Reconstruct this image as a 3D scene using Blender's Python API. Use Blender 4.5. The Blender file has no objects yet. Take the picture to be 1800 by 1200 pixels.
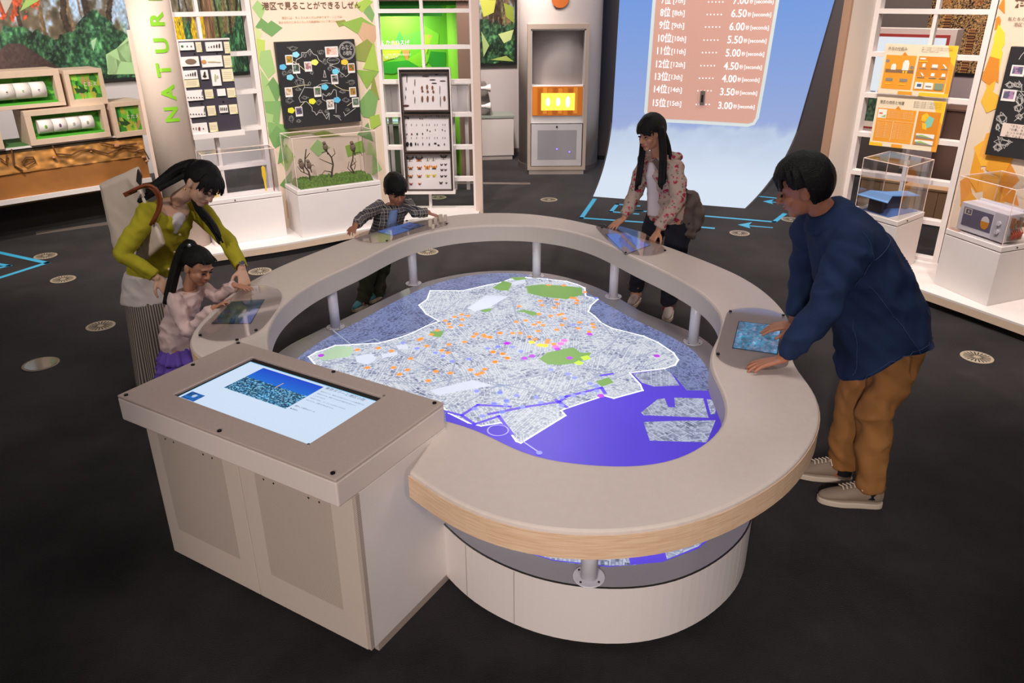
import bpy, bmesh, math, random
import numpy as np
from mathutils import Vector, Matrix, Quaternion

random.seed(7)
R = np.random.RandomState(11)
SC = bpy.context.scene
COL = SC.collection
PI = math.pi

# ---------------------------------------------------------------- camera
FPX, TH, RO, HC = 1352.7, .4226, .0056, 2.2
_r0 = Vector((1, 0, 0)); _d0 = Vector((0, -math.sin(TH), -math.cos(TH))); _w = Vector((0, math.cos(TH), -math.sin(TH)))
_r = _r0 * math.cos(RO) + _d0 * math.sin(RO); _d = _d0 * math.cos(RO) - _r0 * math.sin(RO)
CAM = Vector((0, 0, HC))
cd = bpy.data.cameras.new('camera'); cam = bpy.data.objects.new('camera', cd); COL.objects.link(cam)
cd.sensor_width = 36; cd.lens = FPX / 1800 * 36; cd.clip_start = .05; cd.clip_end = 100
cam.matrix_world = Matrix(((_r.x, -_d.x, -_w.x, 0), (_r.y, -_d.y, -_w.y, 0), (_r.z, -_d.z, -_w.z, HC), (0, 0, 0, 1)))
SC.camera = cam

# ---------------------------------------------------------------- light
wd = bpy.data.worlds.new('world'); SC.world = wd; wd.use_nodes = True
wd.node_tree.nodes['Background'].inputs[0].default_value = (.80, .78, .84, 1)
wd.node_tree.nodes['Background'].inputs[1].default_value = .10
SC.view_settings.view_transform = 'Standard'; SC.view_settings.look = 'None'
SC.view_settings.exposure = 0; SC.view_settings.gamma = 1; SC.view_settings.use_curve_mapping = False

def light(name, kind, loc, aim, power, color=(1, .93, .86), size=.5, spot=60, blend=.6):
    ld = bpy.data.lights.new(name, kind); ld.energy = power; ld.color = color
    if kind == 'AREA': ld.shape = 'DISK'; ld.size = size
    if kind == 'SPOT': ld.spot_size = math.radians(spot); ld.spot_blend = blend; ld.shadow_soft_size = size
    o = bpy.data.objects.new(name, ld); COL.objects.link(o); o.location = loc
    v = Vector(aim) - Vector(loc); o.rotation_euler = v.to_track_quat('-Z', 'Y').to_euler()
    return o
# ceiling downlights over the table
light('ceiling_or_fill_lamp', 'AREA', (.3, 2.6, 4.4), (.2, 2.8, 0), 48, (1, .90, .86), 1.1)
light('ceiling_or_fill_lamp', 'SPOT', (-1.2, -3.0, 2.7), (-.1, 2.1, .4), 900, (1, .89, .82), .25, 36, .7)
light('ceiling_or_fill_lamp', 'SPOT', (1.6, -2.0, 3.0), (.7, 2.6, .5), 190, (1, .89, .85), .25, 36, .8)
light('ceiling_or_fill_lamp', 'SPOT', (2.6, 2.0, 4.2), (.4, 3.8, .7), 60, (1, .86, .82), .3, 60, .8)
light('ceiling_or_fill_lamp', 'SPOT', (-2.7, .6, 3.4), (-2.0, 4.2, .8), 210, (1, .92, .84), .12, 42, .7)
# spots washing the left hand exhibits
light('track_or_fill_spot', 'SPOT', (-1.5, 5.0, 3.7), (-2.0, 7.6, .7), 330, (1, .91, .85), .1, 75, .7)
light('track_or_fill_spot', 'SPOT', (-.2, 5.6, 3.7), (-1.0, 7.9, .8), 260, (1, .91, .85), .1, 70, .7)
light('track_or_fill_spot', 'SPOT', (-3.0, 4.4, 3.7), (-2.8, 6.9, .9), 270, (1, .90, .83), .1, 70, .7)
light('track_or_fill_spot', 'SPOT', (-4.0, 5.6, 3.5), (-4.7, 8.0, .7), 420, (1, .90, .80), .1, 90, .7)
light('track_or_fill_spot', 'SPOT', (-5.0, 7.6, 3.8), (-5.8, 10.0, 1.8), 420, (1, .97, .92), .15, 95, .8)
light('track_or_fill_spot', 'SPOT', (-2.6, 8.6, 3.8), (-3.6, 11.0, 1.8), 260, (1, .97, .92), .15, 95, .8)
light('track_or_fill_spot', 'SPOT', (-3.7, 4.9, 3.4), (-2.95, 6.86, 1.4), 170, (1, .90, .82), .1, 26, .8)  # unseen narrow fill spot, added to brighten the round column
# spots washing the right hand exhibits
light('track_or_fill_spot', 'SPOT', (2.0, 4.4, 3.7), (3.4, 5.9, .6), 370, (1, .89, .80), .1, 80, .7)
light('track_or_fill_spot', 'SPOT', (2.6, 3.4, 3.7), (3.9, 5.3, .7), 260, (1, .89, .80), .1, 70, .7)
# back of the hall
light('ceiling_or_fill_lamp', 'AREA', (2.6, 6.0, 4.3), (2.8, 6.4, 0), 26, (1, .92, .90), .9)  # unseen fill, added to lift the carpet between table and right platform
light('ceiling_or_fill_lamp', 'SPOT', (4.2, 1.8, 4.0), (3.1, 3.7, 0), 80, (1, .90, .88), .3, 36, .9)
light('ceiling_or_fill_lamp', 'AREA', (.3, 8.9, 4.2), (.3, 10.0, 0), 80, (1, .92, .88), 1.2)
light('ceiling_or_fill_lamp', 'SPOT', (-.4, 9.6, 3.9), (-.3, 12.0, .7), 620, (1, .88, .80), .2, 70, .8)
light('ceiling_or_fill_lamp', 'AREA', (4.4, 8.0, 3.8), (4.9, 9.2, .6), 110, (1, .88, .80), 1.0)

# ---------------------------------------------------------------- geometry helpers
def ray(px, py): return (_r * ((px - 900) / FPX) + _d * ((py - 600) / FPX) + _w)
def at(px, py, z=0.0):
    q = ray(px, py); return CAM + q * ((z - HC) / q.z)
def aty(px, py, Y):
    q = ray(px, py); return CAM + q * (Y / q.y)
def lin(c):
    if isinstance(c, str):
        c = [int(c[i:i + 2], 16) / 255 for i in (0, 2, 4)]
    return tuple((v / 12.92 if v <= .04045 else ((v + .055) / 1.055) ** 2.4) for v in c[:3]) + (1,)

_M = {}
def mat(name, color='cccccc', rough=.5, emit=0, metal=0, noise=0, nscale=8, bump=0, bscale=200, alpha=None, coat=0, spec=.5, glass=False):
    if name in _M: return _M[name]
    m = bpy.data.materials.new(name); m.use_nodes = True; nt = m.node_tree; b = nt.nodes['Principled BSDF']
    c = lin(color)
    b.inputs['Base Color'].default_value = c; b.inputs['Roughness'].default_value = rough
    b.inputs['Metallic'].default_value = metal; b.inputs['Specular IOR Level'].default_value = spec
    if coat: b.inputs['Coat Weight'].default_value = coat; b.inputs['Coat Roughness'].default_value = .15
    if emit:
        b.inputs['Emission Color'].default_value = c; b.inputs['Emission Strength'].default_value = emit
    tc = nt.nodes.new('ShaderNodeTexCoord')
    if noise:
        n = nt.nodes.new('ShaderNodeTexNoise'); n.inputs['Scale'].default_value = nscale; n.inputs['Detail'].default_value = 4
        nt.links.new(tc.outputs['Object'], n.inputs['Vector'])
        mr = nt.nodes.new('ShaderNodeMapRange'); mr.inputs['To Min'].default_value = 1 - noise; mr.inputs['To Max'].default_value = 1 + noise
        mr.inputs['From Min'].default_value = .3; mr.inputs['From Max'].default_value = .7
        nt.links.new(n.outputs['Fac'], mr.inputs['Value'])
        mx = nt.nodes.new('ShaderNodeVectorMath'); mx.operation = 'SCALE'; mx.inputs[0].default_value = c[:3]
        nt.links.new(mr.outputs[0], mx.inputs['Scale']); nt.links.new(mx.outputs[0], b.inputs['Base Color'])
    if bump:
        n = nt.nodes.new('ShaderNodeTexNoise'); n.inputs['Scale'].default_value = bscale; n.inputs['Detail'].default_value = 3
        nt.links.new(tc.outputs['Object'], n.inputs['Vector'])
        bp = nt.nodes.new('ShaderNodeBump'); bp.inputs['Strength'].default_value = bump; bp.inputs['Distance'].default_value = .01
        nt.links.new(n.outputs['Fac'], bp.inputs['Height']); nt.links.new(bp.outputs[0], b.inputs['Normal'])
    if glass:
        b.inputs['Transmission Weight'].default_value = 1; b.inputs['IOR'].default_value = 1.12
    _M[name] = m
    return m

def clear(name, tint='fdfdfe', strength=.12):
    """clear acrylic sheet: mostly see-through with a glossy skin"""
    if name in _M: return _M[name]
    m = bpy.data.materials.new(name); m.use_nodes = True; nt = m.node_tree; nt.nodes.clear()
    out = nt.nodes.new('ShaderNodeOutputMaterial'); t = nt.nodes.new('ShaderNodeBsdfTransparent'); g = nt.nodes.new('ShaderNodeBsdfGlossy')
    g.inputs['Roughness'].default_value = .04; t.inputs[0].default_value = lin(tint)
    lw = nt.nodes.new('ShaderNodeLayerWeight'); lw.inputs['Blend'].default_value = .12
    ad = nt.nodes.new('ShaderNodeMath'); ad.operation = 'MULTIPLY_ADD'; ad.inputs[1].default_value = .35; ad.inputs[2].default_value = strength * .15
    mx = nt.nodes.new('ShaderNodeMixShader')
    nt.links.new(lw.outputs['Fresnel'], ad.inputs[0]); nt.links.new(ad.outputs[0], mx.inputs[0])
    nt.links.new(t.outputs[0], mx.inputs[1]); nt.links.new(g.outputs[0], mx.inputs[2]); nt.links.new(mx.outputs[0], out.inputs[0])
    _M[name] = m; return m

def colmat(name, emit=0, rough=.6):
    """flat print whose colours are stored on the mesh"""
    if name in _M: return _M[name]
    m = bpy.data.materials.new(name); m.use_nodes = True; nt = m.node_tree; b = nt.nodes['Principled BSDF']
    a = nt.nodes.new('ShaderNodeVertexColor'); a.layer_name = 'Col'
    nt.links.new(a.outputs[0], b.inputs['Base Color']); b.inputs['Roughness'].default_value = rough
    if emit:
        nt.links.new(a.outputs[0], b.inputs['Emission Color']); b.inputs['Emission Strength'].default_value = emit
        b.inputs['Base Color'].default_value = (0, 0, 0, 1); nt.links.remove(b.inputs['Base Color'].links[0])
    _M[name] = m; return m

class MB:
    def __init__(s): s.v = []; s.f = []; s.m = []; s.ms = []; s.cur = 0
    def use(s, m):
        if m not in s.ms: s.ms.append(m)
        s.cur = s.ms.index(m); return s
    def add(s, v, f):
        k = len(s.v); s.v += [tuple(x) for x in v]; s.f += [tuple(i + k for i in q) for q in f]; s.m += [s.cur] * len(f); return s
    def prism(s, pts, ext):
        n = len(pts); ext = Vector(ext); a = [Vector(p) for p in pts]; b = [p + ext for p in a]
        nr = Vector((0, 0, 0))
        for i in range(n): nr += a[i].cross(a[(i + 1) % n])
        flip = nr.dot(ext) > 0
        f = [tuple(range(n)), tuple(range(2 * n - 1, n - 1, -1))] + [(i, i + n, (i + 1) % n + n, (i + 1) % n) for i in range(n)]
        if flip: f = [tuple(reversed(q)) for q in f]
        return s.add(a + b, f)
    def box(s, c, u, v, w):
        """corner c and three edge vectors"""
        c, u, v, w = map(Vector, (c, u, v, w)); return s.prism([c, c + u, c + u + v, c + v], w)
    def tube(s, pts, rad, n=8, caps=True):
        pts = [Vector(p) for p in pts]
        if not hasattr(rad, '__len__'): rad = [rad] * len(pts)
        rings = []; up = None
        for i, p in enumerate(pts):
            t = (pts[min(i + 1, len(pts) - 1)] - pts[max(i - 1, 0)]).normalized()
            if up is None: up = t.orthogonal().normalized()
            up = (up - t * up.dot(t)); up = up.normalized() if up.length > 1e-6 else t.orthogonal().normalized()
            q = t.cross(up); rings.append([p + (up * math.cos(a) + q * math.sin(a)) * rad[i] for a in [2 * PI * k / n for k in range(n)]])
        v = [x for r in rings for x in r]; f = []
        for i in range(len(pts) - 1):
            for k in range(n): f.append((i * n + k, i * n + (k + 1) % n, (i + 1) * n + (k + 1) % n, (i + 1) * n + k))
        if caps: f.append(tuple(range(n - 1, -1, -1))); f.append(tuple(range((len(pts) - 1) * n, len(pts) * n)))
        return s.add(v, f)
    def cyl(s, c, r, h, n=24, ax=(0, 0, 1), r2=None):
        c = Vector(c); ax = Vector(ax).normalized(); return s.tube([c, c + ax * h], [r, r if r2 is None else r2], n)
    def ball(s, c, r, n=12, m=8, rot=None):
        if not hasattr(r, '__len__'): r = (r, r, r)
        c = Vector(c); v = []; f = []
        for j in range(1, m):
            for i in range(n):
                a = 2 * PI * i / n; b = PI * j / m
                p = Vector((r[0] * math.sin(b) * math.cos(a), r[1] * math.sin(b) * math.sin(a), r[2] * math.cos(b)))
                v.append(c + (rot @ p if rot else p))
        t = Vector((0, 0, r[2])); v.append(c + (rot @ t if rot else t)); v.append(c - (rot @ t if rot else t)); T = len(v) - 2
        for j in range(m - 2):
            for i in range(n): f.append((j * n + i, (j + 1) * n + i, (j + 1) * n + (i + 1) % n, j * n + (i + 1) % n))
        for i in range(n):
            f.append((T, i, (i + 1) % n)); f.append((T + 1, (m - 2) * n + (i + 1) % n, (m - 2) * n + i))
        return s.add(v, f)
    def build(s, name, m=None, parent=None, smooth=False, bevel=0, seg=2):
        me = bpy.data.meshes.new(name); off = Vector((0, 0, 0))
        if parent is not None:
            off = world_loc(parent)
        me.from_pydata([(x[0] - off.x, x[1] - off.y, x[2] - off.z) for x in s.v], [], s.f)
        ms = s.ms if s.ms else [m]
        for q in ms: me.materials.append(q)
        if s.ms: me.polygons.foreach_set('material_index', s.m)
        if smooth: me.polygons.foreach_set('use_smooth', [True] * len(me.polygons))
        me.update(); o = bpy.data.objects.new(name, me); COL.objects.link(o)
        if parent is not None: o.parent = parent
        if bevel:
            b = o.modifiers.new('bevel', 'BEVEL'); b.width = bevel; b.segments = seg; b.limit_method = 'ANGLE'; b.angle_limit = math.radians(40)
            b.harden_normals = False
        return o

def world_loc(o):
    v = Vector((0, 0, 0))
    while o is not None: v += o.location; o = o.parent
    return v
def tag(o, label=None, cat=None, group=None, kind=None):
    if label: o['label'] = label
    if cat: o['category'] = cat
    if group: o['group'] = group
    if kind: o['kind'] = kind
    return o
def thing(name, label, cat, loc=(0, 0, 0), group=None):
    o = bpy.data.objects.new(name, None); COL.objects.link(o); o.location = loc; o.empty_display_size = .1
    return tag(o, label, cat, group)

def smooth_path(pts, step=.04, sig=1.5, closed=False):
    p = np.array([(x[0], x[1]) for x in pts], float)
    if closed: p = np.vstack([p, p[:1]])
    d = np.r_[0, np.cumsum(np.hypot(*np.diff(p, axis=0).T))]; n = max(4, int(d[-1] / step)); t = np.linspace(0, d[-1], n + 1)
    q = np.c_[np.interp(t, d, p[:, 0]), np.interp(t, d, p[:, 1])]
    k = int(3 * sig); w = np.exp(-.5 * (np.arange(-k, k + 1) / sig) ** 2); w /= w.sum()
    if closed:
        q = q[:-1]; e = np.vstack([q[-k:], q, q[:k]])
    else:
        a = 2 * q[0] - q[1:k + 1][::-1]; b = 2 * q[-1] - q[-k - 1:-1][::-1]; e = np.vstack([a, q, b])
    r = np.c_[np.convolve(e[:, 0], w, 'valid'), np.convolve(e[:, 1], w, 'valid')]
    if not closed: r[0] = p[0]; r[-1] = p[-1]
    return [Vector((x, y, 0)) for x, y in r]
def Z(p, z): return Vector((p[0], p[1], z))

# value noise for flat prints
def vnoise(x, y, s, seed=0):
    g = np.random.RandomState(seed).rand(64, 64); x = x * s; y = y * s
    xi = np.floor(x).astype(int); yi = np.floor(y).astype(int); fx = x - xi; fy = y - yi
    fx = fx * fx * (3 - 2 * fx); fy = fy * fy * (3 - 2 * fy)
    G = lambda a, b: g[a % 64, b % 64]
    return (G(xi, yi) * (1 - fx) + G(xi + 1, yi) * fx) * (1 - fy) + (G(xi, yi + 1) * (1 - fx) + G(xi + 1, yi + 1) * fx) * fy
def fbm(x, y, s, seed=0, o=4):
    return sum(vnoise(x, y, s * 2 ** i, seed + i) * .5 ** (i + 1) for i in range(o)) / (1 - .5 ** o)
def segd(x, y, a, b):
    ax, ay = a; bx, by = b; vx, vy = bx - ax, by - ay; t = np.clip(((x - ax) * vx + (y - ay) * vy) / (vx * vx + vy * vy + 1e-9), 0, 1)
    return np.hypot(x - ax - t * vx, y - ay - t * vy), t
def grid_print(name, c00, c10, c11, c01, nx, ny, fn, m, parent=None, offs=None):
    """flat printed sheet: four corners, colour function fn(u, v) -> sRGB array"""
    u, v = np.meshgrid(np.linspace(0, 1, nx), np.linspace(0, 1, ny)); u = u.ravel(); v = v.ravel()
    c = [np.array(Vector(q)) for q in (c00, c10, c11, c01)]
    P = (np.outer((1 - u) * (1 - v), c[0]) + np.outer(u * (1 - v), c[1]) + np.outer(u * v, c[2]) + np.outer((1 - u) * v, c[3]))
    if offs is not None: P = P + offs(u, v)
    if parent is not None: P = P - np.array(world_loc(parent))
    i = np.arange(nx * ny).reshape(ny, nx); F = np.stack([i[:-1, :-1], i[:-1, 1:], i[1:, 1:], i[1:, :-1]], -1).reshape(-1, 4)
    me = bpy.data.meshes.new(name); me.from_pydata(P.tolist(), [], F.tolist())
    col = np.clip(fn(u, v), 0, 1); col = np.where(col <= .04045, col / 12.92, ((col + .055) / 1.055) ** 2.4)
    ca = me.color_attributes.new('Col', 'FLOAT_COLOR', 'POINT'); ca.data.foreach_set('color', np.c_[col, np.ones(len(u))].astype(np.float32).ravel())
    me.materials.append(m); o = bpy.data.objects.new(name, me); COL.objects.link(o)
    if parent is not None: o.parent = parent
    return o

def text(s, org, ux, uy, size, m, parent, name='lettering', width=None, bold=0, align='LEFT'):
    """lettering as flat mesh; ux/uy are the reading and up directions"""
    cu = bpy.data.curves.new(name, 'FONT'); cu.body = s; cu.size = size; cu.align_x = align; cu.resolution_u = 2; cu.offset = bold
    cu.fill_mode = 'FRONT'; cu.extrude = 0
    o = bpy.data.objects.new(name, cu); COL.objects.link(o); bpy.context.view_layer.update()
    dg = bpy.context.evaluated_depsgraph_get(); me = bpy.data.meshes.new_from_object(o.evaluated_get(dg)); bpy.data.objects.remove(o)
    n = len(me.vertices); co = np.empty(n * 3); me.vertices.foreach_get('co', co); co = co.reshape(-1, 3)
    if width and n:
        w0 = np.ptp(co[:, 0]); co[:, 0] = (co[:, 0] - co[:, 0].min()) * width / max(w0, 1e-6)
    ux = Vector(ux).normalized(); uy = Vector(uy).normalized()
    P = np.array(Vector(org)) + np.outer(co[:, 0], np.array(ux)) + np.outer(co[:, 1], np.array(uy))
    if parent is not None: P = P - np.array(world_loc(parent))
    me.vertices.foreach_set('co', P.ravel()); me.materials.clear(); me.materials.append(m); me.update(); me.name = name
    o = bpy.data.objects.new(name, me); COL.objects.link(o)
    if parent is not None: o.parent = parent
    return o

class PL:
    """vertical plane: base point A, direction u to the right, normal n towards the viewer"""
    def __init__(s, A, B):
        s.A = Vector((A[0], A[1], 0)); u = Vector((B[0], B[1], 0)) - s.A; s.L = u.length; s.u = u.normalized(); s.n = Vector((s.u.y, -s.u.x, 0))
        if s.n.dot(CAM - s.A) < 0: s.n = -s.n
    def px(s, x, y, d=0):
        q = ray(x, y); A = s.A + s.n * d; t = (A - CAM).dot(s.n) / q.dot(s.n); p = CAM + q * t; return (p - s.A).dot(s.u), p.z
    def P(s, a, z, d=0): return s.A + s.u * a + s.n * d + Vector((0, 0, z))
    def box(s, mb, a0, a1, z0, z1, d0, d1):
        return mb.prism([s.P(a0, z0, d0), s.P(a1, z0, d0), s.P(a1, z1, d0), s.P(a0, z1, d0)], s.n * (d1 - d0))
    def poly(s, mb, pts, d0, d1):
        return mb.prism([s.P(a, z, d0) for a, z in pts], s.n * (d1 - d0))
    def pxpoly(s, mb, pts, d0, d1):
        return s.poly(mb, [s.px(x, y, d1) for x, y in pts], d0, d1)
    def pxbox(s, mb, x0, y0, x1, y1, d0, d1):
        a0, z1 = s.px(x0, y0, d1); a1, z0 = s.px(x1, y1, d1); return s.box(mb, a0, a1, z0, z1, d0, d1)

# ================================================================ materials
M_white = mat('white_laminate', 'ded6d2', .45, noise=.02)
M_top = mat('warm_white_worktop', 'cdc0b8', .38, noise=.025, nscale=30)
M_lip = mat('pale_lip', 'd8cfcb', .35)
M_plinth = mat('exhibit_white', 'e6dedc', .5, noise=.015)
M_black = mat('black_matt', '0c0c0e', .6)
M_dark = mat('dark_metal', '2a2a2c', .4, metal=.6)
M_screw = mat('screw_black', '141210', .35, metal=.7)
M_chrome = mat('chrome', 'd8d8da', .2, metal=1)
M_post = mat('post_white', 'd6d4dc', .35)
M_beige = mat('beige_laminate', 'd8bfa8', .5, noise=.03, nscale=20)
M_steel = mat('vent_beige', 'b0a18c', .45, metal=.3)
M_clear = clear('acrylic_clear')
M_plate = clear('acrylic_plate', 'f6f4f4', .3)

def wood_mat():
    m = mat('pale_oak', 'c79f7d', .5); nt = m.node_tree; b = nt.nodes['Principled BSDF']
    tc = nt.nodes.new('ShaderNodeTexCoord'); mp = nt.nodes.new('ShaderNodeMapping'); mp.inputs['Scale'].default_value = (4, 4, 90)
    n = nt.nodes.new('ShaderNodeTexNoise'); n.inputs['Scale'].default_value = 2.5; n.inputs['Detail'].default_value = 5
    cr = nt.nodes.new('ShaderNodeValToRGB'); cr.color_ramp.elements[0].color = lin('cfab8a'); cr.color_ramp.elements[1].color = lin('dec0a2')
    cr.color_ramp.elements[0].position = .35; cr.color_ramp.elements[1].position = .65
    L = nt.links.new; L(tc.outputs['Object'], mp.inputs[0]); L(mp.outputs[0], n.inputs['Vector']); L(n.outputs['Fac'], cr.inputs[0]); L(cr.outputs[0], b.inputs['Base Color'])
    return m
M_wood = wood_mat()

def carpet_mat():
    m = mat('charcoal_carpet', '3f3d40', .97, spec=.12); nt = m.node_tree; b = nt.nodes['Principled BSDF']; L = nt.links.new
    tc = nt.nodes.new('ShaderNodeTexCoord')
    n1 = nt.nodes.new('ShaderNodeTexNoise'); n1.inputs['Scale'].default_value = 2.2; n1.inputs['Detail'].default_value = 6; n1.inputs['Roughness'].default_value = .65
    n2 = nt.nodes.new('ShaderNodeTexNoise'); n2.inputs['Scale'].default_value = 190; n2.inputs['Detail'].default_value = 2
    mx = nt.nodes.new('ShaderNodeMath'); mx.operation = 'MULTIPLY_ADD'; mx.inputs[1].default_value = .35
    cr = nt.nodes.new('ShaderNodeValToRGB'); cr.color_ramp.elements[0].position = .45; cr.color_ramp.elements[1].position = .95
    cr.color_ramp.elements[0].color = lin('0a090b'); cr.color_ramp.elements[1].color = lin('2c292a')
    L(tc.outputs['Object'], n1.inputs['Vector']); L(tc.outputs['Object'], n2.inputs['Vector']); L(n2.outputs['Fac'], mx.inputs[0]); L(n1.outputs['Fac'], mx.inputs[2])
    L(mx.outputs[0], cr.inputs[0]); L(cr.outputs[0], b.inputs['Base Color'])
    b.inputs['Sheen Weight'].default_value = .30; b.inputs['Sheen Roughness'].default_value = .45; b.inputs['Sheen Tint'].default_value = (.62, .58, .60, 1)
    bp = nt.nodes.new('ShaderNodeBump'); bp.inputs['Strength'].default_value = .5; bp.inputs['Distance'].default_value = .004
    L(n2.outputs['Fac'], bp.inputs['Height']); L(bp.outputs[0], b.inputs['Normal'])
    return m
M_carpet = carpet_mat()

# ================================================================ room shell
mb = MB(); mb.prism([(-11, -2, 0), (10, -2, 0), (10, 14, 0), (-11, 14, 0)], (0, 0, -.1))
tag(mb.build('floor', M_carpet), kind='structure')
M_wall = mat('wall_white', 'bdb3b2', .8, noise=.02, nscale=3)
M_wallb = mat('wall_brown', '6b5850', .8, noise=.03, nscale=3)
BW = [(-9.5, 6.6), (-4.60, 10.45), (-3.5, 11.1), (.1, 12.0), (4.6, 11.4)]
BR = [(4.6, 11.4), (7.6, 8.4), (8.6, 4.6)]
def wallrun(name, pts, m, h=3.4, t=.12):
    mb = MB()
    for a, b in zip(pts, pts[1:]):
        a = Vector((a[0], a[1], 0)); b = Vector((b[0], b[1], 0)); u = (b - a).normalized(); n = Vector((-u.y, u.x, 0))
        mb.prism([a, b, b + n * t, a + n * t], (0, 0, h))
    return tag(mb.build(name, m), kind='structure')
wallrun('wall_back', BW, M_wall); wallrun('wall_right', BR, M_wallb)
def skirting(name, pts):
    mb = MB()
    for a, b in zip(pts, pts[1:]):
        a = Vector((a[0], a[1], 0)); b = Vector((b[0], b[1], 0)); u = (b - a).normalized(); n = Vector((-u.y, u.x, 0))
        mb.prism([a, b, b - n * .012, a - n * .012], (0, 0, .06))
    tag(mb.build(name, mat('skirting', '5a5150', .6)), kind='structure')
skirting('baseboard_back', BW); skirting('baseboard_right', BR)

# floor vents: pale discs with radial slots
def slot_mesh():
    mb = MB()
    for k in range(20):
        a = 2 * PI * k / 20; u = Vector((math.cos(a), math.sin(a), 0)); v = Vector((-u.y, u.x, 0)); r0 = .028 if k % 2 else .020
        mb.prism([u * r0 - v * .0028, u * .082 - v * .0042, u * .082 + v * .0042, u * r0 + v * .0028], (0, 0, .0012))
    return mb
def vent(p, lab, first=[None]):
    if first[0] is None:
        t = thing('floor_vent', lab, 'vent', (p[0], p[1], 0), 'round floor vents in the carpet')
        d = MB(); d.cyl((p[0], p[1], 0), .100, .004, 40); d.build('grille_disc', M_steel, t, bevel=.002)
        s = slot_mesh(); s.v = [(x + p[0], y + p[1], z + .0035) for x, y, z in s.v]
        tag(s.build('slots', mat('slot_dark', '1b1917', .8), t), kind='stuff'); first[0] = t; return
    t = first[0].copy(); COL.objects.link(t); t.location = (p[0], p[1], 0); t['label'] = lab
    for c in first[0].children:
        q = c.copy(); COL.objects.link(q); q.parent = t
for q, lab in [((177, 573), 'round beige slotted floor vent nearest the striped skirt, left of it'),
               ((111, 491), 'round beige floor vent in the left carpet, second back from the hole cover'),
               ((80, 450), 'round beige floor vent touching the corner of the left blue floor line'),
               ((457, 477), 'round floor vent between the long haired woman and the white counter end'),
               ((752, 443), 'round floor vent seen under the back counter beside a white post'),
               ((770, 347), 'round floor vent seen through the bottom of the insect case lattice'),
               ((965, 351), 'round floor vent on the carpet in front of the niche kiosk'),
               ((1300, 410), 'round floor vent just below the blue arrow on the carpet'),
               ((1390, 386), 'round floor vent partly hidden behind the face of the man in denim'),
               ((1717, 628), 'large looking round floor vent at the far right, before the lit platform')]:
    vent(at(*q), lab)
p = at(72, 640); t = thing('floor_uplight', 'dark round glass floor light with thin metal ring, at the left edge', 'floor light', (p.x, p.y, 0))
mb = MB(); mb.cyl((p.x, p.y, 0), .112, .004, 40); mb.build('ring', mat('ring_metal', '8a7d76', .3, metal=.8), t, bevel=.002)
mb = MB(); mb.cyl((p.x, p.y, .002), .096, .003, 40); mb.build('lens', mat('lens_dark', '3a3a40', .08, coat=1), t)

def strips(mb, pts, w, z=.0, h=.0015, closed=False):
    P = [Vector((q[0], q[1], z)) for q in pts]
    if closed: P.append(P[0])
    for a, b in zip(P, P[1:]):
        u = (b - a).normalized() * w / 2; n = Vector((-u.y, u.x, 0)); mb.prism([a - u - n, b + u - n, b + u + n, a - u + n], (0, 0, h))
M_tape = mat('blue_tape', '3fa9d4', .5)
def tape(name, lab, cat, runs, w, extra=None, group=None):
    mb = MB()
    for r in runs: strips(mb, [at(*q) for q in r], w)
    for e in (extra or []): mb.prism([at(*q) + Vector((0, 0, .0003)) for q in e], (0, 0, .0015))
    return tag(mb.build(name, M_tape), lab, cat, group)
tape('floor_line', 'blue line on the carpet leaving the left end of the big screen', 'floor marking', [[(1045, 350), (1022, 383), (1135, 391), (1252, 401)]], .05)
tape('floor_line', 'blue line on the carpet with bent right end, near the face of the man in denim', 'floor marking', [[(1113, 370), (1231, 379), (1361, 390), (1379, 376)]], .05)
tape('floor_line', 'small open blue rectangle on the carpet before the screen, behind the standing woman', 'floor marking', [[(1120, 376), (1074, 372), (1085, 359), (1122, 362)], [(1108, 370), (1128, 371)]], .045)
tape('floor_line', 'short blue line on the carpet right of the screen corner', 'floor marking', [[(1334, 345), (1372, 349)]], .045)
tape('floor_arrow', 'long blue arrow on the carpet right of the shoulder bag', 'floor marking', [[(1306, 396), (1356, 400)]], .03, [[(1297, 395), (1322, 390.5), (1316, 396), (1319, 401.5)]])
tape('floor_arrow', 'blue arrow on the carpet close behind the head of the man in denim', 'floor marking', [[(1350, 354.5), (1368, 356)]], .03, [[(1341, 354), (1360, 350.5), (1356, 354.5), (1359, 359)]])
tape('floor_line', 'blue angled line on the carpet at the far left edge', 'floor marking', [[(-60, 431), (82, 462), (-60, 507)]], .05)
tape('floor_line', 'inner blue angle on the carpet inside the larger one at the far left edge', 'floor marking', [[(-40, 458), (15, 467), (-40, 480)]], .045)
def flatstrip(lab, a, b, w):
    mb = MB(); strips(mb, [at(*a), at(*b)], w, h=.006); tag(mb.build('floor_strip', mat('strip_metal', '8d8078', .4, metal=.4)), lab, 'floor strip')
flatstrip('pale metal strip set in the carpet, left of the cream shoulder bag', (73, 409), (232, 387), .10)
flatstrip('pale metal strip set in the carpet, left of the niche kiosk', (790, 322), (926, 323), .09)

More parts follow.
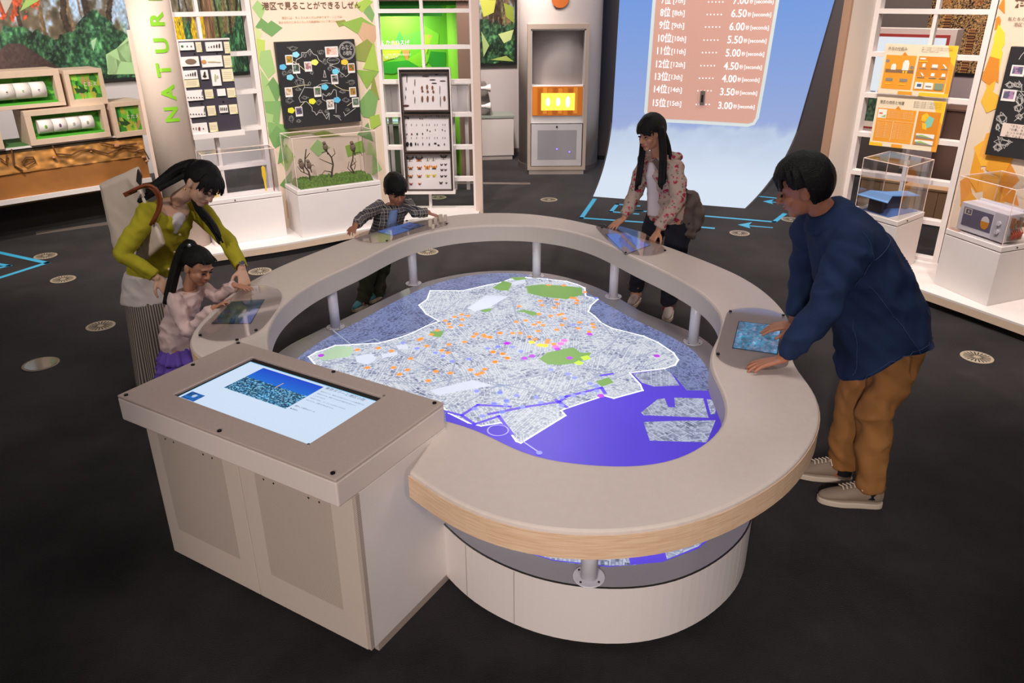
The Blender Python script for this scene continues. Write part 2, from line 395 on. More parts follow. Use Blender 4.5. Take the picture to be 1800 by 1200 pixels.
# ================================================================ the round map table
ZR, TR = .70, .105      # rail top height and thickness
ZD = .29                # map surface
outp = [(-.36, 2.245), (-.31, 2.19), (-.23, 2.10), (-.13, 2.02), (-.02, 1.96), (.10, 1.92), (.24, 1.905), (.38, 1.915), (.53, 1.95), (.69, 2.03), (.83, 2.13), (.96, 2.24), (1.08, 2.39), (1.18, 2.55), (1.24, 2.72), (1.26, 2.87), (1.245, 3.0), (1.255, 3.12), (1.32, 3.32), (1.40, 3.55), (1.42, 3.78), (1.40, 4.02), (1.34, 4.26), (1.22, 4.5), (1.03, 4.83), (.80, 5.14), (.60, 5.36), (.39, 5.55), (.14, 5.69), (-.15, 5.73), (-.40, 5.68), (-.62, 5.55), (-.86, 5.33), (-1.08, 5.07), (-1.24, 4.80), (-1.40, 4.52), (-1.52, 4.21), (-1.57, 3.95), (-1.58, 3.70), (-1.58, 3.50), (-1.54, 3.32), (-1.42, 3.16), (-1.3, 3.12)]
innp = [(-.262, 2.60), (-.20, 2.575), (-.13, 2.53), (-.05, 2.45), (.01, 2.38), (.10, 2.32), (.23, 2.29), (.35, 2.27), (.44, 2.27), (.54, 2.29), (.61, 2.33), (.68, 2.39), (.76, 2.47), (.81, 2.55), (.85, 2.64), (.87, 2.75), (.875, 2.87), (.87, 2.98), (.885, 3.12), (.93, 3.25), (1.0, 3.39), (1.05, 3.52), (1.08, 3.66), (1.075, 3.84), (1.03, 4.05), (.92, 4.32), (.78, 4.58), (.67, 4.82), (.55, 5.05), (.37, 5.24), (.13, 5.36), (-.12, 5.38), (-.36, 5.33), (-.56, 5.21), (-.72, 5.03), (-.83, 4.82), (-.93, 4.58), (-1.04, 4.38), (-1.14, 4.19), (-1.20, 3.97), (-1.23, 3.77), (-1.22, 3.58), (-1.19, 3.41), (-1.13, 3.25), (-1.07, 3.06)]
OUT = smooth_path(outp, .03, 3); INN = smooth_path(innp, .03, 3)
TBL = thing('map_table', 'large free-form white map table with raised counter ring and oak edge', 'table', (0, 3.8, 0))
def ring_prism(a, b, z0, z1):
    """band between two paths of different point counts, as one closed solid"""
    n = len(a); bb = [b[min(len(b) - 1, int(round(i * (len(b) - 1) / (n - 1))))] for i in range(n)]
    return a, bb
def solid_ring(A, B, z0, z1, name, m, parent, bevel=0, seg=3):
    n = 160
    def rs(P):
        p = np.array([(q[0], q[1]) for q in P]); d = np.r_[0, np.cumsum(np.hypot(*np.diff(p, axis=0).T))]; t = np.linspace(0, d[-1], n); return [(np.interp(x, d, p[:, 0]), np.interp(x, d, p[:, 1])) for x in t]
    A = rs(A); B = rs(B); mb = MB(); v = [Z(p, z1) for p in A] + [Z(p, z1) for p in B] + [Z(p, z0) for p in A] + [Z(p, z0) for p in B]; f = []
    for i in range(n - 1):
        f += [(i, i + 1, n + i + 1, n + i), (2 * n + i + 1, 2 * n + i, 3 * n + i, 3 * n + i + 1), (i + 1, i, 2 * n + i, 2 * n + i + 1), (n + i, n + i + 1, 3 * n + i + 1, 3 * n + i)]
    f += [(0, n, 3 * n, 2 * n), (2 * n - 1, n - 1, 3 * n - 1, 4 * n - 1)]
    mb.add(v, f); return mb.build(name, m, parent, smooth=False, bevel=bevel, seg=seg)
o = solid_ring(OUT, INN, ZR - TR, ZR, 'counter_ring', M_top, TBL, .012, 3)
def offset(P, d):
    r = []
    for i, p in enumerate(P):
        t = P[min(i + 1, len(P) - 1)] - P[max(i - 1, 0)]; t.normalize(); r.append(p + Vector((t.y, -t.x, 0)) * d)
    return r
solid_ring(offset(OUT, .003), OUT, ZR - TR - .001, ZR - .016, 'edge_band', M_wood, TBL)
solid_ring(INN, offset(INN, -.003), ZR - TR - .012, ZR - .012, 'inner_band', mat('inner_band_white', 'b8aea6', .45), TBL)
DR = [(-.28, 2.50), (-.22, 2.41), (-.14, 2.32), (-.03, 2.24), (.07, 2.18), (.19, 2.14), (.32, 2.12), (.44, 2.12), (.57, 2.15), (.70, 2.22), (.81, 2.31), (.91, 2.42), (.98, 2.56), (1.03, 2.74), (1.05, 2.95), (1.07, 3.3), (1.14, 3.7), (1.2, 3.98), (1.20, 4.16), (1.15, 4.33), (1.04, 4.49), (.92, 4.63), (.83, 4.76), (.75, 4.95), (.64, 5.15), (.51, 5.31), (.34, 5.46), (.14, 5.55), (-.13, 5.57), (-.39, 5.50), (-.62, 5.34), (-.81, 5.10), (-.92, 4.91), (-1.04, 4.71), (-1.22, 4.42), (-1.36, 4.18), (-1.42, 3.85), (-1.38, 3.5), (-1.26, 3.16)]
DRS = smooth_path(DR, .04, 2)
def blob(P, z0, z1, mb=None):
    mb = mb or MB(); mb.prism([Z(p, z0) for p in P], (0, 0, z1 - z0)); return mb
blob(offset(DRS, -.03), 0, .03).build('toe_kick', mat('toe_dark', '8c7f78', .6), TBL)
blob(DRS, .025, ZD - .006).build('base_drum', mat('drum_white', 'd9d0cc', .42), TBL)
blob(offset(DRS, .002), ZD - .006, ZD - .001).build('glass_edge', mat('glass_edge_dark', '2b2624', .15, coat=1), TBL)
blob(offset(DRS, -.003), ZD - .003, ZD).build('projection_top', mat('projection_surface', '9d9aa0', .25, noise=.02), TBL)
for i, q in enumerate([(943, 485), (727, 498), (1078, 521), (1218, 601), (590, 575), (1035, 1014)]):
    p = at(*q, ZD); ps = MB(); ps.cyl((p.x, p.y, ZD), .031, ZR - TR - ZD, 28); po = ps.build('post', M_post, TBL, smooth=False)
    po.data.polygons.foreach_set('use_smooth', [len(f.vertices) == 4 for f in po.data.polygons])
    fl = MB(); fl.cyl((p.x, p.y, ZD), .058, .005, 32); fl.build('flange', M_post, po, bevel=.002)
    sc_ = MB()
    for k in range(4):
        a = PI / 4 + k * PI / 2; sc_.cyl((p.x + .046 * math.cos(a), p.y + .046 * math.sin(a), ZD + .004), .004, .003, 8)
    sc_.build('flange_screws', M_dark, po)
# upright panel joints of the base drum
for sx_, sy_ in [(818, 1053), (907, 1110), (1290, 1048)]:
    p_ = at(sx_, sy_, 0); i_ = min(range(len(DRS)), key=lambda k: (DRS[k] - Vector((p_.x, p_.y, 0))).length); q_ = DRS[i_]; tt_ = (DRS[i_ + 1] - DRS[i_ - 1]).normalized(); nn_ = Vector((tt_.y, -tt_.x, 0))
    mb = MB(); mb.prism([Z(q_ - tt_ * .0012 - nn_ * .004, .028), Z(q_ + tt_ * .0012 - nn_ * .004, .028), Z(q_ + tt_ * .0012 + nn_ * .0012, .028), Z(q_ - tt_ * .0012 + nn_ * .0012, .028)], (0, 0, .25)); mb.build('panel_joint', mat('joint_grey', '9b8f89', .6), TBL)

# ---------------------------------------------------------------- the projected map (light on the table top)
def street_mat(name, base, line, dark, em, sc1=20, sc2=60, darks=.62):
    """city plan: districts of differently turned street grids, pale blocks and darker built-up patches"""
    m = bpy.data.materials.new(name); m.use_nodes = True; nt = m.node_tree; b = nt.nodes['Principled BSDF']; L = nt.links.new
    N = lambda t: nt.nodes.new(t)
    tc = N('ShaderNodeTexCoord'); nz = N('ShaderNodeTexNoise'); nz.inputs['Scale'].default_value = 4; ad = N('ShaderNodeVectorMath'); ad.operation = 'MULTIPLY_ADD'; ad.inputs[1].default_value = (.12, .12, 0)
    L(tc.outputs['Object'], nz.inputs['Vector']); L(nz.outputs['Color'], ad.inputs[0]); L(tc.outputs['Object'], ad.inputs[2])
    dv = N('ShaderNodeTexVoronoi'); dv.inputs['Scale'].default_value = 5; dv.voronoi_dimensions = '2D'; L(ad.outputs[0], dv.inputs['Vector'])
    sp = N('ShaderNodeSeparateColor'); L(dv.outputs['Color'], sp.inputs[0]); an = N('ShaderNodeMath'); an.operation = 'MULTIPLY'; an.inputs[1].default_value = 3.1; L(sp.outputs[0], an.inputs[0])
    vr = N('ShaderNodeVectorRotate'); vr.rotation_type = 'Z_AXIS'; L(tc.outputs['Object'], vr.inputs['Vector']); L(an.outputs[0], vr.inputs['Angle'])
    def brick(scale, w, mort):
        k = N('ShaderNodeTexBrick'); k.inputs['Scale'].default_value = scale; k.inputs['Brick Width'].default_value = w; k.inputs['Row Height'].default_value = .5; k.inputs['Mortar Size'].default_value = mort; k.inputs['Mortar Smooth'].default_value = .2
        k.inputs['Color1'].default_value = (0, 0, 0, 1); k.inputs['Color2'].default_value = (1, 1, 1, 1); k.inputs['Mortar'].default_value = (.5, .5, .5, 1); k.offset = .37; L(vr.outputs[0], k.inputs['Vector']); return k
    k1 = brick(sc1 * .55, .8, .035); k2 = brick(sc2 * .6, .7, .06)
    sc = N('ShaderNodeSeparateColor'); L(k2.outputs['Color'], sc.inputs[0])
    n2 = N('ShaderNodeTexNoise'); n2.inputs['Scale'].default_value = 9; n2.inputs['Detail'].default_value = 5; n2.inputs['Roughness'].default_value = .7; L(tc.outputs['Object'], n2.inputs['Vector'])
    v = N('ShaderNodeMath'); v.operation = 'MULTIPLY_ADD'; v.inputs[1].default_value = -.42; L(sc.outputs[0], v.inputs[0]); L(n2.outputs['Fac'], v.inputs[2])
    cr = N('ShaderNodeValToRGB'); e = cr.color_ramp.elements; e[0].position = .18; e[0].color = lin(line); e[1].position = .42; e[1].color = lin(base); x = e.new(darks); x.color = lin(dark); cr.color_ramp.interpolation = 'LINEAR'; L(v.outputs[0], cr.inputs[0])
    def over(fac, prev, col, f):
        mm = N('ShaderNodeMath'); mm.operation = 'MULTIPLY'; mm.inputs[1].default_value = f; L(fac, mm.inputs[0]); mx = N('ShaderNodeMix'); mx.data_type = 'RGBA'; L(mm.outputs[0], mx.inputs[0]); L(prev, mx.inputs[6]); mx.inputs[7].default_value = lin(col); return mx.outputs[2]
    c = over(k2.outputs['Fac'], cr.outputs[0], dark, .40); c = over(k1.outputs['Fac'], c, line, .95)
    L(c, b.inputs['Emission Color']); b.inputs['Emission Strength'].default_value = em; b.inputs['Base Color'].default_value = lin('3a3a3e'); b.inputs['Roughness'].default_value = .35
    return m
EM = .85
M_land = street_mat('map_ward_light', 'b6c1da', 'eef4fd', '59628a', EM * .95, 28, 60, .60)
M_outer = street_mat('map_outer_light', '59628c', '8593c4', '3f4670', EM, 26, 75)
M_isle = street_mat('map_island_light', '8f96b4', 'c3cbe2', '454a6a', EM, 18, 60)
def em(name, c, s=EM): return mat(name, c, .35, emit=s)
zm = [0]
def z7(L, ox=860, oy=460, s=3.244): return [(ox + x / s, oy + y / s) for x, y in L]
def z6(L): return z7(L, 500, 460, 3.53)
def layer(name, polys, m, lvl, px=True):
    mb = MB()
    for P in polys:
        w = [at(*q, ZD) for q in P] if px else [Vector((q[0], q[1], 0)) for q in P]
        mb.prism([Z(q, ZD + .0004 * lvl) for q in w], (0, 0, .0004))
    return mb.build(name, m, TBL)
pout = smooth_path([(-.24, 2.52), (-.12, 2.42), (0, 2.33), (.15, 2.26), (.35, 2.225), (.55, 2.25), (.70, 2.33), (.82, 2.45), (.92, 2.65), (.97, 2.95), (1.0, 3.3), (1.06, 3.6), (1.10, 3.9), (1.06, 4.15), (.94, 4.36), (.80, 4.56), (.67, 4.80), (.55, 5.05), (.40, 5.27), (.22, 5.43), (.05, 5.50), (-.15, 5.51), (-.38, 5.43), (-.60, 5.24), (-.76, 5.0), (-.88, 4.78), (-1.0, 4.55), (-1.16, 4.28), (-1.26, 4.0), (-1.25, 3.6), (-1.15, 3.25), (-1.0, 3.05)], .04, 2)
layer('map_surroundings', [pout], M_outer, 1, px=False)
sea = [(860, 700), (960, 740), (1000, 715), (1062, 690), (1085, 690), (1107, 656), (1168, 648), (1185, 660), (1200, 678), (1207, 686), (1262, 687)]
seaw = [at(*q, ZD) for q in sea] + [Vector(p) for p in [(.97, 2.95, 0), (.92, 2.65, 0), (.82, 2.45, 0), (.70, 2.33, 0), (.55, 2.255, 0), (.35, 2.23, 0), (.15, 2.265, 0), (0, 2.335, 0), (-.12, 2.42, 0), (-.24, 2.53, 0)]] + [at(783, 728, ZD), at(800, 700, ZD)]
layer('map_sea', [seaw], em('map_sea_violet', '4b38bd'), 2, px=False)
ward = z7([(120, 100), (210, 90), (330, 100), (440, 112), (500, 130), (545, 150), (550, 195), (620, 215), (580, 250), (565, 285), (600, 310), (640, 350), (700, 380), (880, 425), (960, 460), (1050, 520), (1078, 560), (1060, 590), (1000, 610), (800, 635), (860, 700), (875, 735), (710, 780), (655, 765), (430, 840), (410, 850), (435, 878), (180, 1035), (155, 1025), (90, 935)]) + z6([(1350, 1000), (1220, 1020), (1140, 1000), (1020, 940), (985, 905)]) + [(740, 720), (680, 705), (600, 670), (560, 648)] + z6([(150, 590), (200, 560), (250, 545), (315, 520), (420, 515), (590, 505), (720, 470), (800, 440), (880, 400), (960, 370), (880, 325), (835, 270), (885, 235), (905, 180), (1110, 180), (1260, 145), (1340, 130)])
layer('map_ward', [ward], M_land, 3)
def isl(L): return z7(L)
isles = [isl([(820, 640), (1000, 612), (1040, 640), (1085, 705), (940, 712), (870, 690)]), isl([(865, 860), (960, 785), (1000, 780), (1020, 830), (1060, 830), (1055, 775), (1220, 780), (1250, 890), (880, 875)]),
         isl([(880, 915), (1060, 908), (1290, 905), (1240, 1030), (915, 1020)]), isl([(1240, 785), (1290, 790), (1290, 870), (1262, 870)])]
for q_ in isles: layer('map_island', [q_], M_isle, 3)
layer('map_island', [[(-.23, 2.53), (-.12, 2.425), (0, 2.34), (.15, 2.27), (.35, 2.235), (.43, 2.24), (.43, 2.52), (.1, 2.62), (-.1, 2.72)]], M_isle, 3, px=False)
layer('map_island', [[(.57, 2.27), (.70, 2.34), (.82, 2.46), (.91, 2.65), (.78, 2.62), (.57, 2.52)]], M_isle, 3, px=False)
mb = MB()
def pxline(mb, pts, w, lvl, closed=False): strips(mb, [at(*q, ZD) for q in pts], w, ZD + .0004 * lvl, .0004, closed)
pxline(mb, ward, .009, 5, True)
mb.build('map_boundary', em('map_line_white', 'f2f6ff', 1.0), TBL)
mb = MB()
for L in [[(440, 760), (760, 650), (1000, 560)], [(-160, 820), (60, 700), (380, 760), (700, 620), (960, 500)], [(130, 220), (160, 330), (40, 400), (60, 500)], [(680, 400), (640, 350), (300, 370), (100, 420)], [(0, 720), (200, 690), (380, 770)], [(240, 100), (100, 190), (0, 290)], [(100, 680), (330, 640), (560, 560), (700, 470), (760, 400)], [(500, 560), (680, 690)], [(860, 430), (700, 560), (600, 660)]]:
    pxline(mb, z7(L), .009, 5)
for L in [[(1000, 500), (1060, 620), (1010, 790)], [(280, 410), (420, 520), (560, 480), (800, 600), (1060, 380), (1400, 360)], [(240, 640), (700, 560), (1000, 720)], [(600, 740), (900, 760), (1180, 700), (1400, 790)], [(700, 460), (860, 420), (1080, 240)], [(1000, 820), (1180, 760), (1400, 770)]]:
    pxline(mb, z6(L), .009, 5)
tag(mb.build('map_roads', em('map_road_grey', '8f98ad'), TBL), kind='stuff')
mb = MB()
for L in [[(0, 870), (200, 830), (400, 800), (440, 770), (640, 720), (660, 750)], [(380, 790), (440, 830)], [(640, 650), (700, 640)]]: pxline(mb, z7(L), .02, 6)
for L in [[(1000, 930), (1100, 955), (1200, 890), (1400, 900)], [(1100, 955), (1180, 1010), (1330, 960)], [(1330, 960), (1412, 1070)]]: pxline(mb, z6(L), .018, 6)
tag(mb.build('map_canals', em('map_canal', '5f4bd0'), TBL), kind='stuff')
greens = [z7([(210, 140), (300, 130), (440, 140), (530, 150), (530, 190), (440, 215), (300, 200), (220, 180)]), z7([(285, 555), (330, 520), (420, 500), (480, 490), (520, 520), (585, 520), (560, 550), (500, 580), (400, 590), (330, 585)]),
          z7([(150, 285), (200, 275), (265, 290), (290, 305), (240, 308), (200, 290)]), z7([(610, 685), (680, 660), (710, 690), (640, 715)]), z7([(20, 150), (80, 110), (130, 125), (110, 165), (60, 165)]), z7([(120, 90), (200, 88), (215, 102), (150, 108)]),
          z6([(900, 435), (990, 430), (970, 470), (920, 465)]), z6([(1220, 300), (1290, 290), (1270, 312), (1225, 312)])]
for q_ in greens: layer('map_park', [q_], em('map_green', '6f9a50'), 6)
layer('map_pale_park', [z6([(210, 600), (250, 560), (320, 525), (420, 530), (430, 560), (400, 590), (330, 600), (250, 615)])], em('map_pale_green', 'a6c1a2'), 6)
for q_ in [z6([(1140, 290), (1250, 210), (1390, 215), (1270, 285), (1180, 310)]), z6([(440, 590), (540, 570), (570, 600), (520, 640), (450, 625)]), z6([(900, 800), (1170, 735), (1300, 770), (1100, 800), (960, 830)]), z7([(120, 120), (200, 100), (210, 120), (150, 135)]), z6([(690, 520), (760, 515), (770, 540), (710, 545)]), z6([(600, 575), (700, 560), (700, 580), (610, 600)])]: layer('map_pale_area', [q_], em('map_pale', 'c5cddd'), 6)
for q_ in [z7([(480, 580), (510, 565), (540, 580), (515, 592)]), z7([(520, 545), (560, 535), (580, 555), (540, 565)])]: layer('map_bright_patch', [q_], em('map_lime', 'b9e03a'), 7)
def dots(name, L7, L6, c, s=.017, asp=.75):
    mb = MB()
    for q in z7(L7) + z6(L6):
        p = at(*q, ZD); mb.prism([(p.x + s * math.cos(a), p.y + s * 1.1 * math.sin(a), ZD + .0034) for a in [k * PI / 3 for k in range(6)]], (0, 0, .0006))
    tag(mb.build(name, em('map_' + name, c, 1.0), TBL), kind='stuff')
dots('orange_markers', [(340, 135), (425, 137), (545, 175), (290, 225), (383, 218), (390, 243), (300, 250), (372, 264), (170, 256), (470, 208), (490, 210), (500, 222), (497, 238), (283, 300), (350, 311), (395, 305), (415, 300), (430, 326), (155, 345), (208, 337), (255, 361), (283, 348), (307, 364), (415, 363), (515, 348), (590, 359), (597, 376), (507, 382), (385, 390), (570, 402), (280, 397), (62, 409), (133, 410), (177, 409), (228, 430), (262, 444), (335, 450), (330, 463), (367, 472), (20, 516), (77, 527), (103, 552), (33, 573), (5, 433)],
     [(1100, 330), (1057, 344), (1140, 338), (1103, 360), (997, 368), (1020, 389), (1097, 396), (1030, 408), (948, 428), (912, 454), (838, 487), (848, 480), (884, 525), (1190, 450), (1172, 467), (1237, 457), (1242, 467), (1272, 470), (1338, 445), (1020, 516), (1117, 500), (977, 553), (1015, 567), (453, 549), (583, 538), (665, 556), (783, 603), (515, 660), (677, 659), (763, 674), (713, 701), (940, 683), (1030, 693), (892, 741), (1155, 674), (1243, 670), (1225, 692), (1197, 702), (1307, 624), (1383, 600), (1356, 574), (1295, 563)], 'f08a3a')
dots('blue_markers', [(610, 210), (480, 362), (180, 513), (133, 488), (50, 486), (352, 617), (448, 642), (487, 664), (575, 697), (612, 712), (612, 738), (537, 752), (480, 765), (413, 777), (412, 822), (268, 775), (295, 806), (190, 830), (155, 765), (60, 750), (98, 793), (93, 822), (73, 858), (25, 812), (285, 1092)],
     [(735, 505), (823, 540), (937, 567), (983, 588), (1040, 620), (1143, 606), (1325, 530), (1262, 540), (1193, 805), (1338, 812), (1377, 868), (1305, 885), (1353, 935), (1228, 960), (1180, 915)], '7f86f0', .016)
dots('violet_markers', [(200, 553), (245, 540), (388, 500), (572, 415), (458, 551), (955, 539), (636, 767), (98, 468)], [(228, 584), (1385, 508)], 'a63ac8', .02)
dots('pink_markers', [(428, 452), (408, 470), (378, 487)], [], 'e86fc0', .022)
dots('yellow_markers', [(243, 461), (290, 478), (318, 480)], [], 'f5c53a', .022)
dots('violet_glow', [(1205 / 1, 870)], [], '8f82e8', .004)
p = [at(*q, ZD) for q in z6([(1180, 850), (1230, 870), (1190, 885), (1160, 870)])]
mb = MB(); c = at(*z6([(1325, 1048)])[0], ZD)
for k in range(24):
    a, b2 = 2 * PI * k / 24, 2 * PI * (k + 1) / 24; strips(mb, [(c.x + .05 * math.cos(a), c.y + .05 * math.sin(a)), (c.x + .05 * math.cos(b2), c.y + .05 * math.sin(b2))], .006, ZD + .0026, .0004)
pxline(mb, z7([(190, 1025), (285, 1090)]), .008, 7)
mb.build('map_ring_road', em('map_pale_line', 'a9a4e0'), TBL)

# ---------------------------------------------------------------- stations on the counter: clear plate, tablet screen, screws
def city_fn(seed, sky=False):
    def fn(u, v):
        g = vnoise(u, v, 18, seed) * .5 + vnoise(u, v, 55, seed + 1) * .5
        b = (vnoise(u, v * 3, 14, seed + 3) > .55) * 1.0
        c = np.stack([.22 + .5 * g * b, .30 + .5 * g, .45 + .5 * g], 1)
        c *= (.45 + .75 * np.stack([fbm(u, v, 4, seed + 5)] * 3, 1)); return c
    return fn
def station(lab, plate, quad, fn, screws, emit):
    P = [at(*q, ZR + .006) for q in plate]; c = sum(P, Vector()) / len(P)
    t = thing('touch_station', lab, 'touch screen', (c.x, c.y, ZR))
    mb = MB(); mb.prism([Z(p, ZR + .0045) for p in smooth_path([(p.x, p.y) for p in P], .02, 1.6, True)], (0, 0, .004)); mb.build('clear_cover', M_plate, t)
    q = [at(*s, ZR + .004) for s in quad]
    fr = MB(); cc = sum(q, Vector()) / 4; fr.prism([Z(cc + (p - cc) * 1.035, ZR + .0005) for p in q], (0, 0, .0015)); fr.build('screen_frame', M_black, t)
    grid_print('screen_image', Z(q[0], ZR + .0025), Z(q[1], ZR + .0025), Z(q[2], ZR + .0025), Z(q[3], ZR + .0025), 60, 50, fn, colmat('screen_light_%s' % emit, emit), t)
    for s in screws:
        p = at(*s, ZR + .01); m2 = MB(); m2.cyl((p.x, p.y, ZR + .008), .008, .006, 12); m2.build('screw', M_screw, t)
station('clear plate over a tilted street photo screen, before the small girl', [(345, 589), (367, 598), (393, 600), (416, 597), (440, 590), (462, 576), (478, 556), (492, 535), (497, 519), (490, 508), (465, 502), (440, 502), (415, 515), (385, 545), (357, 572)],
        [(373, 567.4), (440, 567), (464, 525.6), (408, 529.5)], lambda u, v: np.where((((u > .72) & (v < .45)) | ((u > .8) & (v < .6)))[:, None], np.array([[.50, .56, .85]]), city_fn(4)(u, v) * .75), [(352, 589), (416.5, 597), (450, 580)], .55)
station('clear plate over a pale blue screen, under the hands of the boy', [(620, 418), (634, 424), (655, 427), (683, 425), (711, 415), (743, 406), (781, 397), (792, 391), (787, 386), (770, 383), (743, 383), (708, 388), (662, 400), (630, 411)],
        [(663, 406), (690, 413.5), (746, 395.5), (720, 390)], lambda u, v: np.where(((v > .55) & (u > .35))[:, None], np.array([[.38, .46, .70]]) * (.5 + .8 * vnoise(u, v, 9, 3))[:, None], np.array([[.42, .57, .90]])), [(680, 423), (715, 388), (785, 393)], .75)
station('clear plate over a bright blue screen, between the hands of the standing woman', [(1045, 397), (1064, 418), (1089, 440), (1113, 447), (1138, 450), (1162, 446), (1172, 440), (1160, 428), (1130, 408), (1094, 398), (1064, 394)],
        [(1100, 446), (1142, 430), (1101, 408), (1065, 411)], lambda u, v: np.where(((abs(u - .45 - .2 * v) < .07) | ((v < .3) & (u < .25)) | (v + u > 1.75))[:, None], np.array([[.62, .56, .58]]), np.array([[.42, .53, .90]])), [(1100, 444), (1169, 440), (1058, 400)], .8)
station('clear plate over a blue grey city photo screen, under the hands of the man', [(1279, 546), (1305, 541), (1334, 541), (1360, 546), (1380, 554), (1391, 566), (1388, 600), (1386, 645), (1350, 650), (1312, 650), (1287, 645), (1266, 634), (1256, 621), (1263, 600), (1270, 575)],
        [(1288.5, 610), (1365.5, 621), (1373, 572), (1299.5, 564)], lambda u, v: np.clip(city_fn(9)(u, v) * 1.25 + .08 * (np.abs(u - .55 - .4 * (v - .5)) < .05)[:, None], 0, 1), [(1284, 547), (1377, 554), (1262, 622)], 1.25)
for i, (q, h, r_) in enumerate([((757, 400), .045, .016), ((766, 396), .05, .014), ((775, 392), .055, .016), ((783, 390), .045, .014), ((762, 404), .03, .012)]):
    p = at(*q, ZR); m2 = MB(); m2.prism([(p.x + r_ * math.cos(a) , p.y + r_ * math.sin(a), ZR + .0095) for a in [k * PI / 2 + .3 for k in range(4)]], (0, 0, h))
    tag(m2.build('wooden_block', mat('block_cream', 'cdbfae', .6), bevel=.003), ['small cream wooden block nearest the blue screen before the boy', 'slim cream wooden block, second from the blue screen before the boy', 'tallest cream wooden block, middle of the row by the hand of the boy', 'cream wooden block at the far right end, by the fingers of the boy', 'lowest cream wooden block, in front of the others by the blue screen'][i], 'block', 'cream blocks by the hand of the boy')

# ================================================================ the kiosk cabinet with sloping-looking touch display
KF = Vector((-.555, 2.022, 0)); KY = .5417; KA = Vector((-math.cos(KY), math.sin(KY), 0)); KB = Vector((math.sin(KY), math.cos(KY), 0)); KL, KW = 1.1135, .5842
ZK, TK = .818, .107; UP = Vector((0, 0, 1))
KIO = thing('display_cabinet', 'white cabinet with perforated doors and a flat touch display in its top', 'cabinet', (KF + KA * KL / 2 + KB * KW / 2)[:])
def kp(a, b, z): return KF + KA * a + KB * b + UP * z
def kbox(mb, a0, a1, b0, b1, z0, z1): return mb.prism([kp(a0, b0, z0), kp(a1, b0, z0), kp(a1, b1, z0), kp(a0, b1, z0)], UP * (z1 - z0))
mb = MB(); kbox(mb, 0, KL, 0, KW, ZK - TK, ZK - .012); mb.build('fascia', mat('kiosk_white', 'd3c6c0', .45), KIO, bevel=.006)
# top panel with an opening for the display
def k_from_px(x, y, z=ZK): p = at(x, y, z) - KF; return p.dot(KA), p.dot(KB)
s4 = [k_from_px(*q) for q in [(306.2, 692), (540.9, 780.2), (674.2, 694.9), (442.4, 627.3)]]
a0 = (s4[1][0] + s4[2][0]) / 2; a1 = (s4[0][0] + s4[3][0]) / 2; b0 = (s4[0][1] + s4[1][1]) / 2; b1 = (s4[2][1] + s4[3][1]) / 2
mb = MB(); 
for r4 in [(0, KL, 0, b0), (0, KL, b1, KW), (0, a0, b0, b1), (a1, KL, b0, b1)]: pass
o = [kp(0, 0, ZK - .012), kp(KL, 0, ZK - .012), kp(KL, KW, ZK - .012), kp(0, KW, ZK - .012)]; i4 = [kp(a0, b0, ZK - .012), kp(a1, b0, ZK - .012), kp(a1, b1, ZK - .012), kp(a0, b1, ZK - .012)]
v = [p + UP * h for h in (0, .012) for p in o + i4]; f = []
for i in range(4):
    j = (i + 1) % 4; f += [(8 + i, 12 + i, 12 + j, 8 + j), (i, j, 4 + j, 4 + i), (i, 8 + i, 8 + j, j), (4 + i, 4 + j, 12 + j, 12 + i)]
mb.add(v, f); tp = mb.build('top_panel', mat('kiosk_top', 'ab9a92', .42, noise=.03, nscale=60), KIO, bevel=.009, seg=3)
bmt = bmesh.new(); bmt.from_mesh(tp.data); bmesh.ops.recalc_face_normals(bmt, faces=bmt.faces); bmt.to_mesh(tp.data); bmt.free()
mb = MB(); kbox(mb, a0, a1, b0, b1, ZK - .022, ZK - .0115); mb.build('display_bezel', M_black, KIO)
def kio_screen(u, v):
    c = np.tile(np.array([[.83, .90, .985]]), (len(u), 1)) * (1 - .02 * np.hypot(u - .5, v - .4))[:, None]
    im = (u > .135) & (u < .625) & (v > .40) & (v < .955)
    vv = (v - .40) / .555; uu = (u - .135) / .49
    sky = np.stack([.02 + .10 * (1 - vv), .28 + .35 * (1 - vv), .80 + .10 * (1 - vv)], 1)
    n = fbm(uu, vv, 26, 3, 3)[:, None]; n2 = vnoise(uu, vv, 60, 9)[:, None]
    city = np.array([[.10, .33, .48]]) * (.5 + n) + np.array([[.50, .55, .55]]) * (n2 > .62) * .8 + (n2 < .3) * np.array([[-.08, -.08, -.1]])
    hz = vv > .55 + .02 * vnoise(uu, vv, 20, 1)
    pic = np.where(hz[:, None], sky, city)
    pic[(np.abs(uu - .52) < .006 + .012 * (.72 - vv)) & (vv > .5) & (vv < .72)] = [.85, .7, .65]
    c[im] = pic[im]
    im2 = (u > .02) & (u < .125) & (v > .02) & (v < .17); n = vnoise(u, v, 60, 5)[:, None]
    p2 = np.array([[.12, .42, .75]]) * (.6 + .6 * n); p2[np.hypot((u - .075) * 2, v - .11) < .03] = [.7, .8, .9]; c[im2] = p2[im2]
    c[(v > .985) | (u < .004)] = [.55, .8, .95]
    return c
dz = ZK - .0105
q = [kp(a1 - .012, b0 + .004, dz), kp(a0 + .004, b0 + .004, dz), kp(a0 + .004, b1 - .026, dz), kp(a1 - .012, b1 - .026, dz)]
scr = grid_print('display_image', *q, 300, 200, kio_screen, colmat('kiosk_screen_light', .95), KIO)
M_ink = mat('screen_ink', '34507e', .5)
def ktext(s, u, v, size, w=None): 
    W = a1 - a0; Hh = b1 - b0; return text(s, kp(a1 - u * W, b0 + v * Hh, dz + .0008), -KA, KB, size, M_ink, KIO, 'lettering', w)
ktext('東京タワーと港区の街', .645, .87, .020)
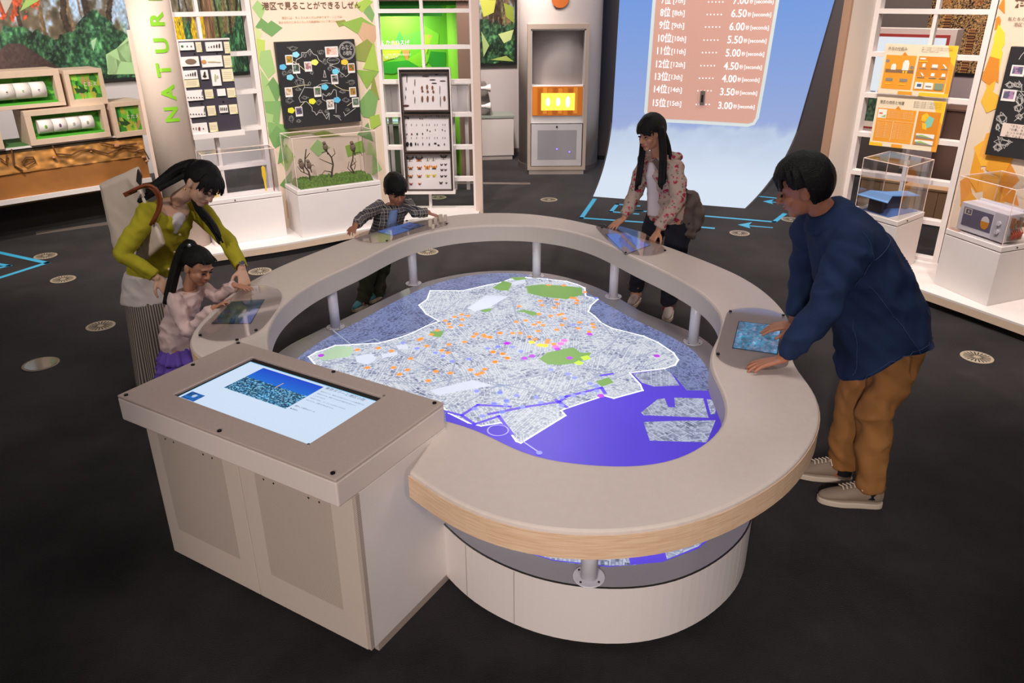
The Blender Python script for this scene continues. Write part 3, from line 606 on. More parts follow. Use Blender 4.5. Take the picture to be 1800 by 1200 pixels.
for i, s in enumerate(['東京タワーは、港区にある高さ333メートルの電波塔です。', '展望台からは、港区のまちなみや東京湾を見わたす', 'ことができます。', '1958年に完成し、たくさんの人がおとずれます。', 'まわりには、公園やお寺もあります。']):
    ktext(s, .65, .80 - .05 * i, .0085)
ktext('撮影した場所のデータ', .645, .46, .010); ktext('● 展望台', .645, .40, .009)
for u_, v_ in [(.03, .03), (.5, .03), (.97, .04), (.03, .55), (.02, .97), (.52, .97), (.975, .96)]:
    p = kp(KL * (1 - u_), KW * v_, ZK)
    m2 = MB(); m2.cyl(p, .008, .004, 14); m2.build('screw', M_screw, KIO)
for aa, bb in [(a0 - .006, b0 - .004), (a0 - .004, b1 + .004)]:
    m2 = MB(); m2.cyl(kp(aa, bb, ZK), .005, .003, 12); m2.build('clip', M_chrome, KIO)
ins, zb = .0956, .034
mb = MB(); kbox(mb, 0, KL - .0, ins, KW, zb, ZK - TK); mb.build('carcass', M_white, KIO)
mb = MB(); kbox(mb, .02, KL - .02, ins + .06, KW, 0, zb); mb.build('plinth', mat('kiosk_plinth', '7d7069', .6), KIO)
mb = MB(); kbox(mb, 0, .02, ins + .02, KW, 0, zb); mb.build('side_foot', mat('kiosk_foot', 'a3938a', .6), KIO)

def perf_mat():
    m = bpy.data.materials.new('perforated_sheet'); m.use_nodes = True; nt = m.node_tree; b = nt.nodes['Principled BSDF']; L = nt.links.new
    tc = nt.nodes.new('ShaderNodeTexCoord'); sx = nt.nodes.new('ShaderNodeSeparateXYZ'); L(tc.outputs['Object'], sx.inputs[0])
    dt = nt.nodes.new('ShaderNodeVectorMath'); dt.operation = 'DOT_PRODUCT'; dt.inputs[1].default_value = KA[:]; L(tc.outputs['Object'], dt.inputs[0])
    def sin_(src, f, ph=0):
        a = nt.nodes.new('ShaderNodeMath'); a.operation = 'MULTIPLY_ADD'; a.inputs[1].default_value = f; a.inputs[2].default_value = ph; L(src, a.inputs[0])
        s = nt.nodes.new('ShaderNodeMath'); s.operation = 'SINE'; L(a.outputs[0], s.inputs[0]); return s.outputs[0]
    f = 2 * PI / .0075
    p = nt.nodes.new('ShaderNodeMath'); p.operation = 'MULTIPLY'; L(sin_(dt.outputs['Value'], f), p.inputs[0]); L(sin_(sx.outputs['Z'], f), p.inputs[1])
    g = nt.nodes.new('ShaderNodeMath'); g.operation = 'GREATER_THAN'; g.inputs[1].default_value = .32; L(p.outputs[0], g.inputs[0])
    mx = nt.nodes.new('ShaderNodeMix'); mx.data_type = 'RGBA'; L(g.outputs[0], mx.inputs[0]); mx.inputs[6].default_value = lin('bcada2'); mx.inputs[7].default_value = lin('8f8076')
    L(mx.outputs[2], b.inputs['Base Color']); b.inputs['Roughness'].default_value = .5
    return m
M_perf = perf_mat(); M_door = mat('kiosk_door', 'c4b5aa', .48, noise=.015)
mid = k_from_px(430, 835, .5)[0]; mid = KL * .515
for n_, (x0, x1) in enumerate([(.018, mid - .0015), (mid + .0015, KL - .012)]):
    mb = MB(); kbox(mb, x0, x1, ins - .018, ins - .0005, zb - .006, ZK - TK - .001)
    d = mb.build('door', M_door, KIO, bevel=.002)
    g0, g1 = (x0 + .10, x1 - .085) if n_ == 0 else (x0 + .085, x1 - .07)
    mb = MB(); kbox(mb, g0, g1, ins - .0192, ins - .0178, .17, ZK - TK - .045); mb.build('perforated_panel', M_perf, d)
    for dx in (.05, .10, g1 - g0 - .1, g1 - g0 - .05):
        m2 = MB(); p = kp(g0 + dx, ins - .0195, ZK - TK - .085); m2.cyl(p, .004, .003, 10, -KB); m2.build('rivet', M_chrome, d)
mb = MB(); kbox(mb, .0, .016, ins - .018, ins, zb, ZK - TK - .001); mb.build('door_stile', M_perf, KIO)

# ================================================================ exhibition walls
ZP = .12
PA = PL((-2.82, 6.91), (-2.26, 7.325)); PB = PL((-2.26, 7.325), (-1.30, 8.03)); PC = PL((-1.30, 8.03), (-.36, 8.03))
RC = PL((2.94, 6.78), (3.60, 6.18)); RP = PL((3.60, 6.18), (4.50, 4.98)); RE = PL((2.62, 6.47), (2.95, 6.77))
def platform(name, lab, front, back):
    F = [Vector((x, y, 0)) for x, y in front]; B = [Vector((x, y, 0)) for x, y in back]; P = F + B[::-1]
    t = thing(name, lab, 'platform', (sum(P, Vector()) / len(P))[:])
    mb = MB(); mb.prism([Z(p, .105) for p in P], (0, 0, ZP - .105)); mb.build('deck', M_plinth, t)
    def ins(P, d):
        c = sum(P, Vector()) / len(P); return [p + (c - p).normalized() * d for p in P]
    mb = MB(); mb.prism([Z(p, .05) for p in P], (0, 0, .055)); mb.build('edge', M_beige, t)
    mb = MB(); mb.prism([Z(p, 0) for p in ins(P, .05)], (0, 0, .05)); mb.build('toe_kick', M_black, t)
    return t
lf = smooth_path([(-2.98, 6.38), (-2.54, 6.61), (-2.09, 6.85), (-1.73, 7.12), (-1.3, 7.42), (-.9, 7.66), (-.34, 7.86)], .1, 1.5)
platform('exhibit_platform', 'long low white platform with pale wood edge under the green nature exhibit', [(p.x, p.y) for p in lf], [(-2.98, 6.95), (-2.30, 7.48), (-1.38, 8.16), (-.34, 8.16)])
platform('exhibit_platform', 'low white platform with pale wood edge at right, under the orange exhibit', [(2.60, 6.43), (2.84, 6.12), (3.13, 5.60), (3.33, 5.21), (3.51, 4.85), (3.72, 4.3), (3.85, 3.8)], [(2.96, 6.95), (3.72, 6.26), (4.62, 5.06), (4.9, 3.9)])
ZL = [.127, .447, .775, 1.10, 1.42, 1.742, 2.068, 2.39, 2.72]
M_lat = mat('lattice_white', 'e4dad6', .5)
def lattice(lab, pl, xs, ends=(0, 0)):
    c = pl.P(pl.L / 2, ZP); t = thing('lattice_screen', lab, 'lattice', c[:])
    for k, z in enumerate(ZL):
        mb = MB(); pl.box(mb, xs[0] - .02, xs[-1] + .02, z - .018, z + .018, -.10, 0); mb.build('rail', M_lat, t)
    for i, a in enumerate(xs):
        w = .014 if 0 < i < len(xs) - 1 else .022; mb = MB(); pl.box(mb, a - w, a + w, ZP, 2.8, -.102 if w > .02 else -.06, .002 if w > .02 else -.004); mb.build('post', M_lat, t)
    return t
la = PA.px(345, 10)[0]
lattice('white lattice screen behind the dark specimen board, beside the round column', PA, [.01, la, PA.L - .03])
lc = [PC.px(660, 15)[0], PC.px(739, 0)[0], PC.px(828, 0)[0]]
lattice('white lattice screen holding the three insect cases, green booth behind it', PC, lc)
rm = RC.px(1650, 0)[0]
lattice('white lattice screen behind the two orange posters at right', RC, [.03, rm, RC.L - .03])
# end fin of the left exhibit
mb = MB(); PC.box(mb, PC.L - .012, PC.L + .06, 0, 2.9, -.13, .03); tag(mb.build('trim_1', mat('fin_beige', 'd6bdb0', .55)), kind='structure')
# solid graphic panels
M_pan = mat('panel_cream', 'e2cdb6', .6)
def gpanel(name, lab, pl, m):
    t = thing(name, lab, 'exhibit panel', pl.P(pl.L / 2, ZP)[:]); mb = MB(); pl.box(mb, 0, pl.L, ZP, 2.9, -.10, 0); mb.build('panel', m, t); return t
GP = gpanel('graphic_panel', 'cream exhibit panel with scattered green leaf-like facets and brown Japanese title', PB, M_pan)
OPN = gpanel('graphic_panel', 'cream exhibit panel with orange and yellow facets at the right edge', RP, M_pan)
rg = random.Random(5)
def facets(pl, specs, par, pal):
    for (cx, cy, rx, ry) in specs:
        n = rg.choice([3, 4, 4, 5]); a0_ = rg.random() * 6.28; pts = []
        for k in range(n):
            a = a0_ + k * 2 * PI / n + rg.uniform(-.35, .35); pts.append((cx + rx * 1.25 * rg.uniform(.75, 1.15) * math.cos(a), cy - ry * 1.2 * rg.uniform(.75, 1.15) * math.sin(a)))
        c = rg.choice(pal); mb = MB(); A = [pl.px(x, y) for x, y in pts]
        A = [(min(max(a, .004), pl.L - .004), max(z, ZP + .005)) for a, z in A]
        facets.k += 1; d = .001 + .00025 * (facets.k % 24); pl.poly(mb, A, 0, d); mb.build('facet', mat('facet_' + c, c, .6), par)
facets.k = 0
GRN = ['8db04c', 'a6c453', '6f9a5a', 'b7cb62', 'd0a988', '7fa964', 'c4d08e', '8f9a4a', '9fc07a']
facets(PB, [(456, 18, 12, 14), (462, 48, 18, 14), (452, 62, 9, 16), (477, 50, 14, 12), (455, 88, 12, 22), (468, 112, 18, 20), (462, 140, 18, 22), (480, 165, 14, 22), (468, 172, 16, 18), (478, 195, 16, 22), (470, 215, 14, 18), (488, 228, 20, 14), (484, 240, 14, 18), (640, 8, 16, 10), (652, 25, 12, 16), (630, 45, 26, 16), (648, 60, 18, 22), (636, 88, 20, 20), (654, 110, 14, 28), (646, 135, 18, 20), (656, 160, 10, 22), (648, 185, 16, 22), (658, 215, 10, 18), (645, 235, 16, 16), (655, 262, 12, 20), (660, 290, 10, 20), (504, 280, 12, 22), (506, 320, 12, 24), (510, 360, 8, 22), (516, 390, 6, 14), (600, 40, 12, 6), (520, 232, 22, 8), (575, 236, 26, 7), (560, 262, 16, 14), (625, 262, 16, 16), (494, 268, 10, 18)], GP, GRN)
ORG = ['e8a02c', 'f2b63a', 'd9882a', 'f5cf3c', 'eda845', 'e0902f']
facets(RP, [(1762, 8, 10, 16), (1757, 70, 8, 24), (1750, 95, 12, 28), (1745, 120, 14, 24), (1738, 150, 14, 26), (1742, 178, 14, 20), (1738, 132, 16, 16), (1730, 268, 14, 22), (1745, 262, 18, 26), (1760, 285, 22, 24), (1715, 300, 10, 30), (1725, 320, 22, 22), (1750, 330, 26, 26), (1770, 320, 18, 28), (1698, 340, 10, 30), (1706, 360, 14, 22), (1775, 345, 16, 20), (1740, 250, 12, 12), (1752, 40, 6, 14)], OPN, ORG)
M_brown = mat('print_brown', '6e4a36', .6)
def pltext(pl, s, px, py, size, m, par, d=.008, wpx=None, bold=0):
    a, z = pl.px(px, py, d); w = None
    if wpx: w = pl.px(px + wpx, py, d)[0] - a
    return text(s, pl.P(a, z, d), pl.u, UP, size, m, par, 'lettering', w, bold)
pltext(PB, '港区で見ることができるしぜん', 461, 16, .068, M_brown, GP, wpx=173, bold=.0004)
M_tan = mat('print_tan', 'b98f66', .6)
pltext(PB, '港区には、たくさんのしぜんがあります。ここでは、', 495, 33, .022, M_tan, GP, wpx=108)
pltext(PB, '身のまわりにあるいろいろな動植物について見てみましょう。', 490, 41, .022, M_tan, GP, wpx=118)
pltext(RP, '港区', 1781, 11, .085, M_brown, OPN, bold=.002); pltext(RP, '私たちの', 1771, 36, .030, M_brown, OPN); pltext(RP, '港区で', 1781, 46, .030, M_brown, OPN)

# ---- black chalk-style board, left
M_board = mat('chalkboard_black', '232225', .55); M_chalk = mat('chalk_white', 'c9c6c2', .7); M_chalkd = mat('chalk_dim', '8d8b88', .7)
def zz(L, ox, oy, s): return [(ox + x / s, oy + y / s) for x, y in L]
a_, z_ = PB.px(484, 74, .05); b_, y_ = PB.px(635, 213, .05)
BB = thing('map_board', 'square black board with chalk style line drawings, small photos and paper bubbles', 'board', PB.P((a_ + b_) / 2, y_, .03)[:])
mb = MB(); PB.box(mb, a_, b_, y_, z_, .0, .05); mb.build('board', M_board, BB, bevel=.003)
def chalk(pl, par, runs, m=M_chalk, w=.004, d=.0505, ox=480, oy=65, s=7.5, name='chalk_line'):
    mb = MB()
    for r in runs:
        P = [pl.P(*pl.px(*q, d), d) for q in zz(r, ox, oy, s)]
        for p, q in zip(P, P[1:]):
            u = (q - p).normalized() * w / 2; v_ = pl.n.cross(u).normalized() * w / 2; mb.prism([p - u - v_, q + u - v_, q + u + v_, p - u + v_], pl.n * .001)
    return tag(mb.build(name, m, par), kind='stuff')
chalk(PB, BB, [[(300, 350), (305, 300), (375, 265), (375, 205), (440, 205), (485, 160), (530, 225), (580, 245), (600, 300), (640, 325)], [(300, 480), (330, 540), (400, 560), (415, 660), (340, 800), (360, 860), (440, 850), (480, 890), (515, 930), (515, 975), (550, 990), (570, 1030), (600, 995), (650, 995), (690, 1050), (705, 1080), (740, 1010)],
               [(740, 370), (870, 420), (880, 460), (960, 525), (1020, 470)], [(420, 665), (540, 672), (620, 625), (700, 605), (760, 612)], [(660, 750), (700, 780), (740, 745), (760, 760), (800, 690), (830, 700), (840, 790)], [(655, 745), (650, 820), (700, 850)], [(740, 370), (790, 365)],
               [(700, 1030), (740, 1000), (740, 1090)], [(830, 880), (830, 1000)], [(945, 1040), (1085, 940)], [(930, 990), (955, 1035)], [(800, 1030), (850, 1040), (895, 1095)], [(675, 440), (665, 530), (700, 530), (678, 440)], [(640, 575), (720, 575)]])
def squig(cx, cy, rx, ry, n=5):
    L = []
    for k in range(n):
        a0_ = rg.random() * 6.28; L.append([(cx + rx * (.2 + .8 * rg.random()) * math.cos(a0_ + t * 1.1), cy + ry * (.2 + .8 * rg.random()) * math.sin(a0_ + t * 1.1)) for t in range(5)])
    return L
R2 = []
for c in [(250, 150, 80, 45), (415, 240, 40, 40), (485, 210, 35, 45), (630, 200, 50, 50), (680, 330, 40, 60), (750, 420, 40, 40), (150, 480, 60, 40), (230, 450, 40, 40), (340, 600, 80, 50), (330, 690, 50, 30), (480, 615, 30, 30), (220, 840, 70, 60), (420, 800, 55, 40), (600, 860, 50, 45), (940, 410, 45, 40), (910, 510, 40, 40), (1030, 600, 80, 50), (920, 720, 60, 30), (960, 830, 60, 35), (240, 1080, 60, 60), (340, 1110, 40, 30), (710, 980, 40, 35), (620, 980, 35, 30), (510, 470, 30, 40), (740, 750, 30, 30), (980, 960, 40, 30), (860, 1050, 40, 25)]: R2 += squig(*c, n=4)
chalk(PB, BB, R2, M_chalkd, .0025, name='chalk_sketches')
def ringpts(cx, cy, r1, r2, n=28): return [(cx + r1 * math.cos(2 * PI * k / n), cy + r2 * math.sin(2 * PI * k / n)) for k in range(n + 1)]
chalk(PB, BB, [ringpts(973, 180, 108, 120), ringpts(973, 180, 95, 105), ringpts(793, 312, 82, 45)], w=.0035, name='chalk_ring')
def btext(s, x, y, size, w=None, m=M_chalk): return pltext(PB, s, 480 + x / 7.5, 65 + y / 7.5, size, m, BB, .0515, None if w is None else w / 7.5)
btext('みなと', 905, 170, .055, 140); btext('の植物', 925, 240, .045, 115); btext('みなとのどうぶつ', 735, 318, .018, 118)
M_card = mat('card_white', 'e6e0dc', .6)
PHC = ['c98a2a', '7d9a86', '8f5f62', 'd0662a', '98928e', 'a98b52', '8c7a80', 'b98a34', '5d6a62', '8a8896', '7b6a9a', 'b06f52']
def printed(pl, par, x0, y0, x1, y1, d0, d1, seed, c0, c1, nm='photo'):
    a0_, z1_ = pl.px(x0, y0, d1); a1_, z0_ = pl.px(x1, y1, d1); A = np.array([int(c0[i:i + 2], 16) / 255 for i in (0, 2, 4)]); B = np.array([int(c1[i:i + 2], 16) / 255 for i in (0, 2, 4)])
    return grid_print(nm, pl.P(a0_, z0_, d1), pl.P(a1_, z0_, d1), pl.P(a1_, z1_, d1), pl.P(a0_, z1_, d1), 14, 14, lambda u, v: (lambda k: A * k + B * (1 - k))((fbm(u, v, 3, seed, 3) > .5)[:, None] * .7 + .3 * vnoise(u, v, 8, seed)[:, None]), colmat('print_paper', 0, .55), par)
for i, (x, y, w_, h_) in enumerate([(213, 302, 108, 125), (305, 417, 108, 125), (463, 390, 108, 125), (1032, 410, 100, 120), (813, 557, 100, 122), (208, 728, 110, 120), (588, 722, 105, 125), (1052, 725, 98, 120), (757, 890, 105, 118), (1090, 862, 98, 118), (343, 983, 105, 118), (773, 195, 180, 130)]):
    q = zz([(x - w_ / 2, y - h_ / 2), (x + w_ / 2, y + h_ / 2)], 480, 65, 7.5); mb = MB(); PB.pxbox(mb, *q[0], *q[1], .05, .056)
    c = mb.build('photo_card', M_card, BB); q = zz([(x - w_ * .4, y - h_ * .40), (x + w_ * .4, y + h_ * .28)], 480, 65, 7.5)
    printed(PB, c, *q[0], *q[1], .05, .0565, 20 + i, PHC[i % 12], ['3f6a34', '30302c', 'e0c9c0'][i % 3])
for x, y, c in [(300, 233, '8fd0e6'), (130, 397, '5fb0d8'), (225, 532, '7cc9dc'), (550, 335, 'e6e26a'), (943, 332, 'eec23e'), (826, 455, '6fc6e0'), (682, 660, '66c2de'), (843, 830, '5fb6da'), (517, 848, 'dede3a'), (240, 968, 'd8d62e')]:
    mb = MB(); PB.pxpoly(mb, zz([(x + 46 * math.cos(a) * (1 + .08 * math.cos(5 * a)), y + 38 * math.sin(a) * (1 + .08 * math.cos(5 * a))) for a in [k * PI / 10 for k in range(20)]], 480, 65, 7.5), .05, .054)
    mb.build('paper_bubble', mat('bubble_' + c, c, .6), BB)
chalk(PB, BB, [[(250, 665), (410, 632), (465, 635)], [(265, 320), (330, 360), (420, 440)], [(790, 615), (830, 650), (920, 695), (1005, 710)], [(350, 925), (420, 850)], [(980, 905), (1040, 860)]], mat('thread_cream', 'cfc79a', .7), .005, .057, name='thread')

# ---- black board, right
a_, z_ = RP.px(1777, 82, .05); a2 = a_ + .85
RB = thing('map_board', 'black board with chalk style flower and frog drawings at the right edge', 'board', RP.P((a_ + a2) / 2, 1.07, .03)[:])
mb = MB(); RP.box(mb, a_, a2, 1.06, 1.84, 0, .05); mb.build('board', M_board, RB, bevel=.003)
K = dict(ox=1740, oy=0, s=4.283)
chalk(RP, RB, [[(220, 445), (235, 420), (257, 395)], [(220, 610), (240, 640), (240, 680)], [(180, 680), (257, 690)], [(185, 910), (257, 850)], [(230, 690), (257, 720)]], w=.004, **K)
R2 = []
for c in [(150, 640, 45, 30), (210, 640, 40, 28), (225, 760, 40, 60), (95, 890, 50, 50), (60, 960, 20, 40), (100, 1070, 75, 55), (60, 1110, 40, 35), (225, 880, 35, 30), (215, 810, 40, 40)]: R2 += squig(*c, n=6)
chalk(RP, RB, R2, M_chalk, .0025, name='chalk_sketches', **K)
for i, (x, y, w_, h_) in enumerate([(210, 533, 82, 90), (142, 718, 84, 95)]):
    q = zz([(x - w_ / 2, y - h_ / 2), (x + w_ / 2, y + h_ / 2)], 1740, 0, 4.283); mb = MB(); RP.pxbox(mb, *q[0], *q[1], .05, .056); c = mb.build('photo_card', M_card, RB)
    q = zz([(x - w_ * .38, y - h_ * .38), (x + w_ * .38, y + h_ * .3)], 1740, 0, 4.283); printed(RP, c, *q[0], *q[1], .05, .0565, 50 + i, 'b98aae', '4a5068')
q = zz([(100, 925), (290, 1050)], 1740, 0, 4.283); mb = MB(); RP.pxbox(mb, *q[0], *q[1], .05, .058); nt_ = mb.build('note_card', mat('note_paper', 'e0ccc0', .6), RB)
for i, s in enumerate(['「まち」の中から', '「仕事」を見つける', 'ヒントや手がかりを', '探してみましょう']):
    pltext(RP, s, 1740 + (142 - 10 * i) / 4.283, (955 + 25 * i) / 4.283, .022, mat('ink_black', '1c1a1a', .6), nt_, .0588)

# ---- dark specimen board with cards, left lattice
q0 = PA.px(312, 72, .06); q1 = PA.px(425, 232, .06)
a0_, a1_ = PA.px(313, 74, .06)[0], PA.px(424, 226, .06)[0]; z1_ = PA.px(360, 71, .06)[1]; z0_ = PA.px(380, 232, .06)[1]
SB = thing('specimen_board', 'tall dark grey board with rows of small specimen cards and labels, beside the column', 'board', PA.P((a0_ + a1_) / 2, z0_, .03)[:])
mb = MB(); PA.box(mb, a0_, a1_, z0_, z1_, .03, .06); mb.build('board', mat('board_slate', '3b3740', .5), SB)
mb = MB(); PA.box(mb, a0_ - .012, a0_, z0_ - .02, z1_ + .012, .02, .065); PA.box(mb, a0_, a1_ + .012, z1_, z1_ + .012, .02, .065); PA.box(mb, a0_ - .012, a1_ + .02, z0_ - .045, z0_, .02, .085); mb.build('holder', M_lat, SB)
M_lbl = mat('label_cream', 'e3d6b4', .6); M_spec = mat('specimen_dark', '3a2a26', .7)
for k, (x0, y0, x1, y1, t_) in enumerate([(30, 95, 205, 175, 'a'), (210, 90, 290, 198, 't'), (320, 90, 518, 185, 'b'), (525, 85, 603, 212, 't'), (50, 255, 260, 352, 'f'), (272, 245, 520, 358, 'g'), (520, 240, 622, 368, 't'), (72, 408, 243, 493, 'b'), (85, 500, 260, 585, 't'), (268, 402, 362, 498, 'c'), (380, 398, 505, 570, 'p'), (500, 390, 642, 520, 't'), (108, 630, 305, 730, 's'), (312, 618, 418, 712, 't'), (452, 612, 552, 682, 'n'), (560, 602, 664, 698, 't'), (135, 815, 330, 915, 's'), (338, 800, 445, 900, 't'), (475, 795, 577, 868, 'v'), (583, 785, 687, 882, 't'), (163, 998, 357, 1100, 'l'), (362, 985, 467, 1080, 't')]):
    q = zz([(x0, y0), (x1, y1)], 310, 60, 6.3167); mb = MB(); PA.pxbox(mb, *q[0], *q[1], .06, .068 if t_ == 't' else .074)
    c = mb.build('label_card' if t_ == 't' else 'specimen_card', M_lbl if t_ == 't' else M_card, SB); d = .0745 if t_ != 't' else .0685
    def blobs(L, m_, nm='specimen'):
        mb = MB()
        for (x, y, rx, ry) in L: PA.pxpoly(mb, zz([(x + rx * math.cos(a), y + ry * math.sin(a)) for a in [j * PI / 6 for j in range(12)]], 310, 60, 6.3167), d - .001, d + .004)
        tag(mb.build(nm, m_, c), kind='stuff')
    w_, h_ = x1 - x0, y1 - y0; cx, cy = (x0 + x1) / 2, (y0 + y1) / 2
    if t_ == 't':
        mb = MB()
        for j in range(4): PA.pxpoly(mb, zz([(x0 + w_ * .15, y0 + h_ * (.25 + .17 * j)), (x0 + w_ * .8, y0 + h_ * (.25 + .17 * j)), (x0 + w_ * .8, y0 + h_ * (.25 + .17 * j) + 4), (x0 + w_ * .15, y0 + h_ * (.25 + .17 * j) + 4)], 310, 60, 6.3167), d - .001, d)
        tag(mb.build('print_line', mat('print_soft', 'a89a80', .6), c), kind='stuff'); mb = MB(); PA.pxpoly(mb, zz([(x1 - 25, y1 - 4), (x1 - 4, y1 - 25), (x1 - 4, y1 - 4)], 310, 60, 6.3167), d - .001, d); mb.build('corner_mark', mat('mark_green', 'b5c23e', .6), c)
    elif t_ == 'f': blobs([(cx + 5, cy, 62, 30)], mat('specimen_fish', '7a6250', .7))
    elif t_ == 'g': blobs([(cx - 90, cy + 5, 26, 22)], mat('specimen_orange', 'c98a4a', .7)); blobs([(cx, cy + 5, 50, 8), (cx + 70, cy + 8, 30, 5)], mat('specimen_pale', 'c9b48e', .7))
    elif t_ == 'b': blobs([(x0 + w_ * (.2 + .15 * j), cy + 8 - 4 * j, 5 + j * .8, 6 + 5 * j) for j in range(5)], M_spec)
    elif t_ == 'a': blobs([(x0 + 35, cy, 14, 12)], mat('specimen_green', '3f6a3a', .7)); blobs([(x0 + 90, cy, 6, 9), (x0 + 135, cy, 6, 9)], M_spec)
    elif t_ == 'c': blobs([(cx, cy, 12, 36), (cx, cy + 18, 22, 12)], M_spec)
    elif t_ == 'p': blobs([(cx - 10, cy, 10, 45), (cx + 15, cy - 10, 8, 20)], mat('specimen_sage', 'a9ae86', .7))
    elif t_ == 's': blobs([(x0 + w_ * (.12 + .16 * j), y1 - 26, 6, 7) for j in range(6)] + [(x1 - 18, y0 + 30, 4, 26)], M_spec)
    elif t_ == 'v': blobs([(x0 + w_ * (.2 + .2 * j), cy, 5, 20) for j in range(4)], M_spec)
    elif t_ == 'l': blobs([(cx - 5, cy + 2, 11, 22), (cx - 70, cy, 5, 10), (cx - 40, cy, 4, 16), (cx + 40, cy, 6, 8)], mat('specimen_red', '6a3022', .7))
mb = MB()
for x, y in [(202, 220), (450, 213), (280, 772), (520, 748)]:
    q = zz([(x, y)], 310, 60, 6.3167)[0]; a, z = PA.px(*q, .06); mb.cyl(PA.P(a, z, .06), .008, .006, 10, PA.n)
mb.build('knobs', M_black, SB)

# ---- insect cases
M_case = mat('case_frame_dark', '4a3a34', .45); M_back = mat('case_back', 'ece3e0', .6)
def bfly(mb, pl, x, y, s, m1, m2, d, k=5.0, ox=690, oy=110):
    for sg in (-1, 1):
        mb.use(m1); pl.pxpoly(mb, zz([(x, y - 2 * s), (x + sg * 14 * s, y - 13 * s), (x + sg * 16 * s, y - 6 * s), (x + sg * 8 * s, y + 2 * s), (x, y + 2 * s)], ox, oy, k), d, d + .006)
        mb.use(m2); pl.pxpoly(mb, zz([(x, y), (x + sg * 9 * s, y + 1 * s), (x + sg * 11 * s, y + 9 * s), (x + sg * 3 * s, y + 8 * s)], ox, oy, k), d, d + .005)
    mb.use(M_spec); pl.pxpoly(mb, zz([(x - 1.5 * s, y - 8 * s), (x + 1.5 * s, y - 8 * s), (x + 1.5 * s, y + 8 * s), (x - 1.5 * s, y + 8 * s)], ox, oy, k), d, d + .008)
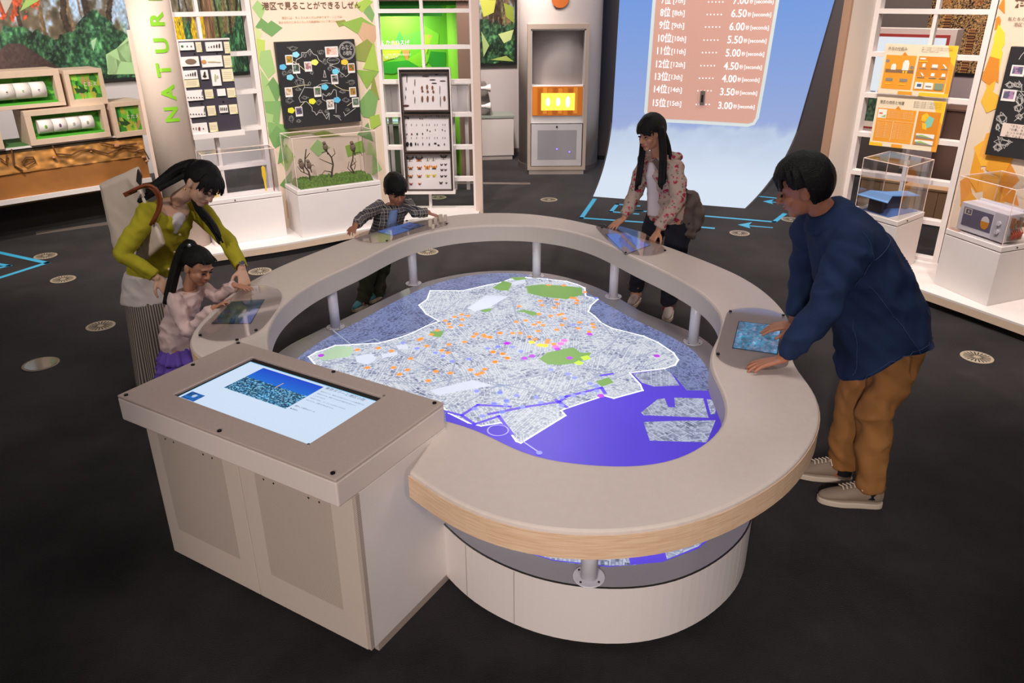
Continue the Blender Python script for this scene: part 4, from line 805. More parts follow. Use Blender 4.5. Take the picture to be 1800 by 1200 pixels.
for n_, (q, lab, tilt) in enumerate([((60, 85, 488, 430), 'glazed insect case at the top of three, with long thin dragonflies and cicadas', 0), ((82, 455, 500, 788), 'glazed insect case in the middle of three, rows of small dark beetles', 0), ((102, 802, 517, 1128), 'glazed insect case at the bottom of three, filled with orange and black butterflies', 0)]):
    p0, p1 = zz([(q[0], q[1]), (q[2], q[3])], 690, 110, 5); A0, Z1 = PC.px(*p0, .10); A1, Z0 = PC.px(*p1, .10)
    xl = PC.px(*zz([(q[0] + 10, (q[1] + q[3]) / 2)], 690, 110, 5)[0], .10)[0]; A0 = PC.px(703 , 130, .10)[0] ; A1 = PC.px(788, 130, .10)[0]
    t = thing('insect_case', lab, 'insect case', PC.P((A0 + A1) / 2, Z0, .06)[:], 'three insect cases on the lattice')
    mb = MB(); PC.box(mb, A0, A1, Z0, Z1, .04, .055); mb.build('backing', M_back, t)
    mb = MB(); w_ = .012
    for r_ in [(A0, A1, Z0, Z0 + w_), (A0, A1, Z1 - w_, Z1), (A0, A0 + w_, Z0 + w_, Z1 - w_), (A1 - w_, A1, Z0 + w_, Z1 - w_)]: PC.box(mb, *r_, .04, .10)
    mb.build('frame', M_case, t); mb = MB(); PC.box(mb, A0 + w_, A1 - w_, Z0 + w_, Z1 - w_, .092, .095); mb.build('glass', M_clear, t)
    def ins(nm, fn):
        mb = MB(); fn(mb); mb.build(nm, M_spec, t)
    def el(x, y, rx, ry, m_, nm='beetle'):
        mb = MB(); PC.pxpoly(mb, zz([(x + rx * math.cos(a), y + ry * math.sin(a)) for a in [j * PI / 5 for j in range(10)]], 690, 110, 5), .055, .064); mb.build(nm, m_, t)
    if n_ == 0:
        for x, y, h_ in [(125, 140, 38), (195, 175, 32), (183, 260, 18), (195, 330, 30), (118, 230, 16), (113, 305, 18), (415, 240, 38), (420, 340, 50)]: el(x, y, 3, h_, M_spec, 'dragonfly')
        for x, y, h_ in [(258, 222, 18), (303, 215, 22), (350, 220, 18), (260, 320, 28), (308, 318, 28), (355, 316, 26), (455, 315, 24), (262, 250, 10), (308, 255, 12), (358, 255, 12)]: el(x, y, 9, h_, mat('cicada', '7a5238', .6), 'cicada')
        el(120, 378, 24, 8, mat('cicada2', '5a3226', .6), 'cicada')
        for x, y, w2 in [(290, 120, 30), (350, 150, 26), (385, 107, 18), (365, 180, 22), (440, 160, 26)]: el(x, y, w2, 3, M_spec, 'dragonfly')
    elif n_ == 1:
        B = mat('beetle_black', '241f24', .4)
        for x, y, rx, ry in [(130, 717, 13, 20), (162, 718, 11, 17), (202, 715, 6, 13), (223, 718, 4, 10), (265, 715, 4, 12), (322, 718, 5, 12), (375, 710, 12, 6), (403, 725, 10, 5), (455, 717, 4, 10), (125, 630, 5, 7), (168, 628, 6, 8), (216, 627, 6, 9), (263, 625, 5, 7), (135, 487, 6, 11), (118, 485, 3, 8), (305, 592, 5, 7), (328, 602, 4, 5), (375, 590, 3, 6), (437, 590, 4, 6), (460, 600, 3, 6)]: el(x, y, rx, ry, mat('beetle_red', '8a2f2a', .4) if (x, y) in [(168, 628)] else B)
        for x in (120, 165, 210, 262, 300, 322, 370, 392, 440, 460):
            for y in (545, 660): el(x, y, 2.5, 8, mat('beetle_grey', '8f8688', .5))
        for x, y in [(295, 475), (340, 470), (388, 470), (405, 474), (440, 470), (460, 472), (240, 492), (260, 495)]: el(x, y, 4, 4, B)
    else:
        K1, O1, O2, W1 = mat('wing_black', '4c4238', .6), mat('wing_orange', 'c8742a', .6), mat('wing_bright', 'e8922a', .6), mat('wing_white', 'd8d0c4', .6); Y1 = mat('wing_yellow', 'e8d040', .6)
        for x, y, s_, m1, m2 in [(152, 850, 2.2, K1, W1), (232, 850, 2.1, K1, O1), (448, 835, 1.9, K1, W1), (308, 852, 1.4, W1, W1), (358, 850, 1.5, W1, W1), (158, 930, 1.4, O1, K1), (236, 928, 1.4, O1, K1), (305, 922, 1.8, O2, O2), (365, 922, 1.7, O2, K1), (430, 898, .8, K1, K1), (465, 896, .8, K1, K1), (158, 1002, 1.4, O1, K1), (236, 1000, 1.3, O1, K1), (310, 996, 1.3, Y1, Y1), (363, 995, 1.2, Y1, Y1), (433, 944, .9, K1, K1), (465, 944, .8, K1, K1), (432, 1000, .9, K1, K1), (465, 998, .8, K1, K1), (162, 1068, 1.0, mat('wing_red', 'b5503a', .6), K1), (238, 1066, .9, O1, K1), (425, 1058, 1.0, K1, K1), (472, 1058, .6, K1, K1)]:
            mb = MB(); bfly(mb, PC, x, y, s_, m1, m2, .055); mb.build('butterfly', None, t)
mb = MB(); A0 = PC.px(701, 130, .10)[0]; A1 = PC.px(789.5, 130, .10)[0]; Z1 = PC.px(740, 122, .1)[1]; Z0 = PC.px(740, 341, .1)[1]
PC.box(mb, A0 - .01, A0, Z0, Z1 + .012, .0, .095); PC.box(mb, A1, A1 + .01, Z0, Z1 + .012, .0, .095); PC.box(mb, A0, A1, Z1, Z1 + .012, 0, .095); PC.box(mb, A0 - .012, A1 + .02, Z0 - .0, Z0 + .03, 0, .11); PC.box(mb, A0, A1, Z0 + .03, Z1, .0, .02)
tag(mb.build('case_holder', M_lat), 'white open frame holding the three stacked insect cases on the lattice', 'holder')

# ---- orange posters
M_pc = mat('poster_cream', 'ecdcc0', .55); M_po = mat('poster_orange', 'ec9e2c', .55); M_pod = mat('poster_deep', 'dc8a22', .55); M_py = mat('poster_yellow', 'f6c22e', .55); M_pw = mat('poster_white', 'f2ece4', .55); M_pg = mat('poster_grey', '8f867c', .55)
def poster(lab, A0, A1, Z0, Z1, title, polys, texts):
    W, Hh = A1 - A0, Z1 - Z0; t = thing('poster', lab, 'poster', RC.P((A0 + A1) / 2, Z0, .05)[:]); mb = MB(); RC.box(mb, A0, A1, Z0, Z1, .045, .052); mb.build('sheet', M_pc, t)
    for k, (m_, pts) in enumerate(polys):
        mb = MB(); RC.poly(mb, [(A0 + x * W, Z1 - y * Hh) for x, y in pts], .052, .0523 + .0002 * (k + 1)); mb.build('print_shape', m_, t)
    for s, x, y, sz, w_, m_ in texts: text(s, RC.P(A0 + x * W, Z1 - y * Hh, .0523 + .0002 * (len(polys) + 3)), RC.u, UP, sz, m_, t, 'lettering', w_ * W if w_ else None)
def rc(x0, y0, x1, y1): return [(x0, y0), (x1, y0), (x1, y1), (x0, y1)]
def house(cx, cy, w_, h_): return [(cx - w_, cy + h_), (cx + w_, cy + h_), (cx + w_, cy - h_ * .4), (cx + w_ * .5, cy - h_), (cx - w_ * .5, cy - h_), (cx - w_, cy - h_ * .4)]
ink = mat('ink_brown', '4a3424', .6)
poster('orange and cream poster with white factory drawings, upper of two on the lattice', .165, .70, 1.45, 1.83, '', [
    (M_py, [(.86, 0), (1, 0), (1, .5), (.93, .3)]), (M_po, [(.93, .3), (1, .4), (1, 1), (.94, 1)]), (M_po, rc(.04, .22, .47, .90)), (M_pod, [(.26, .22), (.29, .15), (.34, .22)]), (M_pod, rc(.50, .22, .93, .90)), (M_po, rc(.50, .62, .93, .90)), (mat('poster_brown', '8a6a4c', .55), rc(.06, .50, .46, .57)),
    (M_pw, house(.17, .45, .035, .06)), (M_pw, house(.34, .41, .045, .10)), (M_py, rc(.31, .52, .335, .57)), (M_py, rc(.35, .52, .375, .57)), (M_pg, [(.07 + .03 * math.cos(a), .34 + .035 * math.sin(a)) for a in [k * PI / 4 for k in range(8)]]), (M_pg, [(.43 + .03 * math.cos(a), .45 + .035 * math.sin(a)) for a in [k * PI / 4 for k in range(8)]]),
    (M_pg, rc(.09, .68, .19, .74)), (M_pg, rc(.29, .68, .40, .74)), (M_py, rc(.09, .79, .17, .805)), (M_py, rc(.28, .79, .38, .805)), (M_py, rc(.51, .31, .63, .33)), (M_pw, rc(.52, .25, .60, .28)),
    (M_pw, rc(.57, .36, .61, .43)), (M_pw, rc(.70, .37, .78, .43)), (M_pw, [(.84, .36), (.86, .36), (.91, .43), (.89, .44)]), (M_pg, rc(.53, .445, .63, .46)), (M_pg, rc(.69, .445, .79, .46)), (M_pg, rc(.83, .445, .92, .46)), (M_pw, [(.56, .54), (.58, .54), (.62, .6), (.60, .61)]), (M_pw, rc(.71, .54, .76, .60)), (M_pw, [(.86, .54), (.90, .54), (.91, .6), (.85, .6)]), (M_pg, rc(.53, .625, .63, .64)), (M_pg, rc(.69, .625, .79, .64)), (M_pg, rc(.83, .625, .92, .64)),
    (M_pw, rc(.52, .73, .63, .86)), (mat('poster_blue', '3f5f8a', .5), rc(.55, .76, .61, .82)), (M_pw, rc(.65, .73, .77, .86)), (M_pg, rc(.67, .79, .75, .82)), (mat('poster_green', '8a957a', .5), rc(.79, .73, .91, .86)), (M_po, rc(.3, .93, .5, 1)), (M_py, rc(.6, .93, 1, 1))],
    [('弁当の仕組み', .05, .12, .03, .27, ink)] + [('工場でつくられた弁当は、トラックでお店まで運ばれ、みなさんに届きます。', .52, .06 + .038 * i, .009, .42 if i < 2 else .24, ink) for i in range(3)])
poster('orange and cream poster with a small coloured ward map, lower of two on the lattice', .175, .70, 1.03, 1.42, '', [
    (M_py, [(.82, 0), (1, 0), (1, .55), (.90, .3)]), (M_po, [(.9, .3), (1, .45), (1, 1), (.93, 1)]), (M_po, rc(.04, .22, .61, .90)), (M_pod, [(.30, .22), (.33, .15), (.38, .22)]), (M_pod, rc(.64, .22, .96, .90)), (M_pw, rc(.05, .24, .18, .42)), (mat('poster_red', 'd86a4a', .5), rc(.07, .31, .12, .34)), (mat('poster_grn2', '9ec06a', .5), [(.10, .40), (.17, .34), (.17, .40)]),
    (M_pc, rc(.30, .47, .306, .87)), (M_pc, rc(.06, .46, .60, .465)), (M_py, [(.70, .30), (.76, .24), (.80, .30), (.76, .42), (.70, .40)]), (mat('poster_teal', '8ac8b0', .5), [(.80, .30), (.88, .34), (.86, .50), (.78, .56), (.76, .44)]), (M_py, [(.72, .44), (.78, .46), (.80, .58), (.74, .56)]), (M_pw, rc(.67, .66, .93, .76)), (M_pg, [(.67, .76), (.67, .70), (.93, .74), (.93, .76)]), (mat('poster_grn2', '9ec06a', .5), [(.67, .70), (.75, .68), (.90, .73), (.67, .71)]), (M_pw, rc(.67, .79, .93, .89)), (M_pg, [(.67, .89), (.67, .83), (.93, .87), (.93, .89)]), (mat('poster_grn2', '9ec06a', .5), [(.67, .83), (.75, .81), (.90, .86), (.67, .84)]), (M_po, rc(.34, .93, .5, 1)), (M_py, rc(0, .93, .2, 1))],
    [('港区の地形と地層', .05, .12, .03, .36, ink)] + [('港区の地形は、台地と低地、そして埋立地からできています。', .55, .05 + .035 * i, .009, .40, ink) for i in range(4)]
    + [('台地と谷が入りくんでいて、坂道が多くあります。', .20, .27 + .033 * i, .008, .38, M_pc) for i in range(5)] + [('低地のようす、地層のようす', .07, .52 + .033 * i, .008, .21, M_pc) for i in range(10)] + [('埋立地は、海をうめたててつくりました。', .32, .52 + .033 * i, .008, .26, M_pc) for i in range(10)])

# ---- white end wall of the right exhibit, with pale wood edge
mb = MB(); RE.box(mb, .035, RE.L, .05, 2.9, -.04, 0); tag(mb.build('wall_exhibit_end', mat('end_wall', 'e6d8cc', .6)), kind='structure')
mb = MB(); RE.box(mb, 0, .035, .055, 2.9, -.05, .01); tag(mb.build('trim_2', mat('edge_wood', 'b58f76', .6)), kind='structure')
mb = MB(); RE.box(mb, 0, .05, 0, .055, -.05, .005); tag(mb.build('baseboard_exhibit', M_black), kind='structure')

# ================================================================ plinths with clear covers
def showcase(lab, c, U, V, hc, zt=.565):
    c = Vector((c[0], c[1], 0)); U = Vector((U[0], U[1], 0)); V = Vector((V[0], V[1], 0)); t = thing('showcase', lab, 'showcase', (c + (U + V) / 2 + UP * ZP)[:])
    def bx(mb, u0, u1, v0, v1, z0, z1): return mb.prism([c + U * u0 + V * v0 + UP * z0, c + U * u1 + V * v0 + UP * z0, c + U * u1 + V * v1 + UP * z0, c + U * u0 + V * v1 + UP * z0], UP * (z1 - z0))
    mb = MB(); bx(mb, 0, 1, 0, 1, ZP, zt - .045); mb.build('plinth', M_plinth, t, bevel=.003)
    mb = MB(); bx(mb, .015, .985, .015, .985, zt - .045, zt - .038); mb.build('shadow_gap', mat('gap_grey', '8a807c', .6), t)
    mb = MB(); bx(mb, 0, 1, 0, 1, zt - .038, zt); mb.build('lid', M_plinth, t, bevel=.003)
    e = .012 / U.length; f_ = .012 / V.length; mb = MB(); g = .005 / U.length; h_ = .005 / V.length
    for a in [(e, 1 - e, f_, f_ + h_, zt, zt + hc), (e, 1 - e, 1 - f_ - h_, 1 - f_, zt, zt + hc), (e, e + g, f_ + h_, 1 - f_ - h_, zt, zt + hc), (1 - e - g, 1 - e, f_ + h_, 1 - f_ - h_, zt, zt + hc), (e, 1 - e, f_, 1 - f_, zt + hc, zt + hc + .005)]: bx(mb, *a)
    cv = mb.build('clear_cover', M_clear, t)
    mb = MB(); pts = [c + U * a + V * b for a, b in [(e, f_), (1 - e, f_), (1 - e, 1 - f_), (e, 1 - f_)]]
    for i in range(4):
        p, q = pts[i], pts[(i + 1) % 4]; mb.tube([p + UP * (zt + hc + .002), q + UP * (zt + hc + .002)], .0035, 6); mb.tube([p + UP * zt, p + UP * (zt + hc)], .003, 6)
    mb.build('polished_edges', mat('acrylic_edge', 'f0d8cc', .2), cv)
    m2 = MB(); m2.cyl(c + U * .35 - V.normalized() * .001 + UP * (zt - .02), .006, .004, 10, -V); m2.build('lock', M_dark, t)
    return t, c, U, V, zt
S2 = showcase('white plinth with clear cover over birds on branches and moss', (-1.97, 7.03), (.70, .44), (-.20, .32), .47)
S1 = showcase('white plinth with clear cover, behind the woman in the yellow cardigan', (-2.70, 6.77), (.56, .353), (-.12, .20), .40, .54)
SA = showcase('tall narrow plinth with clear cover over a small blue roofed model', (3.03, 5.88), (.36, .30), (-.19, .40), .42)
SBx = showcase('wide white plinth with clear cover over a white microwave oven', (3.45, 5.20), (.42, .17), (-.14, .49), .40)

# birds, branches, moss
def inb(S, a, b, z=0): return S[1] + S[2] * a + S[3] * b + UP * (S[4] + z)
t = thing('bird_diorama', 'strip of green moss with three twisted branches and small brown birds', 'diorama', inb(S2, .5, .5)[:])
mb = MB(); n1, n2 = 46, 18; v = []; f = []
for j in range(n2):
    for i in range(n1):
        a = .06 + .88 * i / (n1 - 1); b = .12 + .76 * j / (n2 - 1); ed = (i in (0, n1 - 1) or j in (0, n2 - 1)); v.append(inb(S2, a, b, .002 if ed else .035 + .03 * rg.random()))
for j in range(n2 - 1):
    for i in range(n1 - 1): f.append((j * n1 + i, j * n1 + i + 1, (j + 1) * n1 + i + 1, (j + 1) * n1 + i))
mb.add(v, f); tag(mb.build('moss', mat('moss_green', '55702f', .95, noise=.5, nscale=60), t), kind='stuff')
M_bark = mat('branch_bark', '4a3a34', .8); M_bird = mat('bird_brown', '6e5a4c', .8, noise=.3, nscale=80)
def branch(a, b, pts, tw):
    mb = MB(); o = inb(S2, a, b); u = S2[2].normalized(); P = [o + u * x + UP * z for x, z in pts]; mb.tube(P, [.010 - .006 * i / len(P) for i in range(len(P))], 7)
    for L in tw: mb.tube([o + u * x + UP * z for x, z in L], [.005, .004, .0025][:len(L)] + [.002] * max(0, len(L) - 3), 6)
    mb.build('branch', M_bark, t)
def bird(a, b, x, z, s=1):
    o = inb(S2, a, b) + S2[2].normalized() * x + UP * z; mb = MB(); mb.ball(o, (.020 * s, .016 * s, .030 * s), 12, 8); mb.ball(o + Vector((-.006, -.006, .032 * s)), .014 * s, 12, 8); mb.tube([o + Vector((-.006, -.012, .033 * s)), o + Vector((-.010, -.032, .032 * s))], [.004, .0008], 6); mb.tube([o + Vector((.006, .01, -.02)), o + Vector((.012, .02, -.06 * s))], [.008, .005], 6)
    mb.build('bird', M_bird, t, smooth=True)
branch(.22, .45, [(0, .03), (.005, .09), (.0, .13), (-.03, .18), (-.02, .26), (.0, .34)], [[(0, .1), (-.07, .14), (-.10, .19)], [(-.02, .16), (.05, .19), (.06, .17)], [(-.03, .18), (-.09, .22), (-.08, .25)], [(-.02, .25), (.03, .30)]])
branch(.48, .45, [(0, .02), (.01, .10), (.03, .17), (.02, .24), (-.02, .30), (-.05, .33)], [[(.01, .1), (-.06, .12), (-.10, .08)], [(.03, .17), (-.05, .21), (-.10, .24)], [(.02, .24), (.06, .27), (.05, .32)], [(-.02, .3), (-.07, .29)]])
branch(.76, .45, [(0, .02), (-.005, .08), (-.03, .13), (0, .20), (.01, .27)], [[(0, .05), (-.06, .12), (-.04, .18)], [(-.03, .13), (.03, .17), (.02, .21)], [(.01, .25), (.08, .26), (.10, .22)], [(.005, .1), (.02, .14), (0, .19)]])
bird(.22, .45, -.06, .20, 1.3); bird(.22, .45, .01, .19, 1.2); bird(.48, .45, -.03, .34, 1.2); bird(.76, .45, .01, .31, 1.35)
# hanging tags and tools in the left cover
for (a, b, h_, w_, lab, c) in [(.83, .5, .22, .014, 'yellow paddle shaped tool standing in the clear cover behind the woman in yellow', 'e8c030')]:
    o = inb(S1, a, b); u = S1[2].normalized(); mb = MB(); mb.prism([o + u * x + UP * z for x, z in [(-.006, 0), (.006, 0), (.010, .10), (.018, .14), (.016, .22), (0, .235), (-.016, .22), (-.018, .14), (-.010, .10)]], S1[3].normalized() * .006)
    tag(mb.build('paddle_tool', mat('tool_yellow', c, .5)), lab, 'tool')
o = inb(S1, .10, .5); mb = MB()
for k in range(5): mb.tube([o + UP * .0 + S1[2].normalized() * (.0 + .012 * k), o + UP * (.2 + .01 * (k % 2)) + S1[2].normalized() * (.018 * k)], .004, 6)
tag(mb.build('yellow_straws', mat('tool_yellow', 'e8c030', .5)), 'small bunch of yellow rods standing in the clear cover, just above the hair of the woman in yellow', 'rods', kind='stuff')
o = inb(S1, .97, .3, .0); mb = MB(); mb.tube([o + S1[2].normalized() * -.03, o + S1[2].normalized() * -.03 + UP * .16], .002, 6); mb.ball(o + S1[2].normalized() * -.03 + UP * .02, (.006, .006, .02)); tag(mb.build('dip_pen', mat('pen_red', '9a4632', .5)), 'thin upright brown rod with weight at the right end of the left clear cover', 'rod')

# model house under the cover: plate base, dark walls, blue flat roof
t = thing('model_building', 'small model with pale blue flat roof, blue base plate and dark ribbed walls', 'model', inb(SA, .5, .5)[:])
mb = MB(); mb.prism([inb(SA, a, b, .001) for a, b in [(.08, .25), (.90, .10), (.95, .55), (.70, .55), (.55, .85), (.12, .85)]], UP * .006); mb.build('base_plate', mat('model_plate', '5f7fc0', .5), t)
mb = MB(); mb.prism([inb(SA, a, b, .125) for a, b in [(-.05, .25), (.45, .45), (.90, .12), (1.0, .45), (.6, .70), (.45, .95), (-.02, .95)]], UP * .007); mb.build('roof', mat('model_roof', '6fa0dc', .5), t)
for a0_, a1_, b0_, b1_ in [(.12, .22, .45, .75), (.42, .50, .55, .72), (.78, .88, .30, .48)]:
    mb = MB(); mb.prism([inb(SA, a0_, b0_, .007), inb(SA, a1_, b0_, .007), inb(SA, a1_, b1_, .007), inb(SA, a0_, b1_, .007)], UP * .118); mb.build('pier', mat('model_dark', '2e2c30', .6), t)
for L in [((.22, .62), (.42, .66)), ((.50, .62), (.78, .42))]:
    p, q = inb(SA, *L[0], .007), inb(SA, *L[1], .007); n = (q - p).cross(UP).normalized() * .012; mb = MB(); mb.prism([p, q, q + n, p + n], UP * .116); w_ = mb.build('ribbed_wall', mat('model_grey', '55525c', .6), t)
    for k in range(8): mb = MB(); z = .012 + .014 * k; mb.prism([p - n * .12 + UP * z, q - n * .12 + UP * z, q + UP * z, p + UP * z], UP * .006); mb.build('rib', mat('model_rib', 'a09ca8', .5), w_)

# microwave oven
mo = inb(SBx, .0, .08); t = thing('microwave_oven', 'white microwave oven with food picture in its window and opened side', 'microwave', inb(SBx, .5, .5)[:])
Um, Vm = SBx[3].normalized(), SBx[2].normalized()      # oven front looks along -Vm, its width runs back along Um
Fo = inb(SBx, .10, .90, .012); W_ = -Um                 # from far end to near end
def mbx(mb, x0, x1, y0, y1, z0, z1): return mb.prism([Fo + W_ * x0 + Vm * y0 + UP * z0, Fo + W_ * x1 + Vm * y0 + UP * z0, Fo + W_ * x1 + Vm * y1 + UP * z0, Fo + W_ * x0 + Vm * y1 + UP * z0], UP * (z1 - z0))
M_mw = mat('oven_white', 'd8d2da', .4); M_mg = mat('oven_glass', '6a6478', .2, coat=.5)
mb = MB(); mbx(mb, 0, .42, .012, .16, 0, .205); mb.build('body', M_mw, t, bevel=.006)
mb = MB(); mbx(mb, 0, .31, 0, .012, .002, .203); d = mb.build('door', M_mw, t, bevel=.003)
mb = MB(); mbx(mb, .035, .295, -.002, .001, .04, .175); mb.build('window', M_mg, d)
mb = MB(); mbx(mb, .31, .42, -.006, .012, .002, .203); pn = mb.build('control_panel', mat('oven_panel', 'c4bcc4', .4), t, bevel=.004)
for z in (.13, .07):
    mb = MB(); mb.cyl(Fo + W_ * .36 - Vm * .006 + UP * z, .016, .012, 20, -Vm); mb.box(Fo + W_ * .352 - Vm * .018 + UP * (z - .014), W_ * .008, -Vm * .006, UP * .028); mb.build('dial', M_mw, pn)
def onf(L): return [Fo + W_ * x - Vm * .0025 + UP * z for x, z in L]
mb = MB(); mb.prism(onf([(.20, .11), (.275, .11), (.27, .075), (.25, .055), (.225, .055), (.205, .075)]), -Vm * .001); mb.build('picture_bowl', mat('pic_orange', 'd88a2a', .5), d)
mb = MB(); mb.prism(onf([(.203, .11), (.275, .11), (.27, .13), (.255, .145), (.24, .15), (.22, .145), (.207, .13)]), -Vm * .001); mb.build('picture_rice', mat('pic_white', 'dcd6da', .5), d)
mb = MB(); [mb.prism(onf(q_), -Vm * .001) for q_ in ([(.045, .125), (.11, .125), (.11, .13), (.045, .13)], [(.045, .165), (.11, .165), (.11, .17), (.045, .17)], [(.045, .13), (.055, .13), (.055, .165), (.045, .165)], [(.105, .13), (.11, .13), (.11, .165), (.105, .165)], [(.075, .14), (.085, .14), (.085, .155), (.075, .155)])]; mb.build('picture_frame', mat('pic_cream', 'd8c8b0', .5), d)
mb = MB(); mbx(mb, .02, .40, .16, .175, .02, .22); mb.build('back_plate', M_mw, t)
M_cu = mat('copper_parts', 'a0623a', .4, metal=.5); M_zn = mat('zinc_parts', '8f8a80', .4, metal=.6)
for k in range(10):
    mb = MB(); x = .422; y = .03 + .012 * (k % 5) * 2.2; z = .02 + .09 * (k // 5); mb.box(Fo + W_ * x + Vm * y + UP * z, W_ * .02, Vm * .02, UP * (.03 + .02 * (k % 3))); mb.build('inner_part', M_cu if k % 2 else M_zn, t)
mb = MB()
for k in range(6): mb.tube([Fo + W_ * .43 + Vm * (.04 + .02 * k) + UP * .10, Fo + W_ * .455 + Vm * (.05 + .018 * k) + UP * .07, Fo + W_ * .44 + Vm * (.035 + .02 * k) + UP * .03], .003, 6)
tag(mb.build('wires', mat('wire_red', 'b8402e', .5), t), kind='stuff')
mb = MB(); mb.prism([inb(SBx, a, b, .001) for a, b in [(.02, .78), (.10, .80), (.10, .98), (.02, .96)]], UP * .006); tag(mb.build('caption_card', mat('caption_pink', 'c09a90', .5)), 'small flat pink brown card lying beside the microwave oven', 'card')

# ================================================================ round column with upright lettering
CC = Vector((-2.955, 6.86, 0)); CR = .168
mb = MB(); mb.cyl(CC, CR, 3.3, 48); o = mb.build('round_column', mat('column_cream', 'd2bfb0', .6, noise=.015)); o.data.polygons.foreach_set('use_smooth', [len(f.vertices) == 4 for f in o.data.polygons])
COLM = thing('round_column', 'thick cream round column with upright light green word NATURE', 'column', CC[:]); o.parent = COLM; o.location = -CC; o.name = 'column_shaft'
def on_col(px, py):
    q = ray(px, py); a = q.x ** 2 + q.y ** 2; dx, dy = CAM.x - CC.x, CAM.y - CC.y; b = 2 * (q.x * dx + q.y * dy); c = dx * dx + dy * dy - CR ** 2; D = b * b - 4 * a * c
    t = (-b - math.sqrt(max(D, 0))) / (2 * a); p = CAM + q * t; return math.atan2(p.y - CC.y, p.x - CC.x), p.z
M_lime = mat('letter_green', '84c628', .5)
for s, x, y in [('N', 302, 201), ('A', 296, 163), ('T', 288, 123), ('U', 284, 80), ('R', 276, 35), ('E', 272, -8), (' ', 0, 0)]:
    if s == ' ': continue
    cu = bpy.data.curves.new('letter', 'FONT'); cu.body = s; cu.size = .15; cu.resolution_u = 3; cu.offset = .005; cu.align_x = 'CENTER'; oo = bpy.data.objects.new('letter', cu); COL.objects.link(oo); bpy.context.view_layer.update()
    me = bpy.data.meshes.new_from_object(oo.evaluated_get(bpy.context.evaluated_depsgraph_get())); bpy.data.objects.remove(oo)
    bq = bmesh.new(); bq.from_mesh(me); bmesh.ops.triangulate(bq, faces=bq.faces); bmesh.ops.subdivide_edges(bq, edges=bq.edges, cuts=4, use_grid_fill=True); bq.to_mesh(me); bq.free()
    ph, z = on_col(x, y)
    for v in me.vertices:
        a = ph + (v.co.y - .052) / CR * -1; v.co = Vector(((CR + .004) * math.cos(a), (CR + .004) * math.sin(a), z + v.co.x * 1.15))
    me.materials.clear(); me.materials.append(M_lime); lo = bpy.data.objects.new('letter', me); COL.objects.link(lo); lo.parent = COLM
p = aty(222, 53, 7.25); mb = MB(); mb.prism([(p.x, 7.25, 0), (p.x + .055, 7.25, 0), (p.x + .055, 7.9, 0), (p.x, 7.9, 0)], UP * p.z)
tag(mb.build('fin_panel', mat('fin_beige', 'd6bdb0', .55), bevel=.003), 'narrow upright beige board end, just left of the round column', 'board')

# ================================================================ far left: soil cabinet and boxed rollers
PS = PL((-4.91, 7.29), (-3.93, 8.27))
aL, aR = -1.6, PS.px(262, 300)[0]
t = thing('soil_cabinet', 'long raised cabinet showing a cut through brown soil with roots, far left', 'cabinet', PS.P(0, .4)[:])
def soil(u, v):
    uu = u * 5; n = fbm(uu, v, 3, 31)[:, None]; c = np.array([[.66, .42, .17]]) * (.75 + .5 * n)
    up_ = v > .52 + .10 * (fbm(uu, v * 0, 1.2, 7) - .5) * 2; det = vnoise(uu, v, 14, 8)[:, None]
    c2 = np.array([[.80, .56, .28]]) * (.65 + .55 * det); c = np.where(up_[:, None], c2, np.array([[.62, .40, .18]]) * (.85 + .3 * n))
    top = v > .93; c[top] = [.25, .2, .12]; return c
grid_print('soil_section', PS.P(aL, .43, .0), PS.P(aR, .43, 0), PS.P(aR, .885, 0), PS.P(aL, .885, 0), 320, 60, soil, colmat('print_matt', 0, .7), t,
           lambda u, v: np.outer(((v > .5) * (v < .97) * (vnoise(u * 5, v, 9, 3) * .022)), np.array(PS.n)))
mb = MB(); PS.box(mb, aL, aR, .36, .885, -.55, -.012); mb.build('carcass', mat('soil_body', '9a7040', .8), t)
mb = MB(); PS.box(mb, aL, aR, .385, .43, -.02, .03); mb.build('bottom_rail', M_plinth, t)
mb = MB(); PS.box(mb, aL, aR, .885, .90, -.03, .02); mb.build('top_rim', M_plinth, t)
mb = MB(); PS.box(mb, aL + .1, aR - .25, .0, .36, -.5, -.40); mb.build('plinth', mat('soil_plinth', '3c3836', .8), t)
mb = MB(); PS.box(mb, aL, aR, .90, .905, -.55, -.02); mb.build('deck', mat('soil_deck', '3f6a34', .8), t)
M_root = mat('root_brown', '6a4526', .8)
for L in [[(92, 256), (98, 270), (125, 272), (140, 264), (160, 262)], [(160, 262), (190, 270), (215, 258), (240, 262)], [(60, 282), (45, 290), (38, 284), (45, 276), (58, 276), (62, 284)], [(20, 262), (24, 290), (40, 300)], [(175, 250), (205, 256), (240, 252)], [(0, 278), (10, 285), (12, 272)], [(232, 268), (252, 262), (262, 280)]]:
    P = [PS.P(*PS.px(*q, .03), .035) for q in L]; mb = MB(); mb.tube(P, .008, 6); mb.build('root', M_root, t)
for x, y, r in [(205, 256, .030), (95, 277, .016), (160, 266, .012), (252, 276, .02), (258, 283, .02)]:
    a, z = PS.px(x, y, .03); mb = MB(); mb.ball(PS.P(a, z, .03), (r, r, r * .7), 10, 7); mb.build('pebble', mat('pebble_tan', 'b5805a', .8), t)
